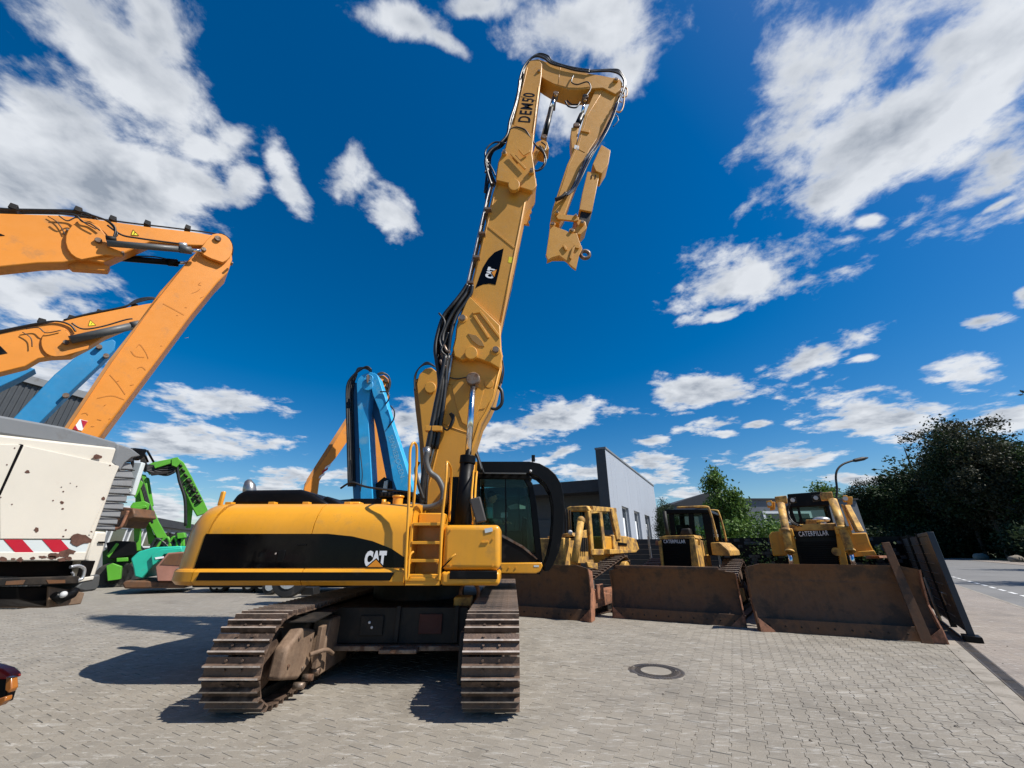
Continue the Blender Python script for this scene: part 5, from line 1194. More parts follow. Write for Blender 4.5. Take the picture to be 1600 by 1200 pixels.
def louvres(parent, x0, x1, y, z0, z1, n, mat=BLK):
    for k in range(n):
        z = z0 + (z1 - z0) * (k + .5) / n; q = MB(); q.prism([(x0, y, z - .012), (x0, y - .02, z - .018), (x0, y - .02, z - .010), (x0, y, z + .004)], (x1 - x0, 0, 0)); q.build('grille_bar', mat, parent)
def dz_body(root, w, y0, y1, ztop, mat):
    q = MB(); q.box((-w, y0, .55), (w, y1, ztop)); return q.build('bonnet', mat, root, bev=.03)

# ---- rear right dozer (with tall lift cylinders)
D3 = Fr(6.65, 9.03, 0, 35)
d3 = thing('bulldozer', D3, 'yellow bulldozer with two tall lift cylinders, nearest the yard gate, wide rusty blade lowered', 'bulldozer', 'bulldozers parked along the back of the yard')
B3 = Fr(6.65, 9.03, 0, 24)
blade(d3, D3, 1.47, 1.30, 11, wing=.10, wingw=.27)
bonn = dz_body(d3, .42, 1.32, 3.0, 1.83, YOLD2)
tr(d3, D3, 'grille', [(1243, 838), (1309, 838), (1311, 890), (1245, 890)], 1.25, .05, BLK)
gz0 = D3.Y(1245, 880, 1.2).z; gx0 = D3.Y(1246, 850, 1.2).x; gx1 = D3.Y(1308, 850, 1.2).x
louvres(d3, gx0, gx1, 1.25, .9, 1.78, 22)
tr(d3, D3, 'name_panel', [(1238, 829), (1307, 827), (1308, 838), (1239, 840)], 1.2, .05, BLK, bev=.004)
nameplate(d3, D3, (1248, 834.5), (1294, 832.5), 1.19, tall=.115)
tr(d3, D3, 'grille_frame', [(1232, 826), (1238, 826), (1250, 885), (1237, 885)], 1.14, .2, YOLD2)
tr(d3, D3, 'grille_frame', [(1305, 826), (1313, 826), (1326, 885), (1313, 885)], 1.14, .2, YOLD2)
tr(d3, D3, 'bonnet_front', [(1230, 820), (1306, 817), (1307, 828), (1233, 830)], 1.16, .25, YOLD, bev=.02)
q = MB(); a = D3.Y(1283, 812, 2.0); q.ball(a, .19, 18, 10, (1, 1, .4)); q.tube([a - V((0, 0, .25)), a], .09, 12); q.build('precleaner', PLAT, d3)
tr(d3, D3, 'bonnet_box', [(1259, 812), (1276, 812), (1276, 819), (1259, 819)], 1.7, .3, YOLD, bev=.01)
# fenders / tanks
for nm, pts, yy, dy in (('fender', [(1201, 836), (1206, 831), (1230, 829), (1233, 868), (1208, 869)], 1.5, 2.2), ('fender', [(1322, 834), (1354, 832), (1360, 850), (1366, 862), (1334, 864)], 1.45, 2.2)):
    tr(d3, D3, nm, pts, yy, dy, YOLD2, bev=.025)
tr(d3, D3, 'fender_edge', [(1334, 862), (1366, 860), (1370, 867), (1336, 870)], 1.38, 1.8, YOLD2)
a = D3.Y(1326, 840, 1.5); trx(d3, D3, 'fender_step', [(1354, 868), (1372, 868), (1374, 872), (1352, 873)], 1.1, .2, RUSTL)
# lift cylinders
for (p0, p1, p2) in (((1220, 787), (1234, 863), (1237, 884)), ((1301, 781), (1329, 862), (1334, 884))):
    a, m1, b = D3.Y(*p0, 1.05), D3.Y(*p1, .55), D3.Y(*p2, .45)
    mid = a.lerp(m1, .55)
    q = MB(); q.tube([a, m1], .085, 20); q.build('lift_cylinder', YOLD, d3)
    q = MB(); q.tube([mid, mid + (m1 - a) * .06], .105, 20); q.build('cylinder_collar', YOLD, d3); q = MB(); q.tube([m1 - (m1 - a) * .03, m1], .098, 20); q.build('cylinder_collar', YOLD, d3)
    q = MB(); q.tube([m1, b], .045, 14); q.build('cylinder_rod', CHROME, d3)
    q = MB(); q.box(mid + V((-.14, -.05, -.16)), mid + V((.14, .25, .02))); q.build('cylinder_yoke', YOLD2, d3, bev=.02)
tr(d3, D3, 'light_housing', [(1210, 776), (1229, 774), (1230, 785), (1212, 786)], 1.15, .35, YOLD, bev=.015)
tr(d3, D3, 'light_housing', [(1281, 770), (1300, 768), (1303, 780), (1284, 781)], 1.15, .35, YOLD, bev=.015)
for pts in ([(1232, 778), (1243, 777), (1245, 785), (1234, 786)], [(1268, 774), (1280, 773), (1281, 782), (1270, 783)], [(1197, 783), (1206, 782), (1207, 792), (1199, 793)], [(1317, 774), (1324, 774), (1325, 784), (1318, 784)]):
    o = tr(d3, D3, 'work_light', pts, 1.5, .16, YOLD2 if pts[0][0] in (1197, 1317) else DKMET, bev=.01)
    c = sum((D3.Y(px, py, 1.49) for px, py in pts), V((0, 0, 0))) / 4; q = MB(); q.cyl(c + V((0, -.02, 0)), c, .05, 14); q.build('lens', LAMP, o)
for (p0, p1, p2) in (((1197, 784), (1206, 800), (1230, 790)), ((1318, 776), (1325, 800), (1305, 790))):
    tr(d3, D3, 'light_bracket', [(p0[0] + 6, p0[1]), (p0[0] + 14, p0[1]), (p0[0] + 14, p0[1] + 12), (p0[0] + 6, p0[1] + 14)], 1.6, .06, YOLD2)
# cab
def cabin(root, fr, roof, posts, glassp, y0, y1, mat, roofmat, back=True):
    tr(root, fr, 'cab_roof', roof, y0 - .06, y1 - y0 + .12, roofmat, bev=.02)
    for p in posts: tr(root, fr, 'cab_pillar', p, y0, .09, mat)
    for p in posts[:1] + posts[-1:]:
        q = MB(); q.prism([fr.Y(px, py, y0) + V((0, y1 - y0, 0)) for px, py in p], (0, .09, 0)); q.build('cab_pillar', mat, root, bev=.01)
    for g_ in glassp: tr(root, fr, 'window', g_, y0 + .03, .01, CABGL, bev=0)
cabin(d3, D3, [(1230, 772), (1283, 768), (1296, 772), (1296, 790), (1232, 793)], [[(1231, 790), (1236, 790), (1247, 822), (1238, 822)], [(1243, 785), (1247, 785), (1256, 820), (1251, 820)], [(1288, 785), (1294, 785), (1303, 820), (1299, 820)]],
      [[(1236, 790), (1244, 790), (1251, 820), (1247, 820)], [(1247, 790), (1290, 788), (1299, 820), (1256, 820)]], 2.5, 3.8, BLK, BLK)
tr(d3, D3, 'cab_lower', [(1236, 815), (1300, 814), (1303, 835), (1240, 835)], 2.52, 1.3, BLK)
q = MB(); a = D3.Y(1262, 815, 3.2); q.box(a + V((-.2, 0, -.6)), a + V((.25, .15, .1))); q.box(a + V((-.2, -.4, -.6)), a + V((.25, .15, -.2))); q.build('seat', SEATM, d3, bev=.04)
q = MB(); q.hose([D3.Y(1234, 786, 1.3), D3.Y(1231, 800, 1.3), D3.Y(1238, 815, 1.2), D3.Y(1252, 822, 1.1)], .02); q.build('hose', RUB, d3)
q = MB(); q.hose([D3.Y(1230, 790, 1.3), D3.Y(1229, 802, 1.3), D3.Y(1235, 815, 1.2), D3.Y(1247, 822, 1.1)], .018); q.build('hose', RUB, d3)
trx(d3, D3, 'rops_post', [(1316, 790), (1320, 789), (1341, 830), (1336, 832)], .75, .10, YOLD)
tr(d3, D3, 'grab_rail', [(1314, 788), (1317, 788), (1333, 828), (1330, 829)], 2.3, .05, YOLD2, bev=.004)
for s in (-1, 1):
    crawler(d3, 'track', s * .95, .55, [(1.05, .5, .42), (4.1, .5, .42)], .19, SHOE, gh=.05, bars=1)
    q = MB(); q.box((s * .95 - .14, 1.0, .25), (s * .95 + .14, 3.9, .6)); q.build('track_frame', YOLD2, d3)
    q = MB(); q.prism([(s * 1.22, .72, .30), (s * 1.22, 1.6, .30), (s * 1.22, 1.6, .5), (s * 1.22, .74, .55)], (s * .09, 0, 0)); q.build('push_arm', YOLD2, d3, bev=.01)
q = MB(); q.tube([(.1, .3, .8), (.1, 1.2, .7)], .07); q.build('tilt_link', YOLD, d3); q = MB(); a = D3.Y(1307, 862, 1.1); q.cyl(a, a + V((0, .2, 0)), .09, 14); q.build('tilt_bracket', YOLD, d3)
# long steel board leaning on the right end of the blade
bb = thing('steel_beam', Fr(8.0, 8.35, 0, 24), 'rusty flat beam leaning upright against the right end of the gate-side dozer blade', 'beam')
BF = Fr(8.0, 8.35, 0, 24)
q = MB(); q.prism([BF.Y(1378, 848, .12), BF.Y(1390, 847, .12), BF.Y(1460, 1006, -.10), BF.Y(1441, 1006, -.10)], (0, .04, 0)); q.build('plank', RUST, bb, bev=.004)
pl_ = thing('wooden_pole', SF, 'pale thin pole leaning against the inside of the gate leaf', 'pole')
q = MB(); q.hose([SF.loc(WF.Y(1445, 903, 11.4)), SF.loc(WF.Y(1458, 940, 10.9)), SF.loc(WF.Z(1470, 970, 0))], .03); q.build('pole', surf('weathered_wood', (.35, .30, .2), .8, var=.2), pl_)

# ---- middle dozer
D2 = Fr(3.9, 10.65, 0, 36)
d2 = thing('bulldozer', D2, 'bulldozer with thin yellow roll bar and black grille, parked in the middle of the three', 'bulldozer', 'bulldozers parked along the back of the yard')
blade(d2, D2, 1.46, 1.14, 9.5, wing=.0, lip=True)
dz_body(d2, .46, 1.55, 3.0, 1.84, YOLD)
tr(d2, D2, 'grille', [(1032, 846), (1078, 846), (1080, 895), (1036, 895)], 1.5, .05, BLK)
gx0, gx1 = D2.Y(1035, 860, 1.5).x, D2.Y(1077, 860, 1.5).x; louvres(d2, gx0, gx1, 1.5, .9, 1.72, 18)
tr(d2, D2, 'name_panel', [(1033, 842), (1078, 842), (1078, 849), (1033, 849)], 1.47, .05, BLK, bev=.003)
nameplate(d2, D2, (1037, 846), (1071, 846), 1.46, tall=.095)
tr(d2, D2, 'grille_frame', [(1077, 840), (1085, 840), (1093, 890), (1081, 890)], 1.42, .5, YOLD)
tr(d2, D2, 'grille_frame', [(1028, 846), (1033, 844), (1037, 890), (1034, 890)], 1.42, .3, YOLD)
for k in range(5): tr(d2, D2, 'side_rib', [(1086 + k * .5, 848 + k * 8), (1090 + k * .5, 848 + k * 8), (1091 + k * .5, 853 + k * 8), (1087 + k * .5, 853 + k * 8)], 1.7, .12, YOLD, bev=.004)
tr(d2, D2, 'bonnet_top', [(1030, 839), (1040, 837), (1084, 836), (1087, 841), (1031, 843)], 1.45, 1.2, YOLD, bev=.01)
tr(d2, D2, 'precleaner', [(1064, 826), (1077, 825), (1079, 836), (1062, 836)], 1.9, .3, DKMET, bev=.04)
q = MB(); q.tube([D2.Y(1044, 839, 1.7), D2.Y(1042, 826, 1.7), D2.Y(1038, 799, 1.7)], .055, 12); q.build('exhaust_pipe', DKMET, d2)
cabin(d2, D2, [(1038, 796), (1108, 796), (1112, 802), (1040, 803)], [[(1044, 800), (1052, 801), (1056, 838), (1048, 838)], [(1075, 801), (1083, 801), (1088, 850), (1079, 850)], [(1096, 801), (1110, 801), (1118, 868), (1107, 868)]],
      [[(1052, 803), (1075, 803), (1079, 836), (1055, 836)], [(1083, 804), (1097, 804), (1107, 866), (1090, 866)]], 2.4, 3.7, BLK, BLK)
tr(d2, D2, 'cab_lower', [(1052, 834), (1084, 834), (1088, 870), (1056, 870)], 2.42, 1.2, BLK)
q = MB(); a = D2.Y(1066, 826, 3.0); q.box(a + V((-.2, 0, -.6)), a + V((.22, .12, .12))); q.build('seat', SEATM, d2, bev=.04)
for dy in (0, 1.5):
    q = MB(); q.hose([D2.Y(1058, 793, 2.2) + V((0, dy, 0)), D2.Y(1085, 792, 2.2) + V((0, dy, 0)), D2.Y(1104, 792, 2.2) + V((0, dy, 0)), D2.Y(1108, 796, 2.2) + V((0, dy, 0)), D2.Y(1114, 815, 2.2) + V((0, dy, 0)), D2.Y(1121, 845, 2.2) + V((0, dy, 0))], .032, 5); q.build('roll_bar', YOLD, d2)
for k in range(5):
    tr(d2, D2, 'side_louvre', [(1105 + k * 2.2, 806 + k * 7), (1110 + k * 2.2, 806 + k * 7), (1111 + k * 2.2, 811 + k * 7), (1106 + k * 2.2, 811 + k * 7)], 2.6, .3, PLAT, bev=.003)
tr(d2, D2, 'fender', [(1110, 848), (1124, 847), (1139, 860), (1141, 869), (1113, 867)], 2.1, 1.9, YOLD, bev=.02)
tr(d2, D2, 'mirror', [(1090, 841), (1094, 842), (1094, 852), (1091, 852)], 1.6, .04, YOLD)
for s in (-1, 1):
    crawler(d2, 'track', s * 1.08, .5, [(.95, .45, .38), (3.6, .45, .38), (2.9, .92, .36)], .18, SHOE, gh=.05, bars=1)
    q = MB(); q.box((s * 1.0 - .14, 1.0, .25), (s * 1.0 + .14, 3.4, .55)); q.build('track_frame', YOLD, d2)
q = MB(); q.tube([(.3, .3, .9), (.35, 1.4, 1.1)], .05); q.build('lift_cylinder', YOLD, d2)
tr(d2, D2, 'head_light', [(1024, 845), (1030, 845), (1030, 852), (1024, 852)], 1.5, .1, RUSTL)

# ---- left dozer, seen from its side
D1 = Fr(.47, 11.42, 0, 39)
d1 = thing('bulldozer', D1, 'faded yellow bulldozer seen from its side between the excavator cab guard and the middle dozer', 'bulldozer', 'bulldozers parked along the back of the yard')
blade(d1, D1, 1.6, 1.22, 14.5, wing=.12, wingw=.3)
xs_ = .78
dz_body(d1, .5, 1.0, 1.9, 1.9, YOLD)
trx(d1, D1, 'side_panel', [(908, 830), (920, 826), (925, 880), (900, 880), (903, 850)], xs_ - .1, .06, YOLD)
tr(d1, D1, 'cab_front', [(886, 797), (917, 793), (921, 835), (888, 835)], 2.35, .03, BLK, bev=0)
tr(d1, D1, 'front_window', [(889, 801), (914, 797), (917, 832), (892, 833)], 2.32, .01, CABGL, bev=0)
for pts in ([(885, 796), (889, 796), (892, 836), (887, 836)], [(913, 793), (919, 793), (923, 850), (916, 850)]): tr(d1, D1, 'cab_pillar', pts, 2.2, .12, YOLD)
tr(d1, D1, 'cab_roof', [(885, 793), (890, 791), (916, 790), (921, 796), (921, 799), (886, 799)], 2.1, 1.3, YOLD, bev=.03)
trx(d1, D1, 'cab_side', [(917, 799), (921, 798), (926, 864), (922, 868)], xs_, .06, YOLD); trx(d1, D1, 'cab_side', [(934, 796), (938, 796), (945, 862), (941, 864)], xs_, .06, YOLD)
trx(d1, D1, 'cab_side', [(921, 858), (942, 858), (943, 867), (922, 867)], xs_, .06, YOLD); trx(d1, D1, 'cab_side', [(918, 797), (938, 795), (938, 801), (919, 803)], xs_, .06, YOLD)
trx(d1, D1, 'door_window', [(921, 802), (934, 801), (941, 858), (926, 858)], xs_ + .02, .01, CABGL, bev=0)
trx(d1, D1, 'rear_window', [(939, 801), (952, 802), (954, 828), (943, 828)], xs_ + .02, .01, CABGL, bev=0)
trx(d1, D1, 'rops_post', [(950, 795), (958, 795), (967, 843), (960, 843)], xs_, .1, YOLD); trx(d1, D1, 'rops_beam', [(921, 791), (958, 794), (959, 800), (922, 799)], xs_ - .05, .12, YOLD)
q = MB(); q.box((-.5, D1.X(945, 830, xs_).y, 1.2), (xs_ - .02, D1.X(962, 830, xs_).y + .3, D1.X(945, 838, xs_).z)); q.build('cab_lower', YOLD2, d1, bev=.02)
trx(d1, D1, 'fuel_tank', [(943, 836), (964, 838), (980, 842), (985, 858), (980, 863), (944, 864)], xs_ - .3, .35, YOLD, bev=.03)
trx(d1, D1, 'tank_vent', [(965, 847), (979, 849), (979, 853), (966, 852)], xs_ + .055, .02, BLK, bev=.004)
trx(d1, D1, 'tank_step', [(944, 858), (986, 860), (986, 863), (944, 866)], xs_ + .06, .2, YOLD)
q = MB(); a, b = D1.Y(908, 813, 1.3), D1.Y(897, 880, .8); q.tube([a, b], .10, 18); q.ball(a, .12, 12, 8); q.build('lift_cylinder', YOLD, d1)
for k in range(4): trx(d1, D1, 'hose', [(906 + k * 3, 840), (907.5 + k * 3, 840), (908.5 + k * 3, 862), (907 + k * 3, 862)], xs_ + .02, .03, RUB, bev=0)
trx(d1, D1, 'push_frame', [(914, 878), (931, 880), (931, 890), (916, 886)], 1.2, .06, YOLD)
tr(d1, D1, 'nose', [(855, 838), (893, 832), (896, 838), (858, 843)], 1.4, .6, YOLD)
q = MB(); a = D1.Y(891, 832, 1.3); q.ball(a, .07, 12, 8); q.build('head_light', LAMP, d1)
for k, px in enumerate((881, 885, 889)): tr(d1, D1, 'exhaust_pipe', [(px, 795 + k), (px + 1.8, 795 + k), (px + 3, 838), (px + 1, 838)], 1.8, .05, DKMET, bev=.002)
for s in (-1, 1):
    crawler(d1, 'track', s * 1.0, .5, [(1.08, .42, .40), (3.7, .42, .40), (3.4, 1.05, .34)], .19, SHOE, gh=.055, bars=1, rollers=[(1.3 + .4 * k, .14, .1) for k in range(6)])
    q = MB(); q.prism([(s * 1.0 - .14, .9, .25), (s * 1.0 - .14, 3.5, .25), (s * 1.0 - .14, 3.4, .55), (s * 1.0 - .14, 1.0, .55)], (.28, 0, 0)); q.build('track_frame', RUSTL, d1)
q = MB(); q.cyl((1.02, 3.4, 1.05), (1.28, 3.4, 1.05), .20, 24); q.build('sprocket', YOLD, d1, bev=.02)
q = MB(); q.prism([(1.28, .72, .18), (1.28, 2.2, .25), (1.28, 2.2, .42), (1.28, 1.0, .62), (1.28, .72, .5)], (.1, 0, 0)); q.build('push_arm', RUSTL, d1, bev=.02)
q = MB(); q.box((1.385, 1.0, .4), (1.45, 1.35, .75)); q.build('brace', RUSTL, d1, bev=.015)
# ================================================================ handlers on the left and behind
def machine(name, x, y, label, cat='material handler', group=None, az=0, ref=None, Yw=None):
    if ref: p = WF.Y(*ref, Yw); fr = Fr(p.x, p.y, 0, az); fr.Yref = Yw
    else: fr = Fr(x, y, 0, az); fr.Yref = y
    return fr, thing(name, fr, label, cat, group)
def LP(fr, px, py, Yw): return fr.Y(px, py, Yw - fr.Yref)
def ap(root, fr, name, pts, Yw, th, mat, bev=.02):
    q = MB(); q.prism([LP(fr, px, py, Yw) for px, py in pts], (0, th, 0)); return q.build(name, mat, root, bev=bev)
def atube(root, fr, name, p0, p1, Yw, r, mat, r2=None, seg=18):
    q = MB(); q.tube([LP(fr, *p0, Yw), LP(fr, *p1, Yw)], [r, r2 or r], seg); return q.build(name, mat, root)
def ahose(root, fr, pts, Yw, r, mat=RUB, name='hose'):
    q = MB(); q.hose([LP(fr, px, py, Yw) for px, py in pts], r, 6, 8); return q.build(name, mat, root)
HGRP = 'orange material handler arms at the left'
# big orange arm, plane Y = 6
fr, o1 = machine('orange_handler', -8.5, 5.9, 'large orange folded handler arm with grey cylinder, nearest at the top left', group=HGRP, az=-42, ref=(250, 450), Yw=5.6)
Y1 = 5.6
ap(o1, fr, 'boom', [(-260, 305), (0, 333), (90, 336), (130, 340), (175, 346), (230, 354), (300, 362), (338, 368), (326, 384), (290, 383), (235, 378), (192, 396), (160, 410), (128, 404), (100, 410), (60, 411), (0, 417), (-260, 440)], Y1, .26, ORG)
ap(o1, fr, 'knee_lug', [(100, 409), (150, 409), (172, 416), (168, 423), (140, 421), (112, 419)], Y1 + .1, .14, ORG, bev=.01)
atube(o1, fr, 'cylinder_barrel', (172, 402), (276, 411), 5.9, .055, BLK); atube(o1, fr, 'cylinder_collar', (262, 409.6), (278, 411), 5.9, .07, BLK); atube(o1, fr, 'cylinder_rod', (276, 411), (302, 409), 5.9, .03, CHROME); ahose(o1, fr, [(175, 398), (210, 400), (240, 401), (262, 405)], 5.86, .012)
ap(o1, fr, 'knee_plate', arc_pts(133, 375, 31, 100, 285, 10) + [(155, 354), (166, 368), (167, 384), (193, 394), (191, 400), (165, 398)], Y1 - .06, .06, ORG, bev=.01)
ap(o1, fr, 'stick', [(316, 385), (330, 375), (352, 368), (361, 385), (363, 405), (356, 425), (340, 441), (300, 490), (240, 570), (150, 690), (90, 690), (110, 655), (175, 560), (250, 455), (300, 400)], Y1 + .03, .5, ORG)
ap(o1, fr, 'stick_edge', [(296, 404), (300, 400), (252, 458), (175, 565), (104, 672), (98, 672), (172, 560)], Y1 - .0, .03, surf('shaded_orange', (.40, .18, .05), .7, var=.3), bev=0)  # shade along the left edge, painted as a darker orange strip
ap(o1, fr, 'stick_head', arc_pts(340, 388, 23.5, -110, 70, 10) + [(330, 404), (318, 398), (312, 390), (322, 376)], Y1 - .07, .07, ORG, bev=.01)
ap(o1, fr, 'stick_head', arc_pts(340, 388, 23.5, -110, 70, 10) + [(330, 404), (318, 398), (312, 390), (322, 376)], Y1 + .56, .07, ORG, bev=.01)
ap(o1, fr, 'end_cap', arc_pts(338, 390, 27, -80, 50, 8) + arc_pts(338, 390, 25, 50, -80, 8), Y1 + .1, .4, BLK, bev=0)
for yy in (5.46, 6.35):
    atube(o1, fr, 'cylinder_barrel', (167, 380), (298, 391), yy, .055 if yy < 5.6 else .06, GREYR); atube(o1, fr, 'cylinder_rod', (298, 391), (314, 392), yy, .035, CHROME)
    atube(o1, fr, 'cylinder_collar', (280, 389), (299, 391.5), yy, .07, GREYR); atube(o1, fr, 'port_block', (165, 372), (182, 374), yy, .045, DKMET); atube(o1, fr, 'port_block', (280, 382), (292, 383), yy, .04, PLAT)
for (px, py, r, yy) in ((340, 374, .055, 5.53), (154, 377, .045, 5.54), (318, 391, .04, 5.53), (362, 412, .02, 5.53), (106, 361, .02, 5.59), (192, 396, .02, 5.53)):
    c = LP(fr, px, py, yy); q = MB(); q.cyl(c - V((0, .05, 0)), c + V((0, .05, 0)), r, 18); q.build('pin', STEEL, o1, bev=.006)
for k in range(4): ahose(o1, fr, [(-100, 314 + k * 2.2), (0, 326 + k * 2), (60, 328 + k * 1.7), (110, 329 + k * 2), (135, 333 + k * 3), (150, 341 + k * 4), (158, 352 + k * 4), (164, 364 + k * 3)], Y1 + .08 + k * .12, .018)
ahose(o1, fr, [(132, 334), (160, 342), (175, 352), (183, 366), (176, 372)], 5.5, .014); ahose(o1, fr, [(140, 335), (168, 345), (180, 356), (178, 370)], 5.48, .014)
ahose(o1, fr, [(168, 352), (190, 367), (215, 372), (250, 377), (282, 381)], 5.5, .016); ahose(o1, fr, [(110, 334), (150, 341), (200, 348), (260, 355), (330, 364), (352, 370)], 5.7, .014)
ahose(o1, fr, [(90, 333), (118, 336), (128, 346), (142, 350), (156, 360)], 5.5, .012); ahose(o1, fr, [(92, 337), (105, 345), (120, 340), (135, 350), (150, 358)], 5.48, .01)
ahose(o1, fr, [(75, 338), (88, 346), (96, 356), (101, 366)], 5.57, .007)
for px, py in ((21, 325), (122, 329), (176, 343), (230, 350), (293, 357)): c = LP(fr, px, py, 5.7); q = MB(); q.box(c + V((-.04, -.05, -.04)), c + V((.04, .3, .05))); q.build('hose_clamp', DKMET, o1, bev=.006)
def tri(root, fr, pts, Yw):
    ap(root, fr, 'warning_triangle', pts, Yw, .003, YELP, bev=0)
    cx = sum(p[0] for p in pts) / 3; cy = sum(p[1] for p in pts) / 3; c = LP(fr, cx, cy, Yw - .004); q = MB(); s = .006
    q.add([c + V((-s, 0, .03)), c + V((s * 1.4, 0, .03)), c + V((s * .4, 0, .0)), c + V((-s * .6, 0, .0))], [(0, 1, 2, 3)]); q.add([c + V((-s, 0, -.008)), c + V((s, 0, -.008)), c + V((s, 0, -.02)), c + V((-s, 0, -.02))], [(0, 1, 2, 3)]); q.build('warning_mark', BLK, root)
    for i in range(3):
        a, b = LP(fr, *pts[i], Yw - .002), LP(fr, *pts[(i + 1) % 3], Yw - .002); q = MB(); q.tube([a, b], .003, 4); q.build('warning_edge', BLK, root)
tri(o1, fr, [(205, 367), (208, 359), (217, 368)], 5.593)
ap(o1, fr, 'logo_arrow', [(-10, 361), (8, 368), (-10, 369)], 5.593, .003, BLK, bev=0)
ap(o1, fr, 'chevron', [(125, 655), (137, 658), (128, 673), (114, 670)], 5.62, .003, WH2, bev=0); ap(o1, fr, 'chevron', [(127, 656), (137, 658.5), (130, 669)], 5.616, .003, REDP, bev=0); ap(o1, fr, 'chevron', [(118, 664), (123, 673), (114, 670)], 5.616, .003, REDP, bev=0)
SCR = surf('scratch', (.42, .18, .05), .8, var=.3)
for pts in ([(214, 542), (219, 538), (228, 550), (232, 560)], [(255, 474), (272, 483), (288, 492)], [(172, 585), (185, 600), (196, 616)], [(152, 622), (175, 618), (195, 624)], [(215, 575), (222, 573), (228, 578)], [(300, 458), (308, 455), (313, 451)], [(128, 646), (135, 645), (138, 648)], [(205, 548), (212, 556), (226, 558)]): ahose(o1, fr, pts, 5.622, .0022, SCR, 'scratch')
for k in range(16):
    t = R.random(); px, py = 340 - 190 * t + R.uniform(-15, 25), 420 + 230 * t + R.uniform(-10, 20); ahose(o1, fr, [(px, py), (px + R.uniform(2, 7), py + R.uniform(-3, 3))], 5.624, .0022, SCR, 'scratch')
# the shaded inner side plate of the stick is real thickness; second orange arm, plane Y = 8.4
fr, o2 = machine('orange_handler', -11.5, 8.7, 'smaller orange handler arm below the largest one, its boom passing behind the slanting stick', group=HGRP, az=-45, ref=(120, 520), Yw=8.4)
Y2 = 8.4
ap(o2, fr, 'boom', [(-240, 560), (0, 521), (40, 512), (80, 504), (120, 496), (165, 487), (210, 478), (245, 472), (250, 484), (228, 497), (200, 510), (165, 525), (139, 541), (110, 556), (80, 557), (60, 560), (40, 572), (0, 582), (-240, 640)], Y2, .32, ORG)
ap(o2, fr, 'knee_plate', arc_pts(86, 535, 22, 90, 280, 10) + [(100, 512), (115, 530), (140, 538), (137, 545), (100, 556)], Y2 - .05, .05, ORG, bev=.01)
atube(o2, fr, 'cylinder_barrel', (110, 531), (218, 507), 8.25, .1, GREYR); atube(o2, fr, 'cylinder_collar', (206, 510), (219, 507), 8.25, .12, GREYR); atube(o2, fr, 'cylinder_rod', (218, 507), (240, 501), 8.25, .06, CHROME)
for k in range(4): ahose(o2, fr, [(-60, 530 + k * 2), (0, 517 + k * 2), (60, 505 + k * 1.8), (90, 502 + k * 3), (110, 508 + k * 4), (118, 518 + k * 2)], 8.35 + k * .1, .022)
for k in range(3): ahose(o2, fr, [(100, 500 + k), (140, 490 + k), (190, 480 + k), (215, 472 - k * 2), (238, 467 - k), (252, 470)], 8.4 + k * .12, .024)
ahose(o2, fr, [(112, 505), (130, 514), (160, 510), (195, 500), (207, 498)], 8.25, .02); ahose(o2, fr, [(40, 514), (60, 512), (72, 520), (95, 516)], 8.3, .012); ahose(o2, fr, [(35, 519), (48, 528), (50, 542)], 8.33, .01)
for px, py in ((65, 502), (112, 497), (156, 488), (210, 478), (0, 0)):
    if px: c = LP(fr, px, py, 8.5); q = MB(); q.box(c + V((-.06, -.05, -.05)), c + V((.06, .3, .06))); q.build('hose_clamp', DKMET, o2, bev=.006)
c = LP(fr, 103, 535, 8.3); q = MB(); q.cyl(c - V((0, .05, 0)), c + V((0, .05, 0)), .05, 18); q.build('pin', STEEL, o2)
tri(o2, fr, [(138, 509), (141, 500), (150, 508)], 8.393); ap(o2, fr, 'logo_arrow', [(0, 540), (12, 552), (-4, 555)], 8.393, .003, BLK, bev=0)
# blue arms behind it, plane Y = 10.5
fr, b1 = machine('blue_handler', -14.5, 10.8, 'blue handler stick slanting down behind the orange arms at the left', group='blue material handlers', az=-45, ref=(100, 600), Yw=10.5)
Y3 = 10.5
ap(b1, fr, 'stick', [(139, 541), (160, 534), (176, 530), (181, 534), (179, 546), (165, 560), (112, 610), (60, 662), (20, 700), (-20, 700), (22, 652), (85, 585)], Y3, .5, BLU2)
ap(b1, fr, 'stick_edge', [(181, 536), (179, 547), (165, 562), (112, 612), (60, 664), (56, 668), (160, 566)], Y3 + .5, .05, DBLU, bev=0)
ap(b1, fr, 'boom', [(-100, 620), (0, 584), (40, 572), (55, 576), (30, 590), (0, 604), (-100, 660)], Y3 + .2, .5, BLU2)
for px, py in ((155, 542), (166, 556), (103, 618)): c = LP(fr, px, py, 10.4); q = MB(); q.cyl(c - V((0, .05, 0)), c + V((0, .1, 0)), .07, 14); q.build('pin', STEEL, b1)
# ---- centre: blue and orange handlers behind the excavator
fr, b2 = machine('blue_handler', -5.6, 16.3, 'blue handler with upright folded stick standing behind the excavator hood', group='blue material handlers')
YC = 16.0
ap(b2, fr, 'stick', [(557, 600), (559, 592), (565, 586), (578, 581), (584, 583), (580, 600), (575, 640), (578, 700), (582, 780), (563, 780), (561, 700)], YC, .8, BLU)
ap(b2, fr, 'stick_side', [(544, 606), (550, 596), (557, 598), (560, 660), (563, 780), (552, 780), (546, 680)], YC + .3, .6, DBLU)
for k in range(4): ahose(b2, fr, [(545 + k * 3, 760), (543 + k * 3, 680), (541.5 + k * 3, 620), (543 + k * 3, 601), (549 + k * 2.5, 590 - k), (560, 580 - k * 1.4), (573, 573 + k), (580, 578 + k)], 15.95 + k * .1, .05)
ap(b2, fr, 'boom', [(576, 590), (584, 582), (590, 586), (596, 604), (612, 660), (630, 715), (648, 775), (628, 790), (614, 750), (604, 690), (592, 640), (583, 618)], YC - .15, .7, BLU)
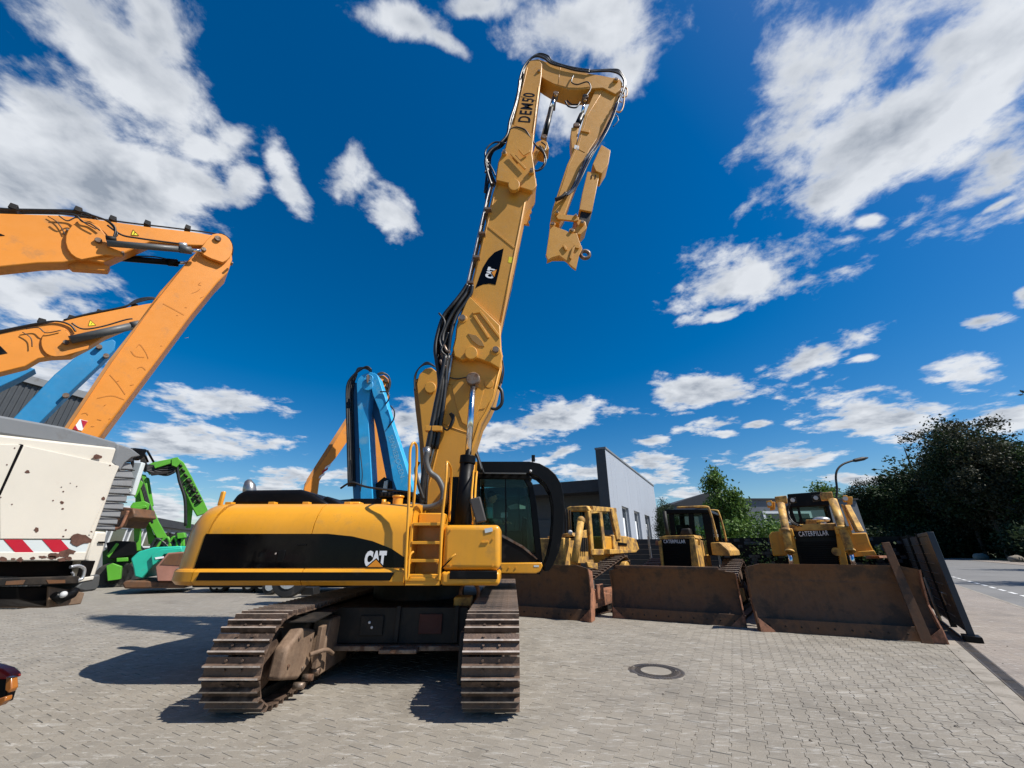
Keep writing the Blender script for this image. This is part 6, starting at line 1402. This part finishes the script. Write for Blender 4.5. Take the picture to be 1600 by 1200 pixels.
ap(b2, fr, 'boom_shade_side', [(577, 610), (585, 608), (594, 640), (606, 690), (616, 745), (628, 790), (612, 790), (600, 730), (588, 668), (578, 630)], YC + .56, .3, DBLU)
ap(b2, fr, 'joint_plate', arc_pts(574, 601, 9, 0, 360, 14)[:-1], YC - .2, .05, BLU)
atube(b2, fr, 'pin', (575, 592), (575.5, 592), 15.7, .2, STEEL); 
c = LP(fr, 576, 592, 15.75); q = MB(); q.ring(c, (0, 1, 0), .18, .03); q.build('pin_ring', BLU, b2)
ahose(b2, fr, [(594, 612), (605, 613), (608, 622), (602, 632)], 15.8, .03); ahose(b2, fr, [(610, 634), (616, 642), (615, 655), (606, 668)], 15.8, .03)
ahose(b2, fr, [(596, 604), (608, 640), (624, 695), (640, 760)], 16.5, .03, BLK)
ahose(b2, fr, [(563, 768), (566, 740), (562, 700)], 15.9, .02); 
sn = text_mesh('SENNEBOGEN', .20, 1.9, .0); a, b = LP(fr, 613, 690, YC - .155), LP(fr, 626, 735, YC - .155); place_flat(sn, (a + b) / 2, b - a, V((0, 0, 1)).cross(V((0, 0, 0))) if 0 else V((-(b - a).z, 0, (b - a).x)) * -1 if (b - a).x < 0 else V((-(b - a).z, 0, (b - a).x))).build('lettering', surf('faded_letter', (.2, .5, .7), .6), b2)
ap(b2, fr, 'machine_body', [(582, 760), (600, 745), (612, 752), (614, 800), (580, 800)], YC + .5, 2.0, DKMET); ap(b2, fr, 'white_panel', [(600, 752), (606, 750), (603, 775), (596, 775)], YC + .3, .1, WHT)
fr, o3 = machine('orange_handler', -7.5, 19.3, 'orange handler stick with red and white stripes leaning behind the blue one', group='orange handlers behind the excavator', az=-35, ref=(510, 700), Yw=19)
ap(o3, fr, 'stick', [(474, 770), (477, 755), (484, 745), (510, 705), (548, 648), (556, 660), (548, 682), (525, 715), (508, 735), (499, 752), (496, 775)], 19, .22, ORG)
ap(o3, fr, 'stick_edge', [(474, 765), (480, 748), (510, 701), (544, 648), (548, 650), (514, 706), (486, 748)], 18.97, .03, SCR, bev=0)
for k, (x, y) in enumerate(((507, 737), (502, 745), (511, 731))): ap(o3, fr, 'chevron', [(x - 4, y + 3), (x + 5, y - 3), (x + 6, y - 7), (x - 3, y - 1)], 18.95, .01, (REDP, WH2, WH2)[k], bev=0)
fr, o4 = machine('orange_handler', -4.6, 18.3, 'orange handler boom top peeking out right behind the upright blue arm', group='orange handlers behind the excavator', az=-30, ref=(600, 620), Yw=18)
ap(o4, fr, 'boom', [(586, 592), (590, 587), (600, 586), (607, 592), (608, 610), (606, 640), (609, 700), (612, 780), (585, 780), (584, 650)], 18, .4, ORG)
for k in range(3): ahose(o4, fr, [(590, 586 - k), (598, 584 - k), (607, 588), (608 + k, 600), (604, 620)], 17.9, .035)
for x, y in ((603, 594), (606, 603), (597, 612)): c = LP(fr, x, y, 17.9); q = MB(); q.cyl(c, c + V((0, .1, 0)), .1, 12); q.build('pin', DKMET, o4)
fr, y5 = machine('excavator_boom', -3.0, 12.3, 'second yellow boom standing directly behind the left edge of the tall boom', 'excavator')
ap(y5, fr, 'boom', [(651, 600), (655, 585), (664, 576), (674, 574), (684, 582), (690, 610), (688, 700), (684, 780), (664, 780), (662, 700), (656, 640)], 12, .7, BOOM)
ap(y5, fr, 'boom_shade_side', [(646, 606), (650, 592), (655, 590), (659, 640), (664, 700), (665, 780), (660, 780), (655, 690), (649, 640)], 12.2, .5, surf('shaded_boom_side', (.36, .17, .035), .55))  # side turned from the sun, its shade painted as a darker yellow
ap(y5, fr, 'lobe', arc_pts(672, 605, 9, 0, 360, 12)[:-1], 11.9, .08, BOOM)
for k in range(4): ahose(y5, fr, [(648, 610 - k * 3), (648 + k, 588 - k * 2), (656 + k, 574 - k), (668, 569 - k), (680, 573)], 11.95 + k * .06, .025)

# ================================================================ green machines and teal machine
fr, g1 = machine('green_handler', -20.0, 21.3, 'green handler with folded lattice of arms, the right one of the green pair', group='green material handlers', az=-38, ref=(280, 780), Yw=21)
YG = 21.0
ap(g1, fr, 'boom', [(272, 722), (280, 717), (287, 722), (300, 745), (320, 786), (326, 800), (308, 806), (300, 792), (285, 758), (274, 736)], YG, .7, GRN)
ap(g1, fr, 'arm', [(226, 728), (240, 722), (270, 716), (278, 720), (272, 738), (256, 741), (248, 737), (232, 740)], YG - .1, .5, GRN)
for k in range(5): ahose(g1, fr, [(228, 735 - k * 2), (246, 740 - k * 3), (262, 742 - k * 4), (274, 736 - k * 3)], YG - .2, .06)
ap(g1, fr, 'strut', [(283, 760), (287, 758), (302, 790), (298, 825), (290, 825), (288, 790)], YG + .9, .3, GRN)
ahose(g1, fr, [(276, 722), (280, 750), (289, 780), (290, 822)], YG - .1, .07)
sn = text_mesh('SENNEBOGEN', .42, 1.45, .03); a, b = LP(fr, 291, 751, YG - .01), LP(fr, 309, 784, YG - .01); dd = (b - a); place_flat(sn, (a + b) / 2, dd, V((-dd.z, 0, dd.x))).build('lettering', DKMET, g1)
ap(g1, fr, 'grapple_head', [(219, 718), (226, 712), (230, 726), (226, 737), (220, 732)], YG - .2, .5, DKMET); 
ap(g1, fr, 'cylinder', [(240, 727), (268, 719), (270, 723), (242, 732)], YG - .35, .15, GRN); ap(g1, fr, 'cylinder', [(234, 738), (262, 736), (262, 740), (236, 743)], YG - .35, .15, DKMET)
ap(g1, fr, 'arm_lug', [(268, 716), (278, 714), (283, 722), (276, 730), (268, 727)], YG - .4, .3, GRN)
for k in range(8): ahose(g1, fr, [(280 + k * 4.2, 728 + k * 8), (283 + k * 4.2, 726 + k * 8)], YG - .05, .12, DKMET, 'hose_clamp')
ap(g1, fr, 'chassis', [(230, 838), (262, 832), (290, 838), (290, 862), (240, 866)], YG + .6, 1.5, DKMET)
for k in range(5): ap(g1, fr, 'engine_part', [(252 + k * 7, 838 - k % 2 * 5), (257 + k * 7, 835 - k % 2 * 5), (259 + k * 7, 842), (253 + k * 7, 846)], YG + .45, .4, (GRN, DKMET)[k % 2])
fr, g2 = machine('green_handler', -22.5, 20.3, 'green handler whose upright stick stands before the workshop windows', group='green material handlers', az=-38, ref=(215, 820), Yw=20)
ap(g2, fr, 'stick', [(210, 792), (220, 792), (220, 830), (219, 860), (210, 862), (209, 830)], 20, .5, GRN)
ap(g2, fr, 'boom', [(218, 740), (228, 742), (233, 780), (248, 815), (262, 840), (246, 842), (232, 818), (222, 795), (218, 770)], 20.2, .6, GRN)
ap(g2, fr, 'boom', [(212, 765), (218, 745), (222, 760), (219, 790), (211, 790)], 20.6, .5, GRN)
ap(g2, fr, 'elbow', [(203, 792), (208, 785), (226, 783), (234, 787), (232, 796), (220, 800), (208, 798)], 19.8, .7, GRN)
ap(g2, fr, 'strut', [(226, 815), (230, 812), (245, 845), (240, 850), (232, 850), (229, 830)], 20.9, .3, GRN)
ap(g2, fr, 'cylinder', [(207, 793), (228, 789), (230, 793), (208, 799)], 19.6, .2, GRN); ap(g2, fr, 'cylinder', [(224, 796), (229, 796), (238, 815), (233, 816)], 19.7, .2, DKMET)
ap(g2, fr, 'crossing_arm', [(228, 745), (233, 747), (240, 790), (234, 792)], 20.6, .3, GRN); ap(g2, fr, 'crossing_arm', [(207, 772), (213, 762), (220, 750), (224, 754), (216, 770), (211, 778)], 19.7, .2, GRN)
for k in range(3): ahose(g2, fr, [(216 + k * 2, 745), (224 + k * 2, 770), (231 + k * 2, 795), (238, 818)], 19.9, .04)
ap(g2, fr, 'tip', [(196, 741), (206, 738), (214, 744), (208, 750), (198, 748)], 20, .5, GRN)
ap(g2, fr, 'undercarriage', [(160, 862), (175, 852), (214, 850), (222, 860), (224, 905), (160, 910)], 20.3, 2.2, surf('dark_green', (.03, .10, .012), .6, var=.3))
ap(g2, fr, 'cab', [(166, 848), (180, 845), (212, 846), (214, 866), (170, 874)], 19.7, 1.4, BLK)
ap(g2, fr, 'cab_bar', [(166, 868), (182, 848), (186, 850), (170, 872)], 19.6, .1, GRN); ap(g2, fr, 'boom_cylinder', [(182, 872), (200, 871), (200, 877), (182, 878)], 19.6, .2, GRN)
for x in (170, 186, 204): c = LP(fr, x, 898, 19.8); q = MB(); q.cyl(c, c + V((0, .5, 0)), .5, 20); q.build('wheel', TYRE, g2)
ap(g2, fr, 'outrigger', [(166, 884), (176, 880), (190, 885), (188, 905), (168, 908)], 19.4, .5, GRN)
fr, tm = machine('teal_machine', -16.5, 17.3, 'low teal bodied crawler machine with rusty bucket between the green arms and the excavator tail', 'machine', az=-25, ref=(240, 880), Yw=17)
YT = 17.0
ap(tm, fr, 'body', [(204, 873), (216, 862), (240, 855), (284, 853), (284, 868), (262, 866), (248, 878), (238, 885), (222, 904), (210, 901), (208, 888)], YT, 1.8, TEAL, bev=.04)
ap(tm, fr, 'body_fold', [(236, 868), (250, 859), (284, 856), (284, 862), (256, 866), (244, 880), (238, 884)], YT - .12, .1, TEAL, bev=.02)
ap(tm, fr, 'plate', [(242, 871), (256, 869), (256, 872), (243, 874)], YT - .14, .01, WH2, bev=0)
ap(tm, fr, 'bucket', [(243, 886), (262, 864), (290, 862), (292, 908), (246, 908)], YT - .35, .9, surf('pale_rust', (.30, .14, .10), .8, var=.25), bev=.02); ap(tm, fr, 'bucket_mouth', [(250, 882), (264, 866), (290, 864), (290, 884)], YT - .37, .02, RUST, bev=0)
ap(tm, fr, 'track', [(190, 912), (196, 907), (290, 909), (290, 919), (194, 920)], YT - .2, 2.2, RUST, bev=.05)
ap(tm, fr, 'engine', [(236, 856), (250, 842), (270, 835), (290, 838), (290, 856)], YT + .8, 1.4, DKMET, bev=.05)
for k in range(6): ahose(tm, fr, [(236 + k * 9, 856), (244 + k * 8, 842 + k % 3 * 4), (256 + k * 6, 848 - k % 2 * 8), (262 + k * 5, 854)], YT + .6, .05, GRN if k % 2 else RUB, 'pipe')
ap(tm, fr, 'guard', [(276, 833), (288, 832), (289, 840), (277, 842)], YT + .4, .3, GRN)
fr, rb = machine('rusty_grab', -21.5, 19.0, 'rusty brown grab hanging behind the white machine edge', 'grab')
ap(rb, fr, 'shell', [(182, 796), (190, 792), (208, 794), (211, 808), (200, 812), (192, 824), (178, 824), (178, 810)], 18.7, 1.2, RUST, bev=.05); ahose(rb, fr, [(176, 826), (188, 824), (196, 808), (200, 798)], 18.6, .06, RUSTL, 'tine')
# low vehicles seen through the gap under the excavator house
fr, t1 = machine('flatbed_trailer', -6.2, 16.6, 'dark wheeled trailer glimpsed below the excavator body', 'trailer')
ap(t1, fr, 'chassis', [(300, 895), (560, 895), (560, 918), (300, 918)], 17.2, 1.8, BLK)
for px, r_, Yw in ((452, .62, 15.6), (425, .30, 16.6), (412, .30, 17.4), (392, .28, 17.4), (349, .24, 17.6), (340, .24, 17.6)):
    base = WF.Y(px, 900, Yw); c = fr.loc((base.x, Yw, r_)); q = MB(); q.cyl(c, c + V((0, .3, 0)), r_, 26); w_ = q.build('wheel', TYRE, t1, bev=.03); q = MB(); q.cyl(c - V((0, .02, 0)), c + V((0, .05, 0)), r_ * .55, 18); q.build('rim', PLAT, w_)
ap(t1, fr, 'tank', [(470, 918), (490, 918), (490, 930), (470, 930)], 15.9, .5, DKMET)

# ================================================================ white superstructure cut by the left edge
WX = -4.40
WFm = Fr(WX, 4.4, 0, 0)
wm = thing('white_machine', WFm, 'rust spotted white machine body with red and white stripes at the left edge', 'excavator')
def wp(px, py, x=0): return WFm.X(px, py, x)
def wtr(name, pts, x, dx, mat, bev=.008, parent=wm): q = MB(); q.prism([wp(px, py, x) for px, py in pts], (dx, 0, 0)); return q.build(name, mat, parent, bev=bev)
wtr('body', [(-420, 640), (-300, 640), (0, 679), (183, 700), (176, 722), (186, 730), (152, 826), (134, 876), (-300, 882), (-420, 882)], -.02, -2.2, WHT, bev=.02)
wtr('roof', [(-300, 560), (0, 649), (100, 667), (183, 691), (182, 704), (0, 679), (-300, 640)], -.04, -2.2, GREY, bev=.02)
wtr('door', [(-160, 690), (33, 695), (2, 775), (-60, 860), (-160, 860)], .0, -.018, WHT, bev=.004); wtr('door', [(38, 696), (186, 728), (186, 730), (136, 842), (0, 842), (0, 775)], .0, -.018, WHT, bev=.004)
wtr('door_gap', [(33, 694), (37, 695), (1, 774), (-3, 774)], .004, -.02, BLK, bev=0)
wtr('grey_post', [(183, 692), (206, 700), (222, 712), (206, 716), (196, 724), (188, 738), (176, 724), (182, 705)], -.03, -.6, GREY, bev=.02)
wtr('white_post', [(150, 830), (168, 831), (163, 858), (148, 904), (134, 904), (140, 880), (134, 876)], -.06, -.5, WHT, bev=.02); wtr('lamp_recess', [(127, 876), (148, 876), (139, 902), (118, 902)], -.05, .012, BLK)
wtr('notch', [(153, 846), (163, 846), (163, 849), (153, 849)], -.052, .01, BLK, bev=0)
wtr('lower_sill', [(-300, 862), (136, 862), (133, 876), (-300, 878)], .012, -.03, WHT, bev=.01)
# red and silver warning band
yb0, yb1 = 843, 863
wtr('warning_band', [(-300, yb0), (140, yb0 + 1), (134, yb1), (-300, yb1)], .006, -.004, SILV, bev=0)
x = -234
while x < 140:
    pts = [(x, yb0), (x + 29, yb0), (x + 47, yb1), (x + 18, yb1)]
    if x + 47 > 138: pts = [(x, yb0 + 4), (139, yb0 + 2), (136, yb1 - 2)]
    if x < 120: wtr('warning_stripe', pts, .010, -.003, REDP, bev=0)
    x += 60
def spot(cx, cy, rx, ry, x=.004, seed=0):
    r = random.Random(seed); n = 14; pts = []
    for k in range(n):
        a = 2 * math.pi * k / n; f = r.uniform(.7, 1.2); pts.append((cx + math.cos(a) * rx * f, cy + math.sin(a) * ry * f))
    q = MB(); q.add([wp(px, py, x) for px, py in pts], [list(range(n))]); return q.build('rust_patch', RUSTSP, wm)
for i, (cx, cy, rx, ry) in enumerate([(152, 714, 7, 4), (43, 737, 4, 2.6), (125, 843, 16, 10), (57, 828, 4, 4), (162, 779, 3, 3.5), (97, 785, 3, 2.3), (98, 795, 2, 1.5), (83, 782, 1.7, 1.2), (99, 768, 1.5, 1.2), (120, 760, 1.2, 1), (103, 828, 1.7, 1.3), (99, 838, 1.7, 1.3), (143, 831, 1.8, 1.4), (23, 700, 1.3, 1.2), (11, 726, 1.3, 1.2), (19, 788, 1.3, 1), (172, 727, 1.6, 1.3), (1, 777, 1.4, 1.2), (110, 755, 1, .8), (96, 761, 1.2, .9)]): spot(cx, cy, rx, ry, .012 if i == 2 else .003, i)
for i in range(12): spot(-60 + i * 15.5 + R.uniform(-4, 4), 872 + R.uniform(-2, 3), R.uniform(4, 9), R.uniform(2, 4), .015, 40 + i)
spot(85, 868, 9, 5, .015, 60); spot(100, 865, 9, 6, .015, 61); spot(110, 862, 8, 4, .016, 62)
# ribbed grey flexible bellows hanging at the rear corner
ribp = [(190, 724), (195, 740), (191, 757), (186, 772), (180, 787), (174, 802), (168, 817), (164, 828)]
pts = [(196, 708)] + ribp
n = 11
def lerp_path(ps, t):
    k = t * (len(ps) - 1); i = min(int(k), len(ps) - 2); f = k - i; return (ps[i][0] + (ps[i+1][0] - ps[i][0]) * f, ps[i][1] + (ps[i+1][1] - ps[i][1]) * f)
GREY2 = surf('pale_grey_rubber', (.24, .25, .26), .6, var=.1, dirt=(.12, .11, .1), dirt_amt=.2)
bl_ = bpy.data.objects.new('bellows', None); COL.objects.link(bl_); bl_.parent = wm
for k in range(10):
    (xa, ya), (xb, yb_) = lerp_path(pts, k / 10), lerp_path(pts, (k + 1) / 10); wd = 17
    q = MB(); q.prism([wp(xa - wd, ya - 1, -.10), wp(xa + wd * .80, ya + 2.5, -.10), wp(xb + wd * .98, yb_ + .6, -.10), wp(xb - wd, yb_ - 1, -.10)], (-.5, 0, 0))
    q.build('rib', GREY2, bl_, bev=.012)
    q = MB(); q.tube([wp(xb - wd, yb_ - .5, -.085), wp(xb + wd * 1.0, yb_ + 1.4, -.095)], .006, 6); q.build('rib_edge', DKMET, bl_)
# lamp panel and beacon arm at the top corner
q = MB(); q.prism([wp(222, 722, -.1), wp(228, 724, -.1), wp(212, 775, -.1), wp(205, 773, -.1)], (-.12, 0, 0)); q.build('light_strip', SILV, wm, bev=.01)
q = MB(); q.prism([wp(205, 730, -.2), wp(222, 724, -.2), wp(206, 772, -.2), wp(188, 770, -.2)], (-.03, 0, 0)); q.build('clear_shield', CLGL, wm)
q = MB(); c = wp(197, 767, -.16); q.ball(c, .045, 12, 8, (1, 1.4, .6)); q.build('lamp', LAMP, wm)
wtr('black_hood', [(206, 700), (214, 700), (232, 702), (226, 714), (219, 720), (208, 718)], -.2, -.4, BLK, bev=.02)
for a, b in (((230, 704), (240, 722)), ((226, 710), (231, 722))): q = MB(); q.tube([wp(*a, -.3), wp(*b, -.3)], .012); q.build('bracket_rod', BLK, wm)
for k in range(3): q = MB(); q.hose([wp(203, 714, -.12), wp(206 + k, 722, -.12), wp(204, 732 + k * 3, -.12), wp(196, 742, -.12)], .010); q.build('cable', RUB, wm)
# lower dark frame, catwalk, lamp box
wtr('under_frame', [(-300, 878), (115, 876), (112, 900), (-300, 905)], -.15, -1.8, BLK)
wtr('catwalk', [(-200, 905), (10, 903), (125, 900), (122, 912), (5, 916), (-200, 925)], .05, -.35, DKMET); wtr('catwalk_rust', [(10, 908), (40, 906), (36, 913), (8, 914)], .054, -.003, RUST, bev=0); wtr('catwalk_rust', [(72, 906), (102, 906), (102, 911), (76, 912)], .054, -.003, RUST, bev=0)
q = MB(); q.prism([wp(26, 917, -.05), wp(76, 916, -.05), wp(76, 949, -.05), wp(28, 936, -.05)], (-.6, 0, 0)); q.build('hanging_box', BLK, wm, bev=.01)
q = MB(); q.prism([wp(77, 916, -.03), wp(133, 926, -.03), wp(127, 944, -.03), wp(75, 950, -.03)], (-.5, 0, 0)); q.build('lamp_box', DUSTY, wm, bev=.01)
q = MB(); q.tube([wp(84, 930, .03), wp(95, 936, .03), wp(112, 928, .03), wp(120, 920, .03)], [.03, .045, .045, .03], 12); q.build('swivel_lamp', BLK, wm); q = MB(); c = wp(99, 929, .07); q.ball(c, .03, 10, 8); q.build('lens', LAMP, wm)
q = MB(); q.hose([wp(110, 886, .03), wp(122, 884, .03), wp(131, 888, .03), wp(131, 897, .03), wp(127, 905, .03), wp(116, 908, .03)], .014); q.build('handle', PLAT, wm)
q = MB(); q.hose([wp(112, 894, .0), wp(115, 898, .0), wp(113, 905, .0)], .01); q.build('handle', PLAT, wm)
wtr('bumper_rubber', [(140, 900), (158, 897), (156, 915), (150, 923), (132, 925), (118, 921), (128, 908)], -.03, -.4, GREYR, bev=.02); wtr('frame_end', [(114, 905), (148, 900), (146, 906), (114, 912)], -.02, -.3, WHT, bev=.008)
# second support leg standing on the ground further back and red machine corner
c = WF.Z(8, 952, 0); lg = Fr(c.x, c.y, 0, 0)
sl_ = thing('ground_support', lg, 'ribbed grey foot standing on the ground at the far left edge', 'support leg')
for k in range(7): q = MB(); q.box((-.6 + k * .13, 0, 0), (-.49 + k * .13, .4, 1.3)); q.build('rib', GREYR, sl_, bev=.02)
q = MB(); q.box((-.65, .05, .0), (.32, .38, 1.28)); q.build('core', DKMET, sl_)
rg = Fr(-5.45, 4.62, 0, 0)
rm = thing('red_machine', rg, 'red and black machine corner with amber lamps just entering the left edge', 'machine')
a = rg.loc(WF.Y(16, 1056, 4.62)); q = MB(); q.prism([rg.loc(WF.Y(px, py, 4.62)) for px, py in ((-90, 1030), (-20, 1040), (2, 1046), (12, 1054), (14, 1062), (-90, 1064))], (0, .12, 0)); q.build('body', RED, rm, bev=.02)
q = MB(); q.prism([rg.loc(WF.Y(px, py, 4.64)) for px, py in ((-90, 1062), (9, 1060), (8, 1080), (2, 1100), (-90, 1104))], (0, .1, 0)); q.build('underside', BLK, rm, bev=.01)
q = MB(); q.prism([rg.loc(WF.Y(px, py, 4.58)) for px, py in ((9, 1058), (17, 1059), (18, 1076), (13, 1083), (7, 1079))], (0, .06, 0)); q.build('side_lamp', LAMPO, rm, bev=.008)
q = MB(); q.prism([rg.loc(WF.Y(px, py, 4.58)) for px, py in ((-4, 1092), (9, 1088), (8, 1095), (-2, 1104), (-8, 1104))], (0, .06, 0)); q.build('side_lamp', LAMPO, rm, bev=.008)
bpy.context.view_layer.update()
